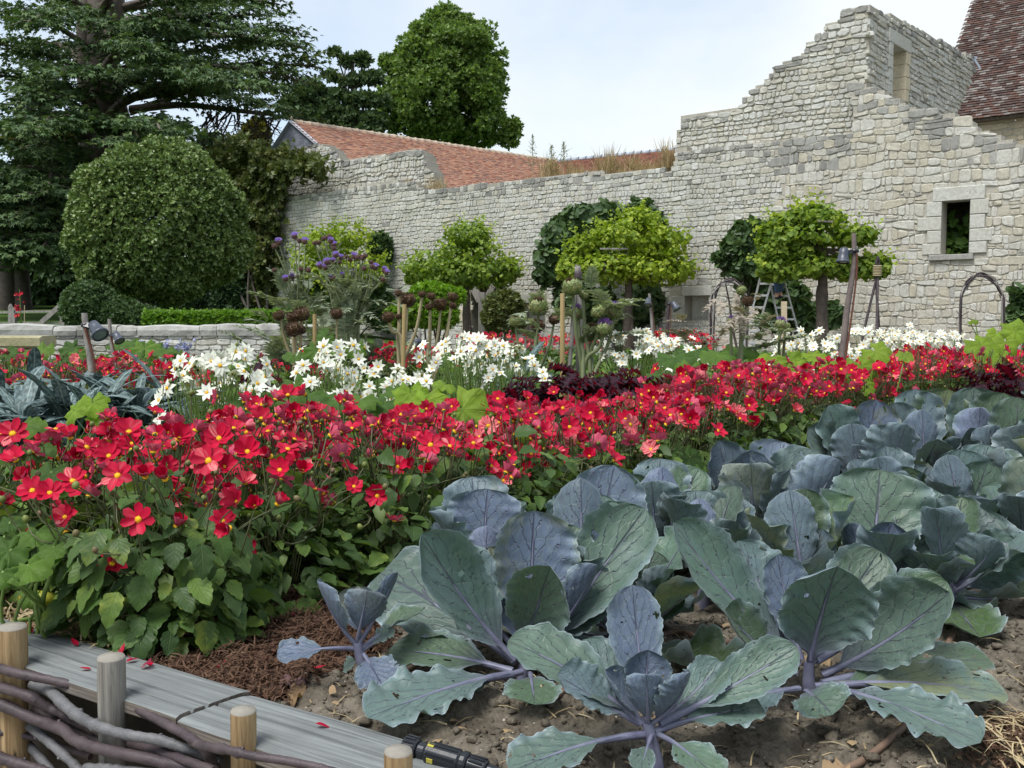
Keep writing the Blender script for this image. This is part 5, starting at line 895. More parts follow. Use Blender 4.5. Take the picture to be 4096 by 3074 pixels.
squash('courgette plant with broad leaves above the straw at the left edge', 2.7, [(38, 2200, 85, 2.62, (.3, -.5, .8)), (110, 2265, 95, 2.6, (.1, -.35, .9)), (215, 2190, 75, 2.7, (-.2, -.4, .9)), (5, 2290, 70, 2.55, (.3, -.6, .7)), (150, 2130, 80, 2.8, UPc), (40, 2090, 60, 2.9, UPc), (-70, 2230, 90, 2.6, UPc), (120, 2390, 45, 2.75, (0, -.7, .6)), (240, 2290, 50, 2.75, (.4, -.6, .6))])
squash('squash plant with a long green leaf hanging behind the cabbages', 5.0, [(2760, 1830, 90, 4.9, (.5, -.5, .6)), (2690, 1790, 75, 5.1, UPc), (2820, 1900, 55, 4.8, (.6, -.6, .5))])
squash('lime squash plant right of the foot of the tall lamp stake', 7.3, [(3445, 1465, 66, 7.2, (.1, -.8, .6)), (3500, 1405, 58, 7.5, (-.2, -.7, .6)), (3405, 1500, 46, 7.1, (.3, -.8, .5)), (3620, 1420, 34, 7.3, (0, -.7, .7)), (3460, 1540, 40, 7.0, FAC)], True)
squash('broad lime squash leaves at the right by the twig arch', 8.3, [(3925, 1380, 70, 8.3, (0, -.7, .7)), (4020, 1370, 55, 8.5, FAC), (3970, 1430, 40, 8.2, FAC)], True)
squash('squash plant with a climbing shoot beside the twig arch', 9.2, [(4060, 1325, 50, 9.2, FAC), (4095, 1305, 45, 9.4, FAC), (3985, 1335, 36, 9.2, FAC), (3900, 1285, 14, 9.3, FAC), (3880, 1290, 10, 9.3, FAC), (4030, 1300, 30, 9.5, UPc)], True)
squash('squash plant with tall leaves right of the second lamp at left', 9.6, [(579, 1395, 58, 9.4, (.1, -.75, .6)), (530, 1372, 50, 9.7, UPc), (610, 1380, 42, 9.7, UPc), (660, 1400, 46, 9.4, UPc), (560, 1440, 50, 9.1, FAC), (470, 1380, 40, 9.8, UPc), (715, 1415, 36, 9.5, UPc)])
squash('squash plant left of the first lamp stake, by the stone bench', 9.4, [(172, 1400, 48, 9.4, (-.1, -.7, .65)), (20, 1405, 60, 9.5, UPc), (290, 1395, 48, 9.5, (.1, -.7, .6)), (310, 1420, 40, 9.2, FAC), (85, 1415, 40, 9.5, UPc), (230, 1440, 46, 9.0, UPc)])
squash('squash leaves at the foot of the short cut bamboo cane', 8.4, [(1305, 1355, 40, 8.3, (.1, -.8, .5)), (1290, 1330, 32, 8.5, (-.5, -.6, .6)), (1425, 1395, 44, 8.4, (.2, -.8, .5)), (1265, 1400, 50, 8.2, FAC), (1350, 1400, 40, 8.3, UPc), (1180, 1420, 50, 8.3, UPc)])
squash('dark low squash leaves between the white dahlias and red dahlias', 5.0, [(1010, 1600, 90, 5.0, (0, -.45, .9)), (1120, 1580, 95, 5.2, UPc), (1220, 1590, 85, 5.3, UPc), (1330, 1600, 85, 5.3, UPc), (1440, 1600, 80, 5.4, UPc), (1540, 1610, 70, 5.5, UPc), (960, 1560, 70, 5.5, UPc), (1180, 1540, 60, 5.8, FAC), (1600, 1560, 60, 5.9, UPc)])
squash('green squash leaves right of the second kale, under the artichokes', 7.6, [(2700, 1430, 80, 7.8, UPc), (2780, 1400, 70, 8.6, UPc), (2640, 1500, 60, 7.0, UPc), (2870, 1420, 70, 8.2, UPc), (2960, 1400, 70, 8.8, UPc), (2760, 1480, 60, 7.3, FAC), (2500, 1490, 50, 6.9, UPc), (3000, 1460, 60, 7.5, UPc)])
squash('squash leaves between the board stake and tall lamp stake', 8.0, [(3160, 1440, 60, 7.8, FAC), (3190, 1480, 55, 7.3, (0, -.8, .5)), (3250, 1420, 50, 8.4, UPc), (3300, 1450, 55, 7.8, UPc), (3080, 1430, 50, 8.3, UPc)], True)
# ---- cavolo nero, leeks, purple kale
def blistmat(name, cols, vein):
    m = Mt(name); lc = m.lc(); x, y, z = m.sep(lc); r = m.orn(); c = m.ramp(r, [(i / (len(cols) - 1), q) for i, q in enumerate(cols)]); ax = m.math('ABSOLUTE', x)
    vo = m.n('ShaderNodeTexVoronoi', {'feature': 'SMOOTH_F1'}, Vector=m.mapv(lc, (3.2, 17, 1)), Scale=1.0).outputs['Distance']; c = m.mix(m.ramp(vo, [(.2, .0), (.6, .9)]), c, tuple(q * .4 for q in cols[0])); c = m.mix(m.ramp(ax, [(.05, .8), (.12, 0.0)]), c, vein)
    return m.done(c, .55, .35, normal=m.bump(vo, -.9, .012), trans=.1)
M_KALE = blistmat('blue_green_kale', [(.09, .148, .142), (.13, .195, .19), (.165, .23, .235)], (.26, .33, .30))
M_LEEK = leafmat('leek_leaf', [(.05, .10, .07), (.08, .14, .10), (.11, .18, .13)], .2, .4, .4, src='object')
m = Mt('dark_purple_kale'); n = m.noise(30, 4, m.pos()); c = m.mix(m.ramp(n, [(.35, 0.0), (.7, 1.0)]), (.010, .004, .009), (.030, .007, .016)); M_PURP = m.done(c, .6, .2, trans=.15, tcol=(.35, .01, .03, 1))
KL = []
for s in range(5):
    V, F, lc = leaf_grid(1.0, .15 + .02 * (s % 3), 28, 11, strap, fold=-.10, droop=.9 + .36 * s, ruf=.05, rk=3, seed=s, blist=.035); KL.append(MB().add(V, F, 0, lc).mesh('leaf', M_KALE))
def kale(pos, label, n, h, group='blue green kale plants'):
    t = thing('kale_plant', label, 'kale', (pos[0], pos[1], 0), group); tube(MB(), [(0, 0, -.05), (.01, 0, h * .3), (0, .01, h * .62)], [.02, .018, .012], 8).build('stem', M_STEMS, t)
    for i in range(n):
        a = i * 2.4 + R.uniform(-.3, .3); el = R.uniform(.75, 1.5); z = h * (.22 + .4 * (i + .5) / n); out = np.array((math.cos(a) * math.cos(el), math.sin(a) * math.cos(el), math.sin(el))); ob('leaf', KL[R.randrange(5)], t, TM((out[0] * .02, out[1] * .02, z), frame(np.cross(nrm(np.cross(out, (0, 0, 1))), out), out), R.uniform(.42, .68) * h * 1.02))
for k, (u, y) in enumerate(((-20, 5.3), (130, 5.6), (260, 5.0), (90, 5.0), (420, 5.7), (540, 5.4), (660, 5.9), (300, 6.0), (380, 5.1), (-60, 5.9))): kale(at(u, y), ('dark crinkled kale plant left of the first lamp stake' if u < 350 else 'dark crinkled kale plant right of the first lamp stake'), 34, .68)
kale(at(2100, 9.0), 'small blue green kale before the far red dahlias', 12, .72); kale(at(1990, 8.4), 'blue green kale hidden under the dense white dahlias', 9, .5); kale(at(1660, 7.2), 'low blue green kale under the tall dry artichokes', 10, .45); kale(at(1500, 6.6), 'low blue green kale left of the tall dry artichokes', 10, .45)
LK = []
for s in range(4):
    V, F, lc = leaf_grid(1.0, .075, 16, 3, lambda t: np.clip(1 - t ** 2.2, 0, 1) + .02, fold=.5, droop=.25 + .35 * s); LK.append(MB().add(V, F, 0, lc).mesh('leaf', M_LEEK))
def leek(pos):
    t = thing('leek', 'leek with upright grey green strap leaves right of the first lamp stake', 'leek', (pos[0], pos[1], 0), 'leeks by the lamp stake'); tube(MB(), [(0, 0, -.03), (0, 0, .12)], [.016, .014], 8).build('shaft', M_LEEK, t)
    for i in range(9): a = R.uniform(-.5, .5) + (PI if i % 2 else 0); el = R.uniform(.75, 1.4); out = np.array((math.cos(a) * math.cos(el), math.sin(a) * math.cos(el), math.sin(el))); ob('leaf', LK[R.randrange(4)], t, TM((0, 0, .08 + .01 * i), frame(np.cross(nrm(np.cross(out, (0, 0, 1))), out), out), R.uniform(.35, .52)))
for u, y in ((460, 4.7), (520, 4.8), (580, 4.65), (640, 4.9), (250, 4.9), (410, 4.8)): leek(at(u, y))
PL = []
for s in range(5):
    V, F, lc = leaf_grid(1.0, .75, 18, 13, lambda t: .12 + .9 * np.clip(t - .12, 0, 1) ** .7 * np.clip(1.12 - t ** 6, 0, 1), fold=.15, droop=.5 + .2 * s, ruf=.22, rk=5 + s % 3, seed=s, blist=.05); PL.append(MB().add(V, F, 0, lc).mesh('leaf', M_PURP))
def purple(pos, label, h, n=26, r=.26): 
    t = thing('purple_kale', label, 'kale', (pos[0], pos[1], 0), 'dark purple kale'); tube(MB(), [(0, 0, -.05), (0, 0, h * .7)], [.016, .012], 8).build('stem', M_STEMD, t)
    for i in range(n): a = i * 2.4; el = R.uniform(-.1, 1.3); out = np.array((math.cos(a) * math.cos(el), math.sin(a) * math.cos(el), math.sin(el))); ob('leaf', PL[R.randrange(5)], t, TM((out[0] * .05, out[1] * .05, h * (.35 + .45 * R.random())), frame(np.cross(nrm(np.cross(out, (0, 0, 1))), out), out), R.uniform(.6, 1.0) * r))
for (u, y, h, lab) in ((1075, 6.2, .56, 'dark purple kale behind the bushy white dahlia'), (985, 6.9, .62, 'small dark purple kale tip above the white dahlia'), (2160, 6.4, .66, 'dark purple kale left of the tall bamboo cane'), (2330, 6.5, .70, 'largest dark purple kale right of the bamboo cane'), (2450, 6.6, .70, 'dark purple kale at the right end of its row'), (2080, 6.2, .52, 'low dark purple kale left end of its row'), (2240, 6.2, .58, 'dark purple kale at the foot of the bamboo cane'), (2590, 6.9, .60, 'small dark purple kale below the narrow white dahlia'), (3930, 7.4, .56, 'dark purple kale at the right, nearer the red dahlias'), (4070, 7.3, .58, 'dark purple kale cut by the right edge'), (3990, 7.8, .6, 'dark purple kale between the two at the right edge'), (2400, 6.2, .58, 'dark purple kale with reddish heart in the row')): purple(at(u, y), lab, h)
# low green plants filling the beds between (uncountable)
mb = MB(); n = 15000; yy = rng.uniform(4.3, 20, n) ; uu = rng.uniform(-100, 4200, n); xx = (uu - 2048) / FPX * yy; d_ = (xx - SO[0]) * SN[0] + (yy - SO[1]) * SN[1]; k = (d_ > 1.2) | (yy > 13); xx, yy = xx[k], yy[k]; zz = rng.random(len(xx)) ** .7 * (.30 + .14 * fbm(xx * 1.2, yy * 1.2, 61, 2)) + .0; 
scat(mb, VL, VL_F, frames(nrm(rng.normal(size=(len(xx), 3)) * .5 + (0, -.25, .8))), np.c_[xx, yy, zz], rng.uniform(.05, .13, len(xx))); mb.build('bed_greenery', M_COVER, None, False, kind='stuff')
# ------------------------------------------------------------------ red cabbages
m = Mt('cabbage_leaf'); lc = m.lc(); x, y, z = m.sep(lc); r = m.orn(); ax = m.math('ABSOLUTE', x); pn_ = m.noise(7, 4, m.pos(), .6); wv = m.noise(3.0, 2, m.mapv(lc, (2, 3, 9)))
sd = m.math('MULTIPLY', m.math('GREATER_THAN', x, 0.0), .43)
k1 = m.math('ADD', m.math('SUBTRACT', m.math('MULTIPLY', y, 6.0), m.math('MULTIPLY', m.math('POWER', ax, .8), 3.4)), m.math('ADD', sd, m.math('MULTIPLY', wv, 1.1)))
v1 = m.math('ABSOLUTE', m.math('SUBTRACT', m.math('FRACT', k1), .5)); w1 = m.math('SUBTRACT', .066, m.math('MULTIPLY', ax, .055)); main = m.math('SUBTRACT', 1.0, m.math('SMOOTH_MIN', m.math('DIVIDE', v1, w1), 1.0, .2))
mid = m.math('SUBTRACT', 1.0, m.math('MINIMUM', m.math('DIVIDE', ax, m.math('SUBTRACT', .085, m.math('MULTIPLY', y, .062))), 1.0))
net = m.n('ShaderNodeTexVoronoi', {'feature': 'DISTANCE_TO_EDGE'}, Vector=m.mapv(lc, (4.5, 8.0, 3)), Scale=1.0).outputs['Distance']; netv = m.ramp(net, [(.0, 1.0), (.07, 0.0)])
vein = m.math('MAXIMUM', m.math('MULTIPLY', main, .9), mid)
g = m.ramp(m.math('ADD', m.math('MULTIPLY', r, .55), m.math('MULTIPLY', pn_, .45)), [(.2, (.050, .088, .030)), (.42, (.066, .116, .044)), (.58, (.074, .132, .076)), (.78, (.085, .145, .128)), (.9, (.10, .145, .18))])
b = m.ramp(m.math('ADD', m.math('MULTIPLY', r, .4), m.math('MULTIPLY', pn_, .6)), [(.25, (.080, .104, .168)), (.55, (.116, .148, .232)), (.8, (.178, .203, .300))])
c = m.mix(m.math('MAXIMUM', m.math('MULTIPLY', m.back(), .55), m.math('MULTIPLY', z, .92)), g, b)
edge = m.math('MULTIPLY', m.ramp(ax, [(.70, 0.0), (1.0, .74)]), m.ramp(m.noise(5, 3, m.pos()), [(.35, .2), (.65, 1.0)])); c = m.mix(edge, c, (.20, .27, .30))
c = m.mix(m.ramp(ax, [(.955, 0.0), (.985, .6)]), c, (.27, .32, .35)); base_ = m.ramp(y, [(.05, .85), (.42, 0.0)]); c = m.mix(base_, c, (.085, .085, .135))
c = m.mix(m.math('MULTIPLY', netv, .28), c, (.155, .20, .16)); c = m.mix(m.math('MULTIPLY', vein, .7), c, (.062, .05, .10))
sp = m.n('ShaderNodeTexVoronoi', None, Vector=m.pos(), Scale=75.0).outputs['Distance']; gate = m.ramp(m.noise(13, 3, m.pos()), [(.53, 0.0), (.62, 1.0)]); c = m.mix(m.math('MULTIPLY', m.ramp(sp, [(.16, .8), (.26, 0.0)]), gate), c, (.022, .024, .030))
ye = m.math('MULTIPLY', m.ramp(m.math('FRACT', m.math('MULTIPLY', r, 5.7)), [(.80, 0.0), (.9, .5)]), m.ramp(pn_, [(.45, 0.0), (.6, 1.0)])); c = m.mix(ye, c, (.19, .19, .04))
n2 = m.noise(48, 4, m.pos()); c = m.mix(1.0, c, m.ramp(n2, [(.3, (.88, .88, .9)), (.7, (1.1, 1.1, 1.1))]), 'MULTIPLY')
hgt = m.math('ADD', m.math('MULTIPLY', vein, -1.0), m.math('ADD', m.math('MULTIPLY', netv, -.12), m.math('MULTIPLY', n2, .2)))
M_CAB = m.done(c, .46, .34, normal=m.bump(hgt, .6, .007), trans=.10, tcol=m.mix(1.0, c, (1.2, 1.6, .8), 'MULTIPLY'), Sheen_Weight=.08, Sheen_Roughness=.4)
m = Mt('cabbage_rib'); n = m.noise(25, 3, m.pos()); M_RIB = m.done(m.ramp(n, [(.3, (.10, .10, .16)), (.7, (.17, .18, .24))]), .45, .4)
def cab_prof(t, p=.14, nar=.09):
    q = np.clip((t - p) / (1 - p), 0, 1); b_ = np.clip(1 - np.abs(2 * q ** 1.55 - 1) ** 2.7, 0, 1) ** .60; return np.where(t < p, nar, np.maximum(b_, nar * (1 - q)))
def cab_leaf(B, T, W, N, bend=.18, cup=.7, ruf=.045, p=.14, seed=0, roll=.0, nt=38, na=21, rib=True, wav=3.0, blue=0, floor=None, holes=0):
    B = np.asarray(B, float); T = np.asarray(T, float); N = nrm(np.asarray(N, float)); L = np.linalg.norm(T - B); C = (B + T) / 2 - N * bend * L; t = np.linspace(0, 1, nt)[:, None]
    c = (1 - t) ** 2 * B + 2 * t * (1 - t) * C + t ** 2 * T - N * (roll * L * np.clip(t - .55, 0, 1) ** 2 * 3); d = nrm(np.gradient(c, axis=0)); s = nrm(np.cross(d, N)); n = np.cross(s, d)
    a = np.linspace(-1, 1, na)[None, :]; rs = np.random.default_rng(seed); pr = cab_prof(t, p) * (1 + .05 * fbm(t * 3.1 + seed, t * 0 + seed, seed, 2)); asym = 1 + .10 * rs.uniform(-1, 1) * np.sign(a)
    w = W / 2 * pr * asym * (1 + np.abs(a) ** 6 * (.022 * np.sin(t * 120 + seed) + .028 * np.sin(t * 47 + 2 * seed))); th = a * cup; X = w * np.sin(th) / max(cup, .05); Z = w * (1 - np.cos(th)) / max(cup, .05)
    Z = Z + ruf * W * np.abs(a) ** 3.4 * pr * (np.sin(2 * PI * (t * wav + .13 * seed) + np.sign(a) * 1.7) + .6 * np.sin(2 * PI * (t * wav * 2.3 + .29 * seed) + np.sign(a)))
    k1 = t * 6 - np.abs(a) ** .8 * 3.4 + np.where(a > 0, .43, 0.); Z = Z + .0032 * pr * np.sqrt(np.abs(a)) * np.cos(2 * PI * k1) * (W / .28) + .035 * W * fbm(a * 1.4 + seed, t * 2.6, seed, 3) * pr
    V = c[:, None, :] + s[:, None, :] * X[..., None] + n[:, None, :] * Z[..., None]
    if floor is not None: V[..., 2] = np.where(V[..., 2] < floor + .02, floor + .02 - .02 * np.tanh((floor + .02 - V[..., 2]) * 20), V[..., 2])
    i = np.arange(nt * na).reshape(nt, na); F = np.stack((i[:-1, :-1], i[:-1, 1:], i[1:, 1:], i[1:, :-1]), -1).reshape(-1, 4)
    if holes:
        fa = np.abs(np.add.outer(np.zeros(nt - 1), (a[0, :-1] + a[0, 1:]) / 2)) * np.sign((a[0, :-1] + a[0, 1:]))[None]; ft = np.add.outer((t[:-1, 0] + t[1:, 0]) / 2, np.zeros(na - 1)); keep = np.ones((nt - 1, na - 1), bool)
        for _ in range(holes): ca_, ct_ = rs.uniform(.25, 1.0) * rs.choice((-1, 1)), rs.uniform(p + .2, .97); keep &= ((fa - ca_) / rs.uniform(.05, .11)) ** 2 + ((ft - ct_) / rs.uniform(.012, .032)) ** 2 + .5 * rs.random(fa.shape) > 1
        F = F[keep.ravel()]
    mb = MB(); mb.add(V.reshape(-1, 3), F, 0, np.stack((a + 0 * t, t + 0 * a, np.full((nt, na), float(blue))), -1).reshape(-1, 3))
    if rib:
        kk = int(nt * .80); rr = np.linspace(.0105, .0015, kk) * (L / .38) ** .6; tube(mb, (c - n * rr[:, None].max() * .35)[:kk] if False else c[:kk] - n[:kk] * rr[:, None] * .55, rr, 6, 1)
    return mb
GEN = []      # shared leaves: base at the origin, pointing +y, inner side +z
for s in range(9):
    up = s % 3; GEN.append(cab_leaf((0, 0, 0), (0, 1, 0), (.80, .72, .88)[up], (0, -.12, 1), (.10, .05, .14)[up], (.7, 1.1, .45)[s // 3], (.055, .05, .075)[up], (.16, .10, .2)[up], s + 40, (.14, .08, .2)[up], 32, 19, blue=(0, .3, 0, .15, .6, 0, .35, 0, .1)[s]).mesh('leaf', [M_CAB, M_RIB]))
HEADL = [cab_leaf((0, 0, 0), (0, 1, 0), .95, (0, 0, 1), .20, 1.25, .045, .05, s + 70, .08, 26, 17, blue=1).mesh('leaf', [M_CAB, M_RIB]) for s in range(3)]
def gen_leaf(t, org, az, el, L, sx=1.0, head=False, k=None):
    out = np.array((math.cos(az) * math.cos(el), math.sin(az) * math.cos(el), math.sin(el))); hor = np.array((-math.cos(az) * math.sin(el), -math.sin(az) * math.sin(el), math.cos(el)))
    M = np.stack((np.cross(out, hor), out, hor), 1); me = HEADL[R.randrange(3)] if head else GEN[R.randrange(9) if k is None else k]; return ob('leaf', me, t, TM(org, M, (L * sx, L, L)))
def cabbage(pos, label, size=.40, n_out=6, n_mid=6, n_head=5, az0=None, low=4, group='red cabbages in the front bed', headz=.13):
    t = thing('red_cabbage', label, 'cabbage', (pos[0], pos[1], 0), group); az0 = R.uniform(0, 6) if az0 is None else az0
    tube(MB(), [(0, 0, -.06), (.004, .0, .05), (0, .004, headz)], [.024, .021, .02], 9, wob=.05).build('stem', M_RIB, t)
    for i in range(n_head): a = az0 + i * 2.4; gen_leaf(t, (.018 * math.cos(a), .018 * math.sin(a), headz), a, R.uniform(1.15, 1.4), size * R.uniform(.48, .62), 1.0, True)
    for i in range(n_mid): a = az0 + i * 2 * PI / n_mid + R.uniform(-.25, .25); gen_leaf(t, (.02 * math.cos(a), .02 * math.sin(a), headz * .75), a, R.uniform(.95, 1.28), size * R.uniform(.85, 1.05), R.uniform(.8, 1.02))
    for i in range(n_out): a = az0 + .4 + i * 2 * PI / n_out + R.uniform(-.3, .3); gen_leaf(t, (.02 * math.cos(a), .02 * math.sin(a), headz * .5), a, R.uniform(.55, .98), size * R.uniform(.88, 1.05), R.uniform(.8, 1.0))
    for i in range(low): a = az0 + .9 + i * 2 * PI / low + R.uniform(-.4, .4); gen_leaf(t, (.02 * math.cos(a), .02 * math.sin(a), .05), a, R.uniform(-.08, .15), size * R.uniform(.75, .98), .85)
    return t
def hand_cabbage(label, base, leaves, stem, blues=(), group='red cabbages in the front bed'):
    """leaves: (base uvY, tip uvY, width px, inner-side direction, bend, cup, ruffle, petiole, roll)"""
    b = np.array((base[0], base[1], 0.)); t = thing('red_cabbage', label, 'cabbage', b, group); sp_ = [P(*s) - b for s in stem]; tube(MB(), smooth_path(sp_, 5), np.linspace(.019, .012, 5 * (len(sp_) - 1) + 1), 9, wob=.05).build('stem', M_RIB, t)
    for k, (B, T, W, N, bend, cup, ruf, p, roll) in enumerate(leaves):
        Y = (B[2] + T[2]) / 2; o_ = P(*B); tp_ = P(*T)
        if o_[2] < .06: o_ = G(B[0], B[1], .06)
        if tp_[2] < .05: tp_ = G(T[0], T[1], .05)
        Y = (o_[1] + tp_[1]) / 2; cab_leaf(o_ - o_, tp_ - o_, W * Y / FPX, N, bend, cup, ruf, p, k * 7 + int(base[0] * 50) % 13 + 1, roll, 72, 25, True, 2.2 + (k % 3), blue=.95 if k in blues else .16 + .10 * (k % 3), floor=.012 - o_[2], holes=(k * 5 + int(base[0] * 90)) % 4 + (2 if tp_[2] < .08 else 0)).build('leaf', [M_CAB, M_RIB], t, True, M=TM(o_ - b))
    return t
BK = (0, .5, .85)
# young cabbage at the left
g_ = G(1530, 2755); Yb = g_[1]
hand_cabbage('young spindly red cabbage on the bare soil left of the big ones', g_, [
    ((1425, 2570, Yb), (1268, 2325, Yb - .05), 200, (.5, .2, .6), .10, .9, .03, .22, .0), ((1430, 2560, Yb), (1470, 2365, Yb - .04), 215, (0, .9, .3), .10, 1.1, .03, .22, .0), ((1435, 2565, Yb), (1590, 2290, Yb), 120, (-.6, .5, .5), .06, 1.0, .03, .22, .0), ((1440, 2570, Yb), (1430, 2345, Yb + .06), 190, (0, -.6, .6), .08, 1.0, .04, .2, .0),
    ((1425, 2590, Yb), (1108, 2630, Yb - .06), 150, (0, -.35, .9), -.10, .55, .04, .42, .0), ((1450, 2600, Yb), (1580, 2520, Yb + .03), 120, (-.2, -.3, .9), .02, .7, .05, .3, .0), ((1445, 2590, Yb), (1690, 2430, Yb + .12), 150, (-.3, -.2, .9), -.05, .7, .06, .35, .05),
    ((1450, 2610, Yb), (1530, 2745, Yb - .09), 190, (.1, -.8, .6), -.10, .4, .05, .22, .0), ((1455, 2640, Yb), (1375, 2670, Yb + .05), 80, (0, -.5, .8), -.1, .4, .05, .4, .0)],
    [(1530, 2775, Yb), (1490, 2720, Yb), (1445, 2640, Yb), (1432, 2570, Yb)], (0, 1, 2, 3, 4, 7))
# big cabbage at the centre left
C0 = G(2085, 2720); Yc = C0[1]
hand_cabbage('big red cabbage with a tall silvery leaf leaning left', C0, [
    ((2060, 2640, Yc), (1690, 2130, Yc - .12), 350, (.35, -.75, .5), .16, 1.0, .035, .12, .04), ((2090, 2600, Yc), (2200, 2265, Yc - .20), 320, (-.15, -.9, .35), .08, .85, .03, .10, .0), ((2120, 2590, Yc), (2140, 2040, Yc + .04), 395, (.15, -.9, .35), .06, .9, .045, .12, .05), ((2150, 2600, Yc), (2390, 2260, Yc + .02), 230, (-.5, .6, .5), .10, 1.0, .03, .12, .0),
    ((2150, 2620, Yc), (2580, 2030, Yc + .12), 360, (-.15, -.85, .45), .10, .9, .035, .12, .04), ((2080, 2590, Yc + .02), (1960, 2190, Yc + .14), 330, (.1, -.8, .5), .10, .7, .04, .1, .0), ((2110, 2600, Yc), (2080, 2350, Yc + .05), 240, (0, -.8, .5), .12, 1.2, .03, .08, .0), ((2110, 2590, Yc), (2240, 2340, Yc + .07), 240, (-.2, .8, .4), .12, 1.2, .03, .08, .0),
    ((2140, 2600, Yc + .02), (2420, 2330, Yc + .10), 260, (-.3, -.8, .5), .12, .8, .04, .12, .05), ((2060, 2600, Yc + .02), (1830, 2180, Yc + .12), 260, (.3, -.8, .5), .12, .8, .04, .12, .05), ((2100, 2600, Yc + .04), (2300, 2100, Yc + .22), 300, (-.1, -.85, .5), .1, .7, .04, .1, .05), ((2050, 2690, Yc), (1470, 2880, Yc - .20), 300, (0, -.30, .95), -.08, .25, .07, .18, -.02), ((2050, 2680, Yc), (1560, 2600, Yc + .05), 250, (.1, -.45, .9), -.08, .4, .06, .2, .0), ((2090, 2680, Yc), (1700, 2790, Yc - .04), 170, (0, -.3, .95), .0, .4, .06, .3, .0), ((2060, 2640, Yc), (1520, 2280, Yc + .30), 430, (.1, -.7, .6), -.05, .4, .06, .2, .08), ((2120, 2690, Yc), (2140, 2820, Yc - .22), 240, (0, -.3, .95), -.06, .3, .06, .2, .0)],
    [(2085, 2750, Yc), (2095, 2680, Yc), (2110, 2590, Yc)], (2, 3, 5, 6, 7))
# front cabbage
F0 = G(2620, 3050); Yf = F0[1]
hand_cabbage('front red cabbage with an open purple heart at the bottom edge', F0, [
    ((2590, 2880, Yf), (2530, 2340, Yf + .10), 235, (0, -.9, .35), .10, .50, .03, .18, .02), ((2570, 2890, Yf), (2035, 2560, Yf + .05), 270, (.45, -.55, .7), -.12, .55, .03, .12, .02), ((2560, 2890, Yf), (2230, 2700, Yf - .04), 230, (.35, -.5, .75), .05, .8, .05, .22, .0), ((2590, 2880, Yf), (2590, 2600, Yf + .05), 260, (0, -.9, .3), .14, 1.3, .03, .08, .0), ((2590, 2890, Yf), (2585, 2700, Yf - .06), 210, (0, .9, .35), .14, 1.3, .03, .08, .0),
    ((2600, 2890, Yf), (2760, 2690, Yf - .03), 270, (-.7, .5, .35), .20, 1.0, .03, .10, .0), ((2580, 2890, Yf), (2420, 2680, Yf + .0), 200, (.7, -.3, .5), .14, 1.0, .03, .12, .0), ((2640, 2890, Yf), (3185, 2585, Yf + .08), 240, (-.35, -.7, .6), .12, .7, .03, .22, .02), ((2640, 2900, Yf + .03), (2960, 2740, Yf + .12), 260, (-.2, -.4, .9), .02, .6, .05, .2, .0),
    ((2640, 2890, Yf + .02), (2890, 2650, Yf + .10), 210, (-.4, -.7, .5), .12, .8, .04, .2, .0), ((2570, 2890, Yf + .02), (2330, 2560, Yf + .14), 220, (.3, -.8, .5), .1, .7, .04, .2, .0), ((2590, 2930, Yf), (2040, 3090, Yf - .08), 260, (0, -.25, .95), -.10, .35, .05, .38, .0), ((2630, 2930, Yf), (2870, 3120, Yf - .12), 200, (0, -.3, .95), -.10, .4, .05, .3, .0), ((2620, 2920, Yf), (3050, 2830, Yf + .06), 240, (-.1, -.35, .9), -.08, .5, .06, .3, .0), ((2610, 2930, Yf), (2560, 3090, Yf - .10), 110, (0, -.4, .9), -.1, .5, .05, .45, .0)],
    [(2625, 3090, Yf), (2612, 3000, Yf), (2590, 2890, Yf)], (0, 3, 4, 5, 6))
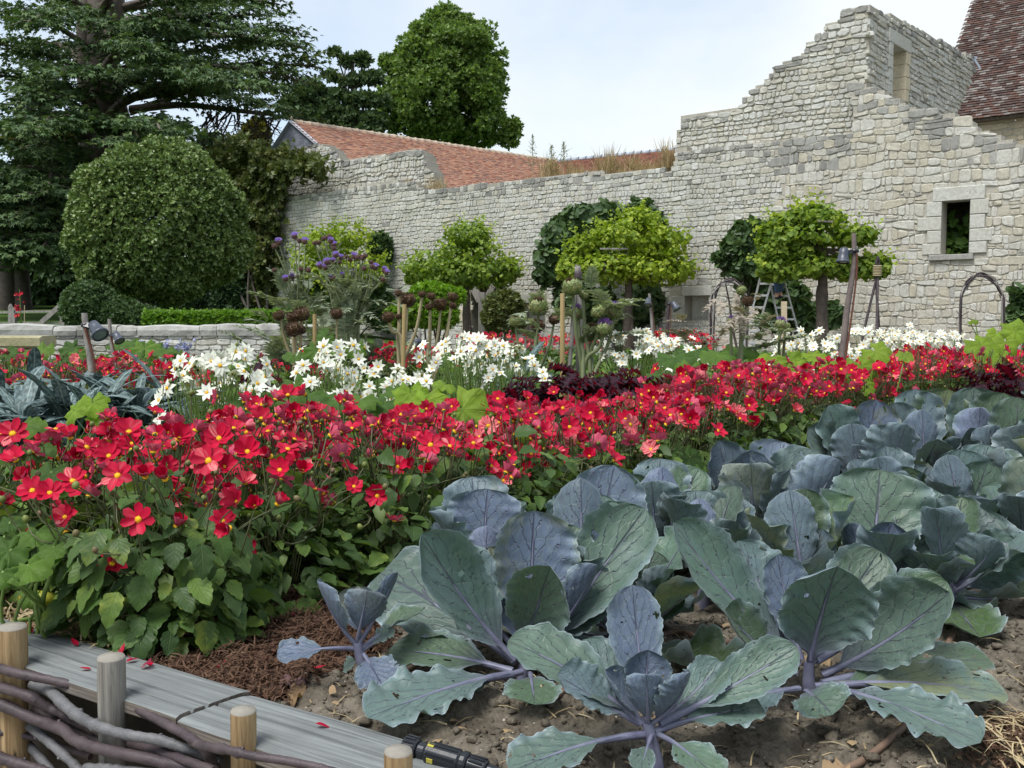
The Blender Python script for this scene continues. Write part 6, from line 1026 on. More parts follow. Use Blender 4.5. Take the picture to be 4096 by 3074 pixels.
# broad cabbage at the centre right
D0 = G(3250, 2795); Yd = D0[1]
hand_cabbage('broadest red cabbage with a fan of upright veined leaves at centre right', D0, [
    ((3200, 2660, Yd), (2700, 2085, Yd + .02), 340, (.35, -.75, .5), .12, 1.05, .03, .12, .03), ((3240, 2650, Yd), (3350, 2265, Yd - .10), 440, (-.05, -.9, .35), .14, .95, .045, .10, .0), ((3290, 2700, Yd), (3800, 2370, Yd - .12), 370, (-.5, -.7, .5), .24, 1.0, .05, .12, .0), ((3270, 2640, Yd), (3790, 2330, Yd + .10), 270, (-.3, -.8, .4), .12, .6, .09, .12, .0), ((3210, 2640, Yd), (3110, 2220, Yd + .08), 220, (.1, -.85, .4), .10, .7, .04, .10, .0),
    ((3240, 2640, Yd), (3220, 2360, Yd + .05), 260, (0, .9, .3), .14, 1.25, .03, .08, .0), ((3250, 2640, Yd), (3560, 2290, Yd + .22), 320, (-.2, -.7, .5), .10, .9, .04, .08, .0), ((3240, 2640, Yd + .03), (3520, 2200, Yd + .16), 300, (-.2, -.85, .45), .1, .7, .05, .1, .05), ((3200, 2640, Yd + .03), (2960, 2160, Yd + .16), 280, (.3, -.85, .45), .1, .7, .05, .1, .05), ((3190, 2690, Yd), (2900, 2440, Yd - .08), 220, (.4, -.6, .6), .12, .7, .05, .2, .0), ((3220, 2760, Yd), (3330, 2860, Yd - .20), 250, (-.3, -.35, .9), -.12, .5, .04, .12, .0), ((3290, 2740, Yd), (3920, 2980, Yd - .10), 290, (0, -.3, .95), -.10, .35, .07, .2, -.02),
    ((3290, 2730, Yd), (3960, 2640, Yd + .10), 230, (0, -.3, .95), -.08, .4, .06, .2, .0), ((3290, 2740, Yd), (4030, 2780, Yd + .02), 240, (0, -.35, .95), -.10, .4, .06, .2, .0), ((3200, 2750, Yd), (2860, 2840, Yd - .02), 220, (0, -.35, .9), -.08, .4, .05, .2, .0), ((3260, 2740, Yd), (3700, 2740, Yd + .1), 240, (0, -.35, .9), -.06, .5, .05, .3, .0)],
    [(3250, 2810, Yd), (3235, 2730, Yd), (3235, 2650, Yd)], (4, 5))
# cabbages behind the front ones: leaves set by hand, then a few filling ones
def set_cabbage(label, cx, D, leaves, gen=(2, 3, 3), az=0.0, z0=.12):
    """cx: picture x of the heart; leaf: (tip x, tip y, width, f/b side shown, bloom 0..1, tip nearer/farther, cup, roll)"""
    k = 1.1284; h = P(1600 + cx * k, 1500, D); b = np.array((h[0], h[1], 0.)); t = thing('red_cabbage', label, 'cabbage', b, 'red cabbages in the front bed'); tube(MB(), [(0, 0, -.06), (.004, 0, .05), (0, .004, z0 + .03)], [.024, .021, .018], 9, wob=.05).build('stem', M_RIB, t)
    for i, (x_, y_, w, sd, bl, dd, cup, roll) in enumerate(leaves):
        tip = P(1600 + x_ * k, 1480 + y_ * k, D + dd); f = sd == 'f'; B = b + np.array((.25 * (tip[0] - b[0]) * .5, .02 if f else -.03, z0 - .03 * (i % 3))); W = w * k * (D + dd) / FPX; sx = (tip - b)[0]
        N = nrm(np.array((-sx * 1.2, -.85 if f else .9, .40))); L = np.linalg.norm(tip - B); W = max(min(W, L * 1.15), .62 * L)
        cab_leaf((0, 0, 0), tip - B, W, N, (.10 if f else .14), cup, .045 + .02 * (i % 3 == 0), .10, int(cx) % 17 + i * 5, roll, 56, 23, True, 2.4 + i % 3, blue=bl, holes=(i * 3 + int(cx)) % 4).build('leaf', [M_CAB, M_RIB], t, True, M=TM(B - b))
    no, nm, lo_ = gen; sz = .34
    for i in range(nm): a_ = az + i * 2 * PI / nm; gen_leaf(t, (.02 * math.cos(a_), .02 * math.sin(a_), z0 - .02), a_, R.uniform(.9, 1.2), sz * R.uniform(.75, .9), .85)
    for i in range(no): a_ = az + 1 + i * 2 * PI / no; gen_leaf(t, (.02 * math.cos(a_), .02 * math.sin(a_), .06), a_, R.uniform(.45, .8), sz * R.uniform(.85, 1.0), .9)
    for i in range(lo_): a_ = az + .5 + i * 2 * PI / lo_; gen_leaf(t, (.02 * math.cos(a_), .02 * math.sin(a_), .05), a_, R.uniform(-.06, .18), sz, .85)
    return t
set_cabbage('red cabbage with blue leaves beside the dahlias, behind the silvery leaf', 285, 3.15, [(255, 372, 250, 'f', .55, .16, .5, .12), (310, 418, 285, 'f', .95, .08, .5, .08), (310, 552, 150, 'b', 1, -.03, 1.2, .0), (120, 540, 130, 'f', .7, .05, .9, .0), (400, 470, 190, 'f', .6, .12, .7, .1)], (2, 2, 3), .4)
set_cabbage('red cabbage with a pale folded leaf right behind the silvery leaf', 640, 2.95, [(690, 432, 310, 'f', .12, .12, .45, .10), (640, 375, 130, 'b', .75, .06, 1.35, .05), (760, 338, 110, 'f', .9, .15, .8, .0), (575, 470, 170, 'f', .3, .10, .7, .05), (690, 560, 160, 'b', 1, -.05, 1.2, .0)], (2, 2, 3), 1.1)
set_cabbage('red cabbage squeezed behind the front one, with pale folded leaves', 800, 2.68, [(700, 660, 150, 'b', .8, -.04, 1.2, .0), (905, 640, 210, 'f', .25, .08, .8, .05), (620, 760, 150, 'f', .5, .0, .9, .05), (1010, 790, 170, 'f', .2, -.04, .8, .08), (800, 690, 150, 'f', .7, .12, .8, .0), (960, 700, 150, 'b', .3, .04, 1.0, .0)], (3, 2, 4), .3)
set_cabbage('red cabbage with a small blue heart in the second row, nearest the dahlias', 915, 3.55, [(925, 308, 220, 'f', .5, .14, .5, .12), (930, 342, 120, 'b', 1, .03, 1.2, .0), (890, 388, 235, 'b', .12, -.10, .75, .06), (1060, 345, 160, 'f', .1, .1, .6, .1), (820, 370, 130, 'f', .2, .08, .8, .0)], (2, 2, 2), 2.0)
set_cabbage('red cabbage with pale teal frilled leaves at the centre of the bed', 1085, 3.3, [(1050, 422, 230, 'f', .5, .12, .5, .14), (1060, 455, 110, 'b', 1, .02, 1.2, .0), (1200, 440, 180, 'f', .4, .10, .7, .16), (1170, 530, 150, 'b', .05, -.10, .8, .05), (985, 520, 130, 'f', .6, .05, .9, .0), (1250, 545, 150, 'f', .4, .12, .7, .2)], (2, 2, 3), .7)
set_cabbage('red cabbage with a boldly ribbed funnel leaf in the second row', 1255, 3.7, [(1240, 320, 250, 'b', .45, -.10, 1.0, .14), (1130, 250, 90, 'f', .8, .08, 1.2, .0), (1245, 285, 170, 'f', .95, .04, .9, .0), (1480, 288, 210, 'f', .45, .10, .6, .08), (1365, 250, 150, 'f', .75, .16, .7, .10), (1560, 320, 100, 'b', .8, .0, 1.1, .0)], (2, 2, 2), 2.7)
set_cabbage('red cabbage with one upright green leaf left of the largest round one', 1440, 3.05, [(1440, 418, 190, 'f', .15, .06, .6, .06), (1380, 425, 110, 'b', .3, .0, 1.1, .0), (1500, 560, 110, 'f', .6, .0, .9, .1), (1330, 560, 130, 'f', .5, -.05, .8, .1)], (2, 2, 3), .2)
set_cabbage('red cabbage with the largest round leaf behind its deep blue heart', 1700, 3.1, [(1705, 350, 360, 'f', .25, .16, .45, .06), (1745, 540, 205, 'f', 1, .03, 1.1, .0), (1755, 612, 245, 'b', .85, -.07, 1.1, .10), (1590, 545, 110, 'b', .95, -.02, 1.2, .0), (1920, 432, 160, 'f', .1, .20, .6, .1), (1850, 700, 190, 'f', .45, -.05, .7, .2)], (2, 2, 3), 1.5)
set_cabbage('red cabbage with a broad teal leaf at the right, beside bare soil', 1960, 3.1, [(2060, 482, 310, 'f', .45, .10, .5, .10), (2120, 600, 240, 'b', .10, -.10, .8, .05), (2200, 610, 230, 'f', .2, .0, .7, .1), (1990, 470, 160, 'f', .8, .18, .8, .0), (1920, 500, 130, 'f', .9, .14, 1.0, .0)], (3, 2, 4), .9)
set_cabbage('red cabbage with pale frilled leaves in the third row', 1760, 3.95, [(1730, 262, 150, 'f', .45, .05, .8, .15), (1810, 340, 210, 'f', .15, -.02, .6, .1), (1690, 300, 110, 'b', .5, -.05, 1.0, .1), (1870, 330, 130, 'f', .8, .05, .9, .0), (1620, 310, 130, 'f', .6, .1, .7, .1)], (2, 3, 2), 2.2)
set_cabbage('red cabbage with a tall green leaf edged silver in the third row', 2010, 3.75, [(1990, 278, 225, 'f', .25, .06, .55, .08), (2090, 322, 200, 'f', .2, .0, .6, .1), (2090, 262, 180, 'f', .2, .16, .6, .08), (1940, 300, 90, 'b', .7, .0, 1.2, .0), (2170, 330, 190, 'f', .35, .05, .6, .12), (2000, 450, 130, 'b', .95, -.08, 1.1, .0)], (2, 2, 2), .5)
set_cabbage('red cabbage cut by the right edge in the third row', 2250, 3.5, [(2240, 300, 240, 'f', .3, .06, .6, .1), (2190, 480, 200, 'f', .15, -.02, .6, .1), (2300, 400, 220, 'b', .3, -.1, .8, .1)], (3, 3, 2), 1.9)
set_cabbage('red cabbage in the last row with a spread green leaf beside the dahlias', 1640, 4.8, [(1525, 122, 190, 'f', .12, -.02, .6, .08), (1690, 105, 140, 'f', 1, .05, .9, .0), (1790, 188, 250, 'b', .12, -.15, .75, .05), (1460, 200, 120, 'f', .4, -.08, .7, .15), (1600, 190, 130, 'b', .3, -.1, .8, .0)], (2, 2, 0), 1.2)
set_cabbage('red cabbage at the back of the bed, widest green fan', 1850, 5.0, [(1830, 64, 195, 'f', .35, .12, .55, .06), (1850, 140, 100, 'b', .8, -.05, 1.2, .0), (1945, 66, 150, 'f', .2, .10, .7, .05), (1920, 235, 160, 'f', .6, -.25, .8, .2), (1760, 110, 120, 'f', .6, .05, .8, .1)], (2, 2, 0), 2.4)
set_cabbage('red cabbage in the last row with a blue leaf curling over', 2040, 4.9, [(2045, 118, 125, 'b', 1, .0, 1.2, .18), (2040, 58, 140, 'f', .35, .15, .6, .06), (2145, 76, 150, 'f', .15, .08, .6, .08), (2110, 195, 140, 'b', .7, -.15, 1.1, .0), (2030, 200, 90, 'f', .6, -.12, .8, .1)], (2, 2, 0), .8)
set_cabbage('red cabbage in the last row at the right edge', 2200, 4.7, [(2210, 190, 210, 'b', .12, -.1, .7, .05), (2200, 90, 180, 'f', .2, .1, .6, .1), (2290, 160, 200, 'f', .3, .0, .6, .1)], (2, 3, 0), 1.6)
for (u, v, sz, lab, az) in ((4250, 1840, .42, 'red cabbage in the last row beyond the right edge', 1.1), (4330, 2250, .44, 'red cabbage beyond the right edge in the second row', 1.1)):
    g_ = G(u, v); cabbage(g_, lab, sz, 5, 5, 4, az, 0)
# ------------------------------------------------------------------ raised bed edge: planks, posts, woven branches
def plank(label, s0, s1, w, o, z0=.034, th=.030, cut0=0.0, cut1=0.0, seed=0, group='planks edging the raised bed'):
    rd = np.random.default_rng(seed); ns, nw = 90, 14; s = np.linspace(s0, s1, ns); V = []; L_ = []
    for i, a in enumerate(s):
        for j in range(nw):
            fc = .50 + .10 * vn(a * 1.7, seed, 9) + .05 * (a - s0); fc2 = .80 + .07 * vn(a * 2.3, seed, 12); f = (0, .12, .28, fc - .03, fc - .008, fc + .008, fc + .03, .66, fc2 - .03, fc2 - .007, fc2 + .007, fc2 + .03, .94, 1)[j]; e0 = cut0 * f * (i == 0); wob = .006 * vn(a * 5, seed, 3) * (j in (0, nw - 1)) * 2 + (.010 * max(0, vn(a * 9, 7 + seed, 5)) if j == nw - 1 else 0); q = o + PD * (a + (cut0 * f if i == 0 else 0) + (cut1 * f if i == ns - 1 else 0)) + PN * (f * w + (wob if j == 0 else -wob)); zz = z0 + .004 * vn(a * 3, f * 3, seed + 1) - .006 * (f - .5) ** 2 * (1 + seed); ck = (-.012 * (j in (4, 5)) * (vn(a * .9, seed, 15) > -.12) - .008 * (j in (9, 10)) * (vn(a * 1.3, seed, 18) > .05)); V.append((q[0], q[1], zz + ck - (.004 if j in (0, nw - 1) else 0)))
    n = len(V); top = np.array(V); bot = top.copy(); bot[:, 2] -= th; bot[:, :2] -= PN[:2] * .0; F = []; E = []
    for i in range(ns - 1):
        for j in range(nw - 1): k = i * nw + j; F.append((k, k + nw, k + nw + 1, k + 1)); E.append((n + k, n + k + 1, n + k + nw + 1, n + k + nw))
        k = i * nw; E.append((k, n + k, n + k + nw, k + nw)); k = i * nw + nw - 1; E.append((k, k + nw, n + k + nw, n + k))
    for j in range(nw - 1): E.append((j, j + 1, n + j + 1, n + j)); k = (ns - 1) * nw + j; E.append((k, n + k, n + k + 1, k + 1))
    c = top.mean(0); ang = math.atan2(PD[1], PD[0]); M = rot3('Z', ang); Vl = (np.concatenate((top, bot)) - c) @ M; mb = MB(); mb.add(Vl, F, 0); mb.F.append((np.array(E), 1)); o_ = mb.build('plank', [M_PLANK, M_PLANK_E], None, False, label=label, cat='plank', group=group); o_.matrix_basis = TM(c, M); return o_
plank('weathered grey plank with fallen petals, left of the joint', -.75, .951, .205, PO + PN * .004, .036, .028, 0, -.02, 1)
plank('weathered grey plank right of the joint, split along its front edge', .957, 2.3, .20, PO + PN * .008, .030, .034, -.02, 0, 2)
PSTo = np.array((-.95, 2.28, 0.)); 
mb = MB(); bw = PO + PN * .13; A = bw - PD * 1.0; B_ = bw + PD * 3.4; mb.add([A + (0, 0, -.002), B_ + (0, 0, -.002), B_ - (0, 0, .55), A - (0, 0, .55)], [(0, 3, 2, 1)]); M_DIRT = plain('dark_earth_bank', (.045, .038, .03), .95, .1, 20, .4, .6); mb.build('earth_bank', M_DIRT, None, False, kind='structure')
mb = MB(); A = PO + PN * .10 - PD * 3; B_ = PO + PN * .10 + PD * 8; mb.add([A, A + PN * 4, B_ + PN * 4, B_], [(0, 1, 2, 3)]); o_ = mb.build('path', M_PATH, None, False, kind='structure'); o_.location = (0, 0, -.44)
def wpost(label, t, r, top, mat, grp='peeled wooden stakes of the woven edging'):
    c = PSTo + PD * t; mb = MB(); z = np.linspace(-.45, top, 14); p = np.c_[np.zeros(14) + .002 * np.sin(z * 9), np.zeros(14), z]; tube(mb, p, r * (1 + .02 * np.sin(z * 14)), 18, 0, False, wob=.012); n = 14 * 18
    V = mb.V[-1][-18:]; cc = V.mean(0) + (0, 0, .002); ins = cc + (V - cc) * .93 + (0, 0, .005); mb.add(np.vstack((V, ins, [cc + (0, 0, .007)])), [(j, (j + 1) % 18, 18 + (j + 1) % 18, 18 + j) for j in range(18)] + [(18 + j, 18 + (j + 1) % 18, 36) for j in range(18)], 1)
    return mb.build('edging_stake', [mat, M_ENDG], None, True, label=label, cat='stake', group=grp, M=TM(c))
wpost('tan peeled stake cut by the left edge of the picture', -.414, .035, .132, M_POST); wpost('grey weathered stake with a pale sawn top, second from the left', 0, .0315, .13, M_POST_G); wpost('tan cracked stake beside the plank joint', .451, .0265, .10, M_POST); wpost('pale stake top showing at the bottom edge', .874, .0265, .115, M_POST)
wpost('stake hidden left of the picture', -.85, .033, .12, M_POST_G) if False else None
def FPp(u, v, off): return PLN(u, v, PSTo + PN * off, PN)
zf = lambda a, b: (a / 2.212, 2450 + b / 2.212)
BR = [('pale smooth hazel rod crossing in front of the grey stake', .0165, .012, 1, [(290, 640, -.01), (400, 680, -.01), (470, 720, 0), (560, 810, .015), (680, 910, .035), (800, 980, .048), (950, 1040, .048), (1150, 1090, .04), (1400, 1130, .02), (1600, 1190, 0), (1800, 1260, -.03), (1960, 1330, -.04)]),
      ('topmost dark hazel rod passing behind the grey stake', .0135, .0115, 0, [(-200, 440, .05), (0, 495, .05), (160, 545, .045), (350, 580, .02), (620, 640, -.02), (780, 700, -.045), (1060, 770, -.045), (1250, 870, -.02), (1500, 1010, 0), (1650, 1090, .01), (1800, 1200, .02), (1880, 1320, 0), (1920, 1420, -.01)]),
      ('second dark hazel rod from the top at the left edge', .0155, .011, 0, [(-200, 610, .045), (0, 665, .045), (250, 740, .03), (420, 840, .0), (560, 905, -.02), (700, 980, -.04), (900, 1060, -.05), (1100, 1140, -.03), (1400, 1230, 0), (1700, 1330, .02), (1900, 1400, .03)]),
      ('thick dark hazel rod running in front of the grey stake low down', .0175, .014, 0, [(-200, 760, .05), (0, 815, .045), (250, 920, .02), (420, 990, .01), (560, 1040, .02), (650, 1120, .035), (800, 1185, .05), (1000, 1235, .05), (1250, 1285, .04), (1500, 1345, .02), (1750, 1400, 0)]),
      ('thin dark rod lying level at the lower left', .0105, .009, 0, [(-100, 1050, .04), (0, 1062, .035), (180, 1088, .0), (350, 1122, -.03), (550, 1190, -.045), (800, 1280, -.05)]),
      ('dark rod slanting down between the left stake and grey stake', .0145, .012, 1, [(200, 940, -.03), (260, 1010, -.02), (380, 1100, 0), (560, 1260, .01), (700, 1390, .02), (800, 1480, .02)]),
      ('short steep rod at the lower left corner', .0135, .012, 1, [(160, 1060, -.04), (210, 1130, -.03), (330, 1260, -.02), (440, 1390, -.01), (520, 1480, 0)]),
      ('lowest thick rod in the bottom left corner', .0175, .014, 0, [(-200, 1210, .05), (0, 1290, .045), (150, 1335, .03), (330, 1390, .01), (500, 1450, 0)]),
      ('hazel rod running right past the tan cracked stake', .0115, .009, 0, [(1700, 1150, .01), (1830, 1190, .035), (2000, 1215, .05), (2212, 1268, .045), (2500, 1310, .02), (2800, 1370, -.01), (3100, 1450, -.03), (3400, 1530, -.02)]),
      ('dark rod low between the grey stake and cracked stake', .015, .012, 0, [(300, 850, -.04), (420, 930, -.05), (700, 1060, -.06), (1100, 1190, -.05), (1500, 1260, -.04), (1800, 1320, -.03)]),
      ('pale rod along the bottom edge', .014, .012, 1, [(760, 1380, .05), (1000, 1390, .05), (1300, 1420, .04), (1700, 1470, .02)])]
for lab, r0, r1, mt, pts in BR:
    p = smooth_path([FPp(*zf(a, b), off) for a, b, off in pts], 7); c = p.mean(0); n = len(p); rr = np.linspace(r0, r1, n) * .88 * (1 + .05 * rng.normal(size=n)); kn = rng.integers(3, max(4, n - 3), 4); rr[kn] *= 1.16; mb = MB(); tube(mb, p - c, rr, 12, 0, wob=.02)
    for k in kn:
        d = nrm(rng.normal(size=3)); tube(mb, [p[k] - c, p[k] - c + d * rr[k] * 1.25], [rr[k] * .45, rr[k] * .3], 6, 0)
    mb.build('woven_branch', M_TWIG_L if mt else M_TWIG, None, True, label=lab, cat='branch', group='hazel rods woven along the bed edge', M=TM(c))
# ------------------------------------------------------------------ mulch, straw, clods, petals, leaves on the soil
STRIP = np.array([(-.004, 0, 0), (.004, 0, 0), (.004, .33, .10), (-.004, .33, .10), (.003, .7, .08), (-.003, .7, .08), (0, 1, -.03)]); STRIP_F = [(0, 1, 2, 3), (3, 2, 4, 5), (5, 4, 6)]
def strew(name, mat, poly, n, length, wid, zmax, tilt=.25, zadd=.0):
    pp = np.array([G(u, v)[:2] for u, v in poly]); lo_, hi_ = pp.min(0), pp.max(0); q = rng.uniform(lo_, hi_, (n * 3, 2)); q = q[inpoly(q + rng.normal(size=q.shape) * .03, pp)][:n]; e = (q[:, 0] - PO[0]) * PN[0] + (q[:, 1] - PO[1]) * PN[1]; q = q[e < -.005]; L = length * rng.uniform(.45, 1.3, len(q)); z = bedz(q[:, 0], q[:, 1]) + zmax * rng.random(len(q)) + .003 + zadd
    M = frames(nrm(rng.normal(size=(len(q), 3)) * tilt + (0, 0, 1))); M = M * L[:, None, None]; M[:, :, 0] = M[:, :, 0] / L[:, None] * wid; mb = MB(); scat(mb, STRIP, STRIP_F, M, np.c_[q, z], 1.0); return mb.build(name, mat, None, False, kind='stuff')
M_MULCH = leafmat('brown_fibre_mulch', [(.040, .024, .017), (.075, .042, .028), (.115, .068, .045), (.055, .034, .024)], .05, .9, .1, nsc=20)
M_STRAW = leafmat('straw', [(.33, .26, .14), (.45, .37, .22), (.24, .18, .10), (.52, .45, .30)], .1, .8, .2)
mulch_px = [(240, 2640), (560, 2560), (900, 2420), (1260, 2360), (1560, 2420), (1560, 2560), (1330, 2680), (1180, 2760), (1020, 2830), (840, 2790), (560, 2700)]
strew('mulch', M_MULCH, mulch_px, 15000, .035, .55, .035, .35); pp = np.array([G(u, v)[:2] for u, v in mulch_px])
X, Y = np.meshgrid(np.linspace(pp[:, 0].min() - .1, pp[:, 0].max() + .1, 90), np.linspace(pp[:, 1].min() - .1, pp[:, 1].max() + .1, 90)); q = np.c_[X.ravel(), Y.ravel()]; ins = inpoly(q, pp).reshape(90, 90); i = np.arange(8100).reshape(90, 90); inn = ins[:-1, :-1] & ins[1:, 1:] & (((X - PO[0]) * PN[0] + (Y - PO[1]) * PN[1]) < -.01)[:-1, :-1]; F = np.stack((i[:-1, :-1], i[:-1, 1:], i[1:, 1:], i[1:, :-1]), -1)[inn]
MB().add(np.c_[q, (bedz(X, Y) + .014 + .012 * fbm(X * 25, Y * 25, 77, 3)).ravel()], F).build('mulch_layer', M_MULCH, None, True, kind='stuff')
strew('straw', M_STRAW, [(-400, 2420), (0, 2380), (260, 2330), (420, 2420), (520, 2560), (600, 2660), (470, 2650), (300, 2580), (0, 2500), (-400, 2470)], 2600, .10, .6, .04, .3)
strew('straw_scraps', M_STRAW, [(600, 2700), (1300, 2400), (2000, 2500), (3500, 2500), (4300, 2500), (4300, 3100), (1700, 3020), (1000, 2820)], 330, .07, .45, .006, .12)
strew('straw_right', M_STRAW, [(3900, 2900), (4200, 2850), (4300, 3074), (3950, 3074)], 160, .12, .5, .02, .2); strew('mulch_right', M_MULCH, [(3920, 2930), (4200, 2870), (4300, 3074), (3900, 3074)], 1500, .03, .6, .02, .3)
ICO_V = []; 
import bmesh
bm_ = bmesh.new(); bmesh.ops.create_icosphere(bm_, subdivisions=1, radius=1); ICO_V = np.array([v.co[:] for v in bm_.verts]); ICO_F = [tuple(v.index for v in f.verts) for f in bm_.faces]; bm_.free()
def clods(name, n, smin, smax, mat, reg):
    mb = MB(); pp = np.array([G(u, v)[:2] for u, v in reg]); q = rng.uniform(pp.min(0), pp.max(0), (n * 3, 2)); e = (q[:, 0] - PO[0]) * PN[0] + (q[:, 1] - PO[1]) * PN[1]; q = q[inpoly(q, pp) & (e < -.02)][:n]
    for x_, y_ in q:
        s_ = smin + (smax - smin) * R.random() ** 3.2; V = ICO_V * (1 + .34 * rng.normal(size=(12 if len(ICO_V) == 12 else len(ICO_V), 1))) * (R.uniform(.7, 1.2), R.uniform(.7, 1.2), R.uniform(.45, .8)) * s_; mb.add(V @ rot3('Z', R.uniform(0, 6)).T + (x_, y_, float(bedz(x_, y_)) + s_ * .15), ICO_F)
    return mb.build(name, mat, None, True, kind='stuff')
soil_reg = [(800, 2640), (1500, 2460), (2600, 2450), (4300, 2350), (4300, 3100), (1800, 3100), (1000, 2850)]
clods('soil_crumbs', 6000, .0018, .007, M_SOIL, soil_reg); clods('soil_clods', 2600, .003, .020, M_SOIL, soil_reg); clods('pebbles', 350, .002, .007, plain('pale_grit', (.42, .39, .33), .9, .1, 30, .3), soil_reg)
PETV = [MB().add(*leaf_grid(1, .42, 6, 4, lance, fold=.3, droop=-.8 + .5 * s, seed=s)[:2]).mesh('petal', M_RED) for s in range(3)]
def on_bed(u, v, dz=.006):
    g_ = G(u, v, .03); e = (g_[0] - PO[0]) * PN[0] + (g_[1] - PO[1]) * PN[1]
    if e > -.01: return G(u, v, .040)
    g_ = G(u, v, .02); g_[2] = float(bedz(g_[0], g_[1])) + dz + .012; return g_
for u, v, L, lab in ((115, 2573, .036, 'fallen pink petal on the left plank, nearest the left stake'), (365, 2677, .03, 'fallen red petal on the plank behind the grey stake')): ob('fallen_petal', R.choice(PETV), None, TM(on_bed(u, v), rot3('Z', R.uniform(1, 2)), L), label=lab, cat='petal', group='petals fallen on the plank')
for u, v in ((505, 2648), (540, 2640), (575, 2662), (600, 2665), (560, 2670), (470, 2625), (762, 2670), (1038, 2600), (1075, 2570), (1100, 2545), (950, 2600), (1250, 2690), (1262, 2895), (1150, 2440), (1180, 2460), (1300, 2420), (90, 2380), (20, 2400), (60, 2425), (175, 2465), (130, 2530), (310, 2583), (480, 2610), (860, 2640), (1040, 2560), (1230, 2440), (700, 2650)):
    ob('fallen_petal', R.choice(PETV), None, TM(on_bed(u, v), rot3('Z', R.uniform(0, 6)) @ rot3('X', R.uniform(-.3, .3)), R.uniform(.026, .042)), label='fallen crimson dahlia petal lying on mulch or straw', cat='petal', group='crimson petals on the ground')
M_DEAD = leafmat('withered_leaf', [(.20, .13, .07), (.30, .22, .13), (.14, .08, .08)], .15, .8, .2, src='object'); M_PURPD = leafmat('withered_purple_leaf', [(.10, .06, .07), (.16, .09, .08)], .1, .7, .2)
for u, v, L, mt, lab in ((1120, 2720, .10, M_PURPD, 'shrivelled purple leaf where the mulch meets bare soil'), (1210, 2735, .08, M_DEAD, 'crumpled brown leaf on the bare soil by the mulch'), (3340, 2990, .10, M_DEAD, 'pale crumpled dry leaf on soil below the broad cabbage'), (2800, 2610, .12, M_PURPD, 'reddish withered cabbage leaf between two cabbages'), (3250, 2560, .09, M_DEAD, 'dull dead leaf under the broadest cabbage')):
    V, F, lc = leaf_grid(1, .55, 14, 9, ovate, fold=.3, droop=.5, ruf=.22, rk=2.5, seed=int(u), blist=.12); MB().add(V * L, F, 0, lc).build('withered_leaf', mt, None, True, label=lab, cat='dead leaf', M=TM(on_bed(u, v, .01), rot3('Z', R.uniform(0, 6))))
strew('leaf_litter', M_DEAD, [(1000, 2800), (1500, 2500), (2600, 2480), (4200, 2400), (4200, 3090), (1800, 3090)], 90, .028, 2.2, .008, .2)
# ------------------------------------------------------------------ drip hoses and the black coupling
def hose(label, pts, r=.0085, dz=.006):
    p = []
    for u, v in pts: g_ = G(u, v); g_[2] = float(bedz(g_[0], g_[1])) + r + dz; p.append(g_)
    p = smooth_path(p, 7); c = p.mean(0); return tube(MB(), p - c, r, 10).build('drip_hose', M_HOSE, None, True, label=label, cat='hose', group='brown drip hoses on the soil', M=TM(c))
hose('brown drip hose passing the foot of the young cabbage', [(1490, 2820), (1530, 2765), (1600, 2690), (1720, 2630), (1850, 2600), (2050, 2600)]); hose('brown drip hose curving across the bottom right soil', [(2980, 3140), (3150, 3090), (3300, 3050), (3450, 3000), (3620, 2900), (3720, 2760), (3760, 2640), (3830, 2500), (3880, 2420)]); hose('brown drip hose running under the middle cabbages', [(2200, 2850), (2500, 2640), (2700, 2560), (2830, 2610), (2950, 2560)], .0095)
ca, cbb = G(1625, 2985, .045), G(1985, 3095, .03); cm = (ca + cbb) / 2; dct = nrm(cbb - ca); Mc = frame(dct, (0, 0, 1)); LC = np.linalg.norm(cbb - ca)
cp = thing('hose_coupling', 'black ribbed plastic hose coupling lying behind the plank', 'hose coupling', cm); W_ = lambda z: np.asarray(dct) * z
def ring(name, z0, z1, r0, r1, n=18, mat=M_BLACKP, parent=cp): return lathe(MB(), [(r0 * .85, z0), (r0, z0 + .004), (r1, z1 - .004), (r1 * .85, z1)], n, Mc).build(name, mat, parent, False)
ring('inlet_nut', -LC * .52, -LC * .36, .021, .022); ring('neck', -LC * .36, -LC * .26, .017, .017); ring('main_body', -LC * .26, LC * .12, .0225, .0225); ring('collar', LC * .12, LC * .20, .0245, .0245); ring('outlet_nut', LC * .20, LC * .40, .021, .019); ring('outlet', LC * .40, LC * .70, .014, .012)
for z0, z1, rr in ((-LC * .51, -LC * .37, .0222), (LC * .21, LC * .39, .0205), (-LC * .24, LC * .10, .0227)):
    mb = MB(); 
    for k in range(14 if rr < .0225 else 7): a = k * 2 * PI / (14 if rr < .0225 else 7); d = Mc @ np.array((math.cos(a), math.sin(a), 0)); box(mb, d * rr + W_((z0 + z1) / 2), (.004, .004, z1 - z0 - .006), Mc)
    mb.build('grip_ribs', M_BLACKP, cp, False)
for z, a in ((-LC * .20, 1.9), (-LC * .17, 3.3)): d = Mc @ np.array((math.cos(a), math.sin(a), 0)); Mb_ = np.stack((np.cross(dct, d), dct, d), 1); box(MB(), d * .0226 + W_(z), (.009, .014, .003), Mb_).build('yellow_mark', M_YELLOW, cp, False)
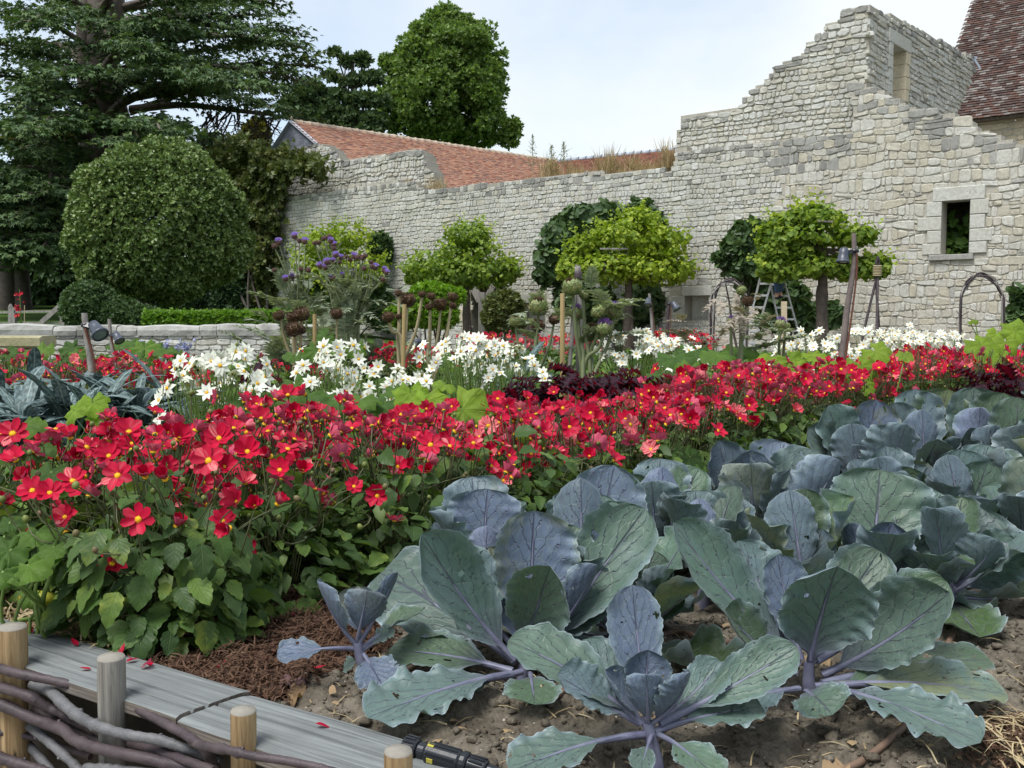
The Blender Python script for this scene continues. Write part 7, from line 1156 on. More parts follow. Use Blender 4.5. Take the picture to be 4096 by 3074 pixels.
# ------------------------------------------------------------------ courgette flower and runner at the left
rn = G(100, 2470, .03); vt_ = thing('courgette_runner', 'yellow green courgette runner with a tall bent stalk at the left edge', 'squash', rn, None)
p = smooth_path([G(-150, 2545, .05), G(0, 2512, .05), G(100, 2480, .05), G(180, 2475, .045), G(290, 2465, .04), G(330, 2440, .04)], 6); tube(MB(), p - rn, np.linspace(.008, .006, len(p)), 9).build('runner', M_STEMG, vt_)
p = smooth_path([G(183, 2475, .045), P(172, 2400, 2.72), P(205, 2300, 2.72), P(225, 2220, 2.74)], 6); tube(MB(), p - rn, np.linspace(.0075, .006, len(p)), 9).build('stalk', M_STEMG, vt_)
fa = P(220, 2400, 2.78); cfl = thing('courgette_flower', 'closed yellow green courgette flower with an orange tip', 'flower', fa)
Mq = frame((-1, -.15, .12), (0, 0, 1)); lathe(MB(), [(.012, -.065), (.022, -.05), (.026, -.02), (.017, 0)], 12, Mq).build('young_fruit', leafmat('young_courgette', [(.12, .20, .03), (.16, .24, .04)], .1), cfl)
lathe(MB(), [(.015, 0), (.024, .02), (.023, .05), (.015, .075), (.004, .085)], 12, Mq).build('petals', leafmat('courgette_petals', [(.38, .40, .05), (.45, .42, .05)], .3), cfl); lathe(MB(), [(.006, .08), (.009, .09), (.003, .097)], 8, Mq).build('tip', leafmat('orange_petal_tip', [(.6, .28, .02), (.65, .33, .03)], .3), cfl)
# ------------------------------------------------------------------ lamps on stakes
def lamp(label, y, stake, rad, lampc, axis, L=.115, mat=M_STAKEB, cable=True, group='garden spot lamps on stakes', base_v=None):
    pts = [P(u, v, y) for u, v in stake]; p0 = pts[-1].copy(); d = nrm(pts[-1] - pts[-2]); k = (p0[2] + .05) / max(.2, -d[2]); pts.append(p0 + d * k); b = pts[-1].copy(); b[2] = 0
    t = thing('stake_lamp', label, 'garden lamp', b, group); p = smooth_path(np.array(pts) - b, 6); tube(MB(), p, np.linspace(rad[0], rad[1], len(p)), 12, 0, cmi=0, wob=.02).build('stake', mat, t)
    c = P(*lampc, y - .03) - b; ax = nrm(np.asarray(axis, float)); M = frame(ax, (0, 0, 1)); s = L / .115
    mb = lathe(MB(), [(.020 * s, -.055 * s), (.030 * s, -.050 * s), (.036 * s, -.01 * s), (.041 * s, .035 * s), (.050 * s, .040 * s), (.052 * s, .055 * s), (.045 * s, .058 * s)], 20, M, c, cap=False); lathe(mb, [(.001, -.056 * s), (.020 * s, -.055 * s)], 20, M, c, cap=False); h = mb.build('housing', M_LAMP, t)
    lathe(MB(), [(.045 * s, .050 * s), (.030 * s, .053 * s), (.001, .054 * s)], 20, M, c, cap=False).build('glass', M_LENS, h)
    tp = np.argmin(np.abs(p[:, 2] - (c + ax * -.03 * s)[2])); q = p[tp]; bar(MB(), c - ax * .015 * s, q + (0, -.01, 0), .022 * s, .03 * s, ax).build('bracket', M_BLACKP, t, False); lathe(MB(), [(max(rad) * 1.08, -.012 * s), (max(rad) * 1.12, 0), (max(rad) * 1.08, .012 * s)], 14, loc=q).build('clamp', M_BLACKP, t)
    if cable: cpt = smooth_path([q + (.012, -.03, -.02), p[min(len(p) - 1, tp + 8)] + (.03, -.02, 0), p[-7] + (.02, -.03, 0), p[-1] + (.02, -.02, 0)], 6); tube(MB(), cpt, .008 if y < 9 else .006, 8).build('cable_sleeve', plain('red_brown_cable', (.12, .045, .03), .6), t)
    return t
lamp('nearest blue grey spot lamp on a pale stake at left', 6.0, [(337, 1253), (345, 1330), (362, 1450), (372, 1560), (386, 1670)], (.017, .023), (386, 1318), (.62, -.45, -.62))
lamp('second smaller blue grey spot lamp on a thin stake at left', 9.2, [(437, 1276), (443, 1350), (452, 1410), (461, 1450)], (.016, .020), (470, 1349), (.55, -.35, -.75), .11)
lamp('dark lamp hanging from the tallest brown stake at right', 8.0, [(3415, 934), (3417, 1040), (3404, 1140), (3388, 1240), (3375, 1370), (3362, 1475)], (.018, .033), (3374, 1022), (-.10, -.10, -1), .125, barkmat('brown_stake_bark', (.10, .08, .075), (.20, .165, .15), 10))
lamp('small lamp on a straight stake left of the wall niche', 13.5, [(2597, 1175), (2603, 1230), (2610, 1326)], (.017, .024), (2593, 1208), (-.15, -.5, -.8), .12, M_GREYW)
lamp('small lamp leaning right beside the wall niche', 12.5, [(2678, 1208), (2672, 1260), (2668, 1370)], (.02, .026), (2700, 1224), (.45, -.35, -.8), .12, M_TWIG)
lamp('low dark lamp among red flowers behind dry artichokes', 11.6, [(1680, 1328), (1679, 1360), (1678, 1390)], (.018, .022), (1664, 1372), (-.8, -.3, -.5), .125, M_GREYW)
# plain canes
def cane(label, u, v0, v1, y, r, mat=M_BAMBOO, cat='stake', lean=0, board=False):
    a = P(u, v0, y); b = P(u + lean, v1, y); b = a + (b - a) * (a[2] + .05) / (a[2] - b[2]); o = b.copy(); o[2] = 0
    if board: mb = MB(); bar(mb, b - o, a - o, r * 2.4, r * 1.2, (0, -1, 0))
    else:
        n = 12; z = np.linspace(0, 1, n)[:, None]; mb = tube(MB(), (b - o) + (a - b) * z, r * (1 + .0 * z[:, 0]), 12)
    return mb.build('garden_stake', mat, None, not board, label=label, cat=cat, M=TM(o))
cane('short cut bamboo cane between short dry artichokes', 1259, 1257, 1400, 9.6, .020); cane('bamboo cane tied to the tall dry artichokes', 1618, 1218, 1490, 8.4, .0185, lean=-6); cane('tall thick bamboo cane among the purple kale', 2250, 1174, 1470, 7.4, .018); cane('pale flat board stake in front of the step ladder', 3136, 1206, 1300, 9.9, .022, woodmat('pale_board', (.42, .34, .22), (.55, .46, .32)), board=True)
rs_ = P(2311, 1330, 9.4); rs_[2] = 0; rt = thing('bundled_stakes', 'bundle of grey branches bound at the top above the artichokes', 'plant support', rs_)
for k, (du, dt) in enumerate(((-8, -6), (6, 8), (0, 2))): tube(MB(), smooth_path([P(2311 + du * 6, 1420, 9.4 + .1 * k) * (1, 1, 0) + (0, 0, -.05) - rs_, P(2311 + du, 1130, 9.4) - rs_, P(2311 + dt, 1060 + 6 * k, 9.4) - rs_], 5), np.linspace(.021, .015, 11), 8, wob=.05).build('branch', M_GREYW, rt)
lathe(MB(), [(.034, 0), (.038, .03), (.038, .06), (.034, .085)], 12, loc=P(2313, 1122, 9.4) - rs_).build('binding', M_TWIG, rt)
# tepee, arches, ladder, person
tb = P(3505, 1330, 14.0); tb[2] = 0; tp_ = thing('cane_tepee', 'tepee of brown poles bound with twine near the wall', 'plant support', tb); ap = P(3509, 1085, 14.0) - tb
for u, v, y, tu in ((3418, 1320, 13.9, 3513), (3512, 1360, 13.6, 3508), (3545, 1340, 14.3, 3511)):
    f = P(u, v, y) - tb; f[2] = -.05; top = P(tu, 1027 + R.uniform(0, 8), 14.0) - tb; tube(MB(), smooth_path([f, (f + ap) / 2 + (R.uniform(-.03, .03), 0, 0), ap + (R.uniform(-.02, .02), R.uniform(-.02, .02), 0), top], 5), np.linspace(.021, .016, 16), 8, wob=.07).build('pole', M_TWIG, tp_)
mb = MB(); 
for k in range(7): z = k * .022; a = np.linspace(0, 2 * PI, 17); tube(mb, np.c_[.052 * np.cos(a), .052 * np.sin(a), z + .006 * np.sin(a)] + ap + (0, 0, -.06), .010, 5, cap=False)
mb.build('binding', M_STEMT, tp_)
def arch(label, pts, y, group, n=7, r=.016):
    b = P((pts[0][0] + pts[-1][0]) / 2, 1330, y); b[2] = 0; t = thing('twig_arch', label, 'garden arch', b, group)
    for k in range(n):
        q = [P(u + R.gauss(0, 5), v + R.gauss(0, 5), y + R.uniform(-.05, .05)) - b for u, v in pts]; q[0][2] = q[-1][2] = -.05; i0 = 0 if k < 4 else R.randint(0, 2); tube(MB(), smooth_path(q[i0:], 6), R.uniform(.7, 1.15) * r, 6, wob=.15).build('rod', M_TWIG if k % 3 else M_GREYW, t)
    mb = MB()
    for k in range(26): j = R.uniform(0, len(pts) - 1.01); i = int(j); a = P(*(np.array(pts[i]) + (np.array(pts[i + 1]) - pts[i]) * (j - i)), y) - b; tube(mb, [a, a + np.array((R.gauss(0, .05), R.gauss(0, .05), R.uniform(.03, .1)))], .007, 4)
    mb.build('twig_ends', M_TWIG, t, False)
arch('rounded twig arch at the right in front of the wall', [(3843, 1345), (3838, 1230), (3856, 1155), (3888, 1115), (3925, 1100), (3965, 1118), (3996, 1160), (4010, 1225), (4008, 1330)], 18.5, 'woven twig arches')
arch('lower twig arch half hidden by a tall artichoke', [(2850, 1312), (2848, 1220), (2862, 1160), (2890, 1135), (2920, 1128), (2955, 1142), (2978, 1170), (2988, 1230), (2985, 1315)], 20, 'woven twig arches')
LYd = 21.75; lb2 = P(3115, 1320, LYd); lb2[2] = 0; ld = thing('step_ladder', 'aluminium step ladder standing open under the rightmost vine', 'ladder', lb2)
fr = lambda u, v, y: P(u, v, y) - lb2
def ground_ext(a, b): d = b - a; k = (a[2]) / max(1e-6, -(d[2])); return a + d * k
LR = [((3045, 1095), (3006, 1250), LYd), ((3095, 1095), (3035, 1305), LYd - .1), ((3074, 1100), (3108, 1260), LYd + .5), ((3130, 1100), (3183, 1290), LYd + .35)]; ends = []
for (a, b, y) in LR: A = fr(*a, y); B = ground_ext(A, fr(*b, y)); ends.append((A, B)); bar(MB(), A, B, .065, .03, (1, 0, 0)).build('rail', M_ALU, ld, False)
for (i, j) in ((0, 1), (2, 3)):
    for zz in np.arange(.15, 2.0, .26): f = lambda e: e[0] + (e[1] - e[0]) * ((e[0][2] - zz) / (e[0][2] - e[1][2])); bar(MB(), f(ends[i]), f(ends[j]), .03, .045, (0, 0, 1)).build('rung', M_ALU, ld, False)
mb = MB(); bar(mb, ends[0][0] + (0, 0, .02), ends[3][0] + (0, 0, .02), .30, .03, (0, 0, 1)); mb.build('top_plate', M_ALU, ld, False)
# person on the ladder, mostly hidden by the vine leaves
PY = LYd + .25; pbse = fr(3110, 1196, PY) + lb2; pr_ = thing('person', 'person in blue jeans and white top standing on the step ladder among leaves', 'person', pbse); W3_ = lambda u, v, y=PY: P(u, v, y) - pbse
def skin(name, verts, edges, radii, mats, parent, sub=2):
    me = bpy.data.meshes.new(name); me.from_pydata([tuple(map(float, v)) for v in verts], edges, []); o = ob(name, me, parent); sk = o.modifiers.new('skin', 'SKIN')
    for i, r in enumerate(radii): me.skin_vertices[0].data[i].radius = r if isinstance(r, tuple) else (r, r)
    me.skin_vertices[0].data[0].use_root = True; ss = o.modifiers.new('sub', 'SUBSURF'); ss.levels = ss.render_levels = sub; sk.use_smooth_shade = True; me.materials.append(mats); return o
M_SKIN = plain('skin', (.50, .30, .21), .5, .4, 20, .1, .1); M_JEAN = plain('blue_denim', (.06, .11, .20), .8, .2, 60, .3); M_SHIRT = plain('white_cotton', (.68, .68, .66), .8, .2, 30, .1); M_HAIR = plain('brown_hair', (.07, .045, .03), .6, .3, 60, .3); M_SHOE = plain('dark_shoe', (.03, .03, .035), .6)
pel = W3_(3125, 1028); hip = .09; s_ = PY / FPX
neck = W3_(3105, 938, PY - .12); chest = W3_(3110, 970, PY - .06); head = W3_(3100, 908, PY - .2)
kl = W3_(3108, 1115, PY - .06); kr = W3_(3122, 1110, PY + .04); al = W3_(3107, 1186, PY); ar = W3_(3121, 1182, PY + .06)
hl, hr = pel + (-.09, -.02, -.02), pel + (.07, .04, -.02); sl_, sr_ = neck + (-.17, 0, -.05), neck + (.17, .06, -.05); ha = W3_(3054, 1019, PY - .42); el_ = W3_(3066, 998, PY - .28); ha2 = W3_(3160, 985, PY - .4); el2 = W3_(3165, 1000, PY - .2)
V = [pel, chest, neck, head - (0, 0, .02), head + (0, -.02, .09), sl_, el_, ha + (ha - el_) * -.12, sr_, el2, ha2, hl, kl, al, al + (-.02, -.13, -.03), hr, kr, ar, ar + (0, -.13, -.03)]
E = [(0, 1), (1, 2), (2, 3), (3, 4), (2, 5), (5, 6), (6, 7), (2, 8), (8, 9), (9, 10), (0, 11), (11, 12), (12, 13), (13, 14), (0, 15), (15, 16), (16, 17), (17, 18)]
skin('body', V, E, [(.14, .10), (.155, .11), .055, .085, .08, .06, .042, .028, .06, .042, .028, .085, .058, .045, .035, .085, .058, .045, .035], M_SKIN, pr_)
skin('jeans', [pel + (0, 0, .08), pel, hl, kl, al + (0, 0, .05), hr, kr, ar + (0, 0, .05)], [(0, 1), (1, 2), (2, 3), (3, 4), (1, 5), (5, 6), (6, 7)], [(.155, .12), (.16, .13), .10, .075, .068, .10, .075, .068], M_JEAN, pr_)
skin('shirt', [pel + (0, 0, .05), chest, neck - (0, 0, .03), sl_, sl_ + (el_ - sl_) * .7, sr_, sr_ + (el2 - sr_) * .7], [(0, 1), (1, 2), (2, 3), (3, 4), (2, 5), (5, 6)], [(.165, .13), (.175, .13), .075, .078, .062, .078, .062], M_SHIRT, pr_)
for a in (al, ar): skin('shoe', [a + (0, .03, -.03), a + (-.01, -.08, -.035), a + (-.01, -.15, -.045)], [(0, 1), (1, 2)], [.048, .045, .035], M_SHOE, pr_)
skin('hair', [head + (0, .03, .03), head + (0, .01, .10), head + (0, .05, .06)], [(0, 1), (1, 2)], [.085, .085, .07], M_HAIR, pr_)
for q in (-.03, .03): lathe(MB(), [(.002, -.01), (.010, 0), (.002, .01)], 8, loc=head + (q, -.09, .03)).build('eye', M_BLACKP, pr_)
lathe(MB(), [(.016, -.02), (.010, .015), (.002, .03)], 8, loc=head + (0, -.095, .0)).build('nose', M_SKIN, pr_)
lathe(MB(), [(.002, -.022), (.008, 0), (.002, .022)], 8, rot3('Y', PI / 2), loc=head + (0, -.09, -.035)).build('mouth', plain('lips', (.4, .16, .13), .5), pr_)
for q in (-.085, .085): lathe(MB(), [(.004, -.03), (.014, 0), (.004, .03)], 8, loc=head + (q, 0, .02)).build('ear', M_SKIN, pr_)
for hnd, elb in ((ha, el_), (ha2, el2)):
    d = nrm(hnd - elb); sd_ = nrm(np.cross(d, (0, 0, 1))); up_ = np.cross(sd_, d); pts = [hnd - d * .02, hnd + d * .05]; Ed = [(0, 1)]; Rd = [(.030, .018), (.038, .017)]
    skin('palm', pts, Ed, Rd, M_SKIN, pr_, 1)
    for k, ln_ in enumerate((.07, .08, .075, .06)): o_ = hnd + d * .045 + sd_ * (.024 - .016 * k); skin('finger', [o_, o_ + d * ln_ * .5 - up_ * .006, o_ + d * ln_ * .8 - up_ * .03], [(0, 1), (1, 2)], [.009, .008, .007], M_SKIN, pr_, 1)
    o_ = hnd + sd_ * .03; skin('thumb', [o_, o_ + sd_ * .025 + d * .03, o_ + sd_ * .025 + d * .06 - up_ * .01], [(0, 1), (1, 2)], [.011, .009, .008], M_SKIN, pr_, 1)
# ------------------------------------------------------------------ artichokes and cardoons
M_BRACT = leafmat('green_bract', [(.17, .22, .075), (.24, .30, .12), (.30, .32, .16), (.28, .19, .12)], .1, .6, .3); M_BRACTD = leafmat('dry_brown_bract', [(.07, .042, .03), (.12, .075, .05), (.19, .13, .09)], .1, .8, .15); M_BRACTP = leafmat('purple_brown_bract', [(.10, .05, .055), (.16, .085, .085), (.15, .095, .065)], .1)
M_TUFT = leafmat('violet_florets', [(.24, .15, .62), (.32, .22, .74), (.40, .30, .82)], .35); M_TUFTA = leafmat('mauve_florets', [(.18, .09, .36), (.26, .14, .45)], .3); M_SILV = leafmat('silver_grey_leaf', [(.13, .17, .10), (.20, .24, .16), (.28, .31, .23)], .2, .6, .3); M_DRYL = leafmat('dried_grey_leaf', [(.24, .21, .17), (.34, .30, .25), (.18, .15, .12)], .15, .8, .15)
BRV = [(-.16, 0, 0), (.16, 0, 0), (.24, .30, .07), (-.24, .30, .07), (0, .62, .04), (0, .3, .13)]; BRF = [(0, 1, 5), (1, 2, 5), (2, 4, 5), (4, 3, 5), (3, 0, 5)]
def head_mesh(name, mat, tuft=None, openn=.2, rows=7, seed=0, tuft_h=.5, flat=.85, inner=None):
    rd = np.random.default_rng(seed); mb = MB(); lathe(mb, [(.12, -.75 * flat), (.62, -.45 * flat), (.80, 0), (.66, .38 * flat), (.35, .55 * flat)], 12)
    for j in range(rows):
        f = j / (rows - 1); ph = -1.15 + f * 1.75; n = int(6 + 7 * math.cos(ph * .8)); r_ = .82 * math.cos(ph); z = .8 * flat * math.sin(ph)
        for i in range(n): a = i * 2 * PI / n + (j % 2) * PI / n + rd.normal() * .08; d = np.array((math.cos(a), math.sin(a), 0)); up = np.array((0, 0, 1.)); tang = -math.sin(ph) * d + math.cos(ph) * up; N = math.cos(ph) * d + math.sin(ph) * up; y_ = nrm(tang + N * (openn + rd.normal() * .10)); x_ = np.cross(y_, N); x_ = nrm(x_); scat(mb, BRV, BRF, np.stack((x_, y_, np.cross(x_, y_)), 1)[None], (d * r_ * .93 + up * z)[None], .85 * rd.uniform(.85, 1.15))
    mats = [mat]
    if tuft:
        mats.append(tuft); n = 150; d = nrm(np.c_[rd.normal(size=(n, 2)) * .55, np.abs(rd.normal(size=n)) * .6 + .55]); M = frames(d); M = np.stack((M[:, :, 0], d, M[:, :, 1]), 2); scat(mb, [(-.03, 0, 0), (.03, 0, 0), (.035, 1, 0), (-.035, 1, 0)], [(0, 1, 2, 3)], M, np.tile((0, 0, .25 * flat), (n, 1)), tuft_h * 1.8 * rd.uniform(.8, 1.05, n), 1)
    return mb.mesh(name, mats, False)
H_GREEN = [head_mesh('head', M_BRACT, None, .18, 8, s) for s in range(2)]; H_GP = head_mesh('head', M_BRACT, M_TUFTA, .12, 8, 3, .62); H_DRY = [head_mesh('head', M_BRACTD, None, .75, 7, 5 + s, flat=.75) for s in range(3)]; H_CARP = [head_mesh('head', M_BRACTP, M_TUFT, .3, 5, 8 + s, .85) for s in range(2)]; H_CARB = [head_mesh('head', M_BRACTP, None, .35, 5, 11 + s) for s in range(2)]; H_GB = head_mesh('head', M_BRACT, M_BRACTD, .35, 8, 15, .45)
def pinnate(seed, mat, lob=9, wid=.30):
    rd = np.random.default_rng(seed); mb = MB(); t = np.linspace(0, 1, 10); ax = np.c_[.05 * np.sin(t * 4 + seed), t, -.28 * t ** 2 + .1 * t]; tube(mb, ax, np.linspace(.018, .004, 10), 5)
    for i in range(lob):
        f = .15 + .8 * i / lob; c = np.array([np.interp(f, t, ax[:, k]) for k in range(3)]); L = wid * math.sin(PI * f ** .8) * rd.uniform(.8, 1.2) + .03
        for sg in (-1, 1): d = nrm(np.array((sg, .65, rd.uniform(-.35, .35)))); y_ = d; z_ = nrm(np.cross(np.cross(d, (0, 0, 1)), d)); x_ = np.cross(y_, z_); scat(mb, [(-.13, 0, 0), (.13, 0, 0), (.17, .45, .06), (-.17, .45, .06), (0, 1, -.1), (.27, .6, .0), (-.27, .6, 0)], [(0, 1, 2, 3), (3, 2, 4), (1, 5, 2), (0, 3, 6)], np.stack((x_, y_, z_), 1)[None], c[None], L)
    lathe(mb, [(.01, 0)] * 2, 3) if False else None
    return mb.mesh('leaf', mat, False)
PIN = [pinnate(s, M_SILV) for s in range(4)]; PIND = [pinnate(s + 9, M_DRYL, 8, .24) for s in range(3)]
def stalk(t, pts, r0, r1, mat, name='stem'): p = smooth_path(pts, 5); return tube(MB(), p, np.linspace(r0, r1, len(p)), 7, wob=.05).build(name, mat, t)
def artichoke(label, y, base_u, heads, mat, group, forks=True, leaves=(), r0=.016, pin=PIN, fork_z=.35):
    b = P(base_u, 1300, y); b[2] = 0; t = thing('artichoke', label, 'artichoke', b, group); fk = np.array((0, 0, fork_z))
    for k, (u, v, r, me, dy) in enumerate(heads):
        h = P(u, v, y + dy) - b; rr = r * (y + dy) / FPX; tilt = nrm(np.array((R.gauss(0, .22) + .25 * np.sign(h[0]) * min(1, abs(h[0]) * 2), -.22 + R.gauss(0, .15), 1))); M = frame(tilt, (R.uniform(-1, 1), R.uniform(-1, 1), 0)); o = ob('head', me, t, TM(h, M, rr)); a = fk * R.uniform(.6, 1.2) * (1 if forks else .3) + np.array((R.gauss(0, .025), R.gauss(0, .025), 0)); e = h - tilt * rr * .6
        stalk(t, [np.array((R.gauss(0, .03), R.gauss(0, .03), -.05)), a, a + (e - a) * .6 + np.array((.12 * (e - a)[0], 0, -.02)), e], r0, r0 * .62, mat)
    for (u, v, L, N, dy) in leaves:
        q = P(u, v, y + dy) - b; out = nrm(np.asarray(N, float)); x_ = nrm(np.cross(out, (0, 0, 1))); z_ = np.cross(x_, out); ob('leaf', R.choice(pin), t, TM(q, np.stack((x_, out, z_), 1), L))
    return t
zc = lambda a, b: (1000 + a / 2.458, 850 + b / 2.458); zd = lambda a, b: (1900 + a / 2.458, 850 + b / 2.458); ze = lambda a, b: (2700 + a / 2.554, 850 + b / 2.554)
dry = lambda L: [(*zc(a, b), r / 2.458, H_DRY[i % 3], .1 * (i % 3 - 1)) for i, (a, b, r) in enumerate(L)]
artichoke('short dry brown artichokes left of the cut bamboo cane', 9.3, 1178, dry([(285, 1015, 62), (505, 1000, 82), (420, 1035, 66), (430, 1150, 86), (500, 1155, 50)]), M_STEMT, 'dry brown artichokes', r0=.017)
artichoke('single dry brown artichoke head right of the cut cane', 9.6, 1322, dry([(850, 1000, 66)]), M_STEMT, 'dry brown artichokes', r0=.015)
artichoke('tall dry brown artichokes tied to the bamboo cane', 8.6, 1605, dry([(1360, 1030, 62), (1460, 797, 40), (1550, 862, 78), (1690, 806, 40), (1465, 1020, 36)]), M_STEMT, 'dry brown artichokes', r0=.02, fork_z=.62)
artichoke('fan of dry brown artichokes left of the timber doorway', 8.9, 1712, dry([(1780, 825, 46), (1870, 912, 78), (1990, 838, 56), (1760, 930, 42), (1990, 915, 38)]), M_STEMT, 'dry brown artichokes', r0=.017, fork_z=.3)
gl = lambda L, kind=None: [(*zd(a, b), r / 2.458 * 1.12, {'g': H_GREEN[i % 2], 'p': H_GP, 'b': H_GB, 'd': H_DRY[i % 3]}[k], .12 * (i % 3 - 1)) for i, (a, b, r, k) in enumerate(L)]
lv = lambda u, v, L, sx, sz, dy=0.0: (u, v, L, (sx, -.45, sz), dy)
artichoke('tall green artichoke with purple tufts right of the bamboo cane', 8.8, 2340, gl([(955, 740, 92, 'b'), (1070, 815, 46, 'g'), (1010, 1000, 72, 'p'), (1215, 980, 70, 'g'), (1370, 985, 74, 'p'), (1145, 1180, 86, 'b'), (1270, 1150, 78, 'p')]), M_STEMS, 'green artichokes', True, [lv(2290 + R.uniform(-120, 160), R.uniform(1160, 1400), R.uniform(.28, .5), R.uniform(-1, 1), R.uniform(-.1, .7), R.uniform(.05, .4)) for _ in range(12)], .022, fork_z=.55)
artichoke('green artichoke with browning heads left of the bamboo cane', 9.4, 2130, gl([(625, 930, 92, 'b'), (395, 1072, 56, 'b'), (612, 1118, 66, 'd'), (780, 1050, 50, 'd')]), M_STEMS, 'green artichokes', True, [lv(2140 + R.uniform(-60, 100), R.uniform(1230, 1400), R.uniform(.25, .42), R.uniform(-1, 1), R.uniform(-.2, .6), R.uniform(.05, .4)) for _ in range(8)], .018, fork_z=.3)
g2 = [(*ze(680, 800), 22, H_GREEN[0], 0), (*ze(735, 905), 26, H_DRY[0], 0), (*ze(572, 1112), 18, H_GP, -.1)]
artichoke('bent dying artichoke before the lower twig arch', 8.6, 2965, g2, M_STEMS, 'green artichokes', True, [lv(*ze(R.uniform(420, 900), R.uniform(800, 1300)), R.uniform(.12, .28), R.uniform(-1, 1), R.uniform(-.6, .6), R.uniform(-.1, .2)) for _ in range(22)], .02, PIND, .45)
artichoke('artichoke with a violet tuft in front of the board stake', 8.9, 3124, [(*ze(1078, 1150), 26, H_GP, 0), (*ze(1130, 1165), 20, H_GREEN[1], .1)], M_STEMS, 'green artichokes', True, [lv(*ze(R.uniform(800, 1180), R.uniform(1150, 1420)), R.uniform(.25, .42), R.uniform(-1, 1), R.uniform(-.1, .6), R.uniform(-.2, .3)) for _ in range(12)], .018)
artichoke('flattened withered artichoke leaves left of the twig arch', 9.3, 2840, [(*ze(300, 1330), 10, H_DRY[1], 0)], M_STEMT, 'green artichokes', True, [lv(*ze(R.uniform(60, 520), R.uniform(1110, 1400)), R.uniform(.2, .36), R.uniform(-1, .6), R.uniform(-.2, .5), R.uniform(-.1, .2)) for _ in range(16)], .014, PIND, .2)
def cardoon(label, y, bu, purple, brown, nl, zone_, group='purple flowered cardoons'):
    b = P(bu, 1300, y); b[2] = 0; t = thing('cardoon', label, 'cardoon', b, group); hs_ = [(q, 1) for q in purple] + [(q, 0) for q in brown]; mains = []
    for k in range(7): mains.append(np.array((R.gauss(0, .16), R.gauss(0, .12), R.uniform(.75, 1.05))))
    for k, m_ in enumerate(mains): stalk(t, [np.array((R.gauss(0, .05), R.gauss(0, .05), -.05)), m_ * (.6, .6, .55), m_], .020, .014, M_STEMS, 'main_stem')
    for k, ((a, c_), pu) in enumerate(hs_):
        h = P(*zc(a, c_), y + R.uniform(-.2, .2)) - b; d = [np.linalg.norm((h - m_)) + 2 * max(0, m_[2] + .2 - h[2]) for m_ in mains]; m_ = mains[int(np.argmin(d))]; m_ = m_ if h[2] > m_[2] + .1 else m_ * (.8, .8, .55); tl = nrm(np.array((h[0] - m_[0], (h - m_)[1] - .1, 1.1))); rr = R.uniform(.028, .036); ob('head', (H_CARP if pu else H_CARB)[k % 2], t, TM(h, frame(tl, (1, .2, 0)), rr)); e = h - tl * rr * .7; stalk(t, [m_ * (.9, .9, .85), m_ + (e - m_) * .55 + np.array((R.gauss(0, .02), 0, -.03)), e], .011, .006, M_STEMS)
        for q in range(3): f = R.uniform(.3, .95); p = m_ + (e - m_) * f; o = nrm(np.array((R.gauss(0, 1), R.gauss(0, .6), R.uniform(.0, 1)))); x_ = nrm(np.cross(o, (0, 0, 1))); ob('leaf', R.choice(PIN), t, TM(p, np.stack((x_, o, np.cross(x_, o)), 1), (.10, R.uniform(.10, .2), .15)))
    for k in range(nl): z = R.random() ** 1.3; p = np.array((R.gauss(0, .22 * (1.1 - z * .4)), R.gauss(0, .14), .15 + 1.15 * z * zone_)); o = nrm(np.array((p[0] * 2.5 + R.gauss(0, .5), -.3 + R.gauss(0, .5), R.uniform(-.2, .9)))); x_ = nrm(np.cross(o, (0, 0, 1))); ob('leaf', R.choice(PIN), t, TM(p, np.stack((x_, o, np.cross(x_, o)), 1), R.uniform(.26, .55) * (1.15 - .5 * z)))
    return t
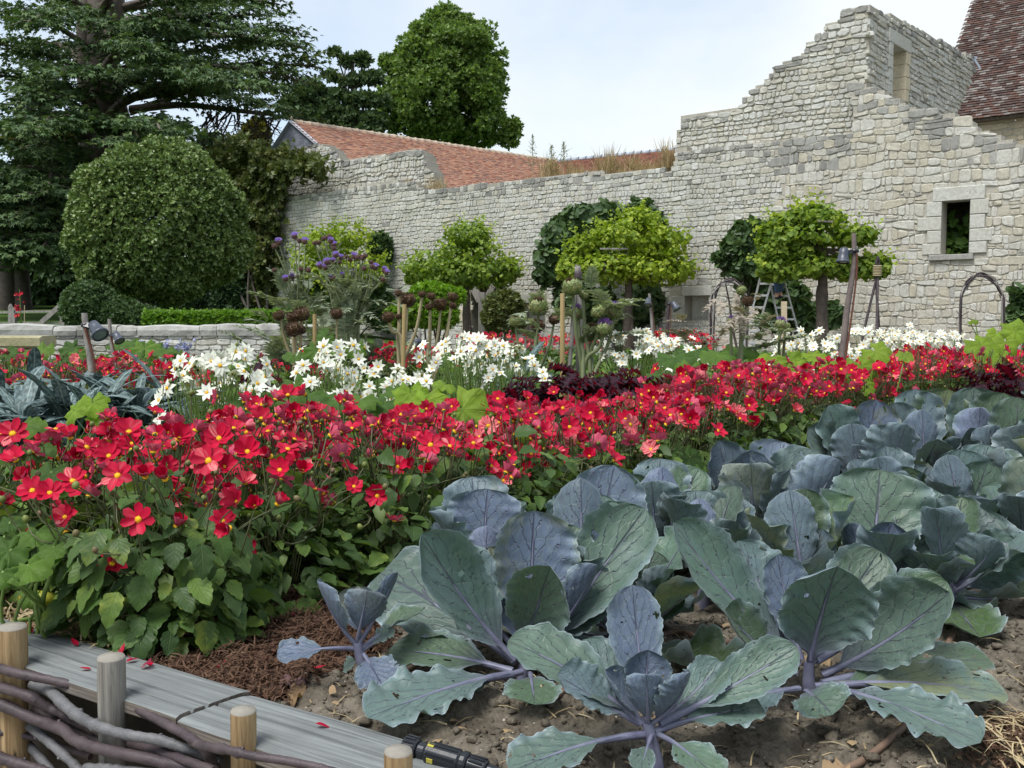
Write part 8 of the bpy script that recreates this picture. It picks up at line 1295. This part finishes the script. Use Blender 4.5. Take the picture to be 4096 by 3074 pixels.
cardoon('tallest cardoon with a wide crown of violet flower heads', 10.6, 1420, [(690, 535), (740, 550), (845, 430), (830, 485), (895, 455), (1025, 440), (1230, 550), (1320, 570), (1340, 600), (905, 630), (1015, 610), (795, 660), (760, 500)], [(945, 440), (880, 490), (985, 470), (1050, 450), (1110, 455), (1190, 495), (1120, 555), (830, 645), (785, 520), (1080, 440), (1130, 430), (1020, 585), (1310, 660), (1200, 535)], 62, 1.0)
cardoon('thinner cardoon with few violet heads left of the tallest one', 10.9, 1170, [(350, 660), (420, 645), (440, 245), (285, 300), (540, 295)], [(240, 335), (485, 280), (310, 620), (385, 640), (470, 635), (500, 560), (575, 570), (235, 570)], 40, .95)
cardoon('cardoon behind, its dark heads against the bright vine', 11.3, 1290, [(800, 300), (795, 285), (830, 325)], [(635, 305), (680, 300), (725, 260), (780, 240), (825, 355), (750, 250), (800, 320), (640, 300)], 34, .9)
# hollyhock by the gate
hk = P(78, 1300, 18.5); hk[2] = 0; ht = thing('hollyhock', 'red hollyhock spike rising in front of the field gate', 'flower', hk); a = P(78, 1158, 18.5) - hk; stalk(ht, [(0, 0, -.05), a * .5 + (.02, 0, 0), a], .012, .006, M_STEMG)
for k in range(24): f = R.uniform(.35, 1.0); q = a * f + np.array((R.gauss(0, .035), -.03, 0)); redz = f > .62 and f < .96 or R.random() < .12; ob('blossom' if redz else 'leaf', FL_RED[k % 8] if redz else VINE_LEAF if False else (FL_RED[k % 8] if redz else SQ[k % 4]), ht, TM(q, frame((R.gauss(0, .6), -1, .3), (0, 0, 1)), .036 if redz else .13 * (1.15 - f)))
cane('thin bamboo cane beside the red hollyhock', 98, 1222, 1296, 18.4, .008, M_STEMT)
# blue flowers low by the garden wall
mb = MB(); n = 120; u = rng.choice([520, 555, 655, 665, 720, 745], n) + rng.normal(size=n) * 12; v = 1395 + rng.normal(size=n) * 14; q = np.array([P(a, b, 12.5) for a, b in zip(u, v)]); scat(mb, *SPRIG, frames(rng.normal(size=(n, 3)) + (0, -1, .5)), q, rng.uniform(.03, .06, n)); mb.build('blue_flower_spikes', leafmat('pale_blue_florets', [(.28, .30, .55), (.36, .38, .62)], .3), None, False, kind='stuff')
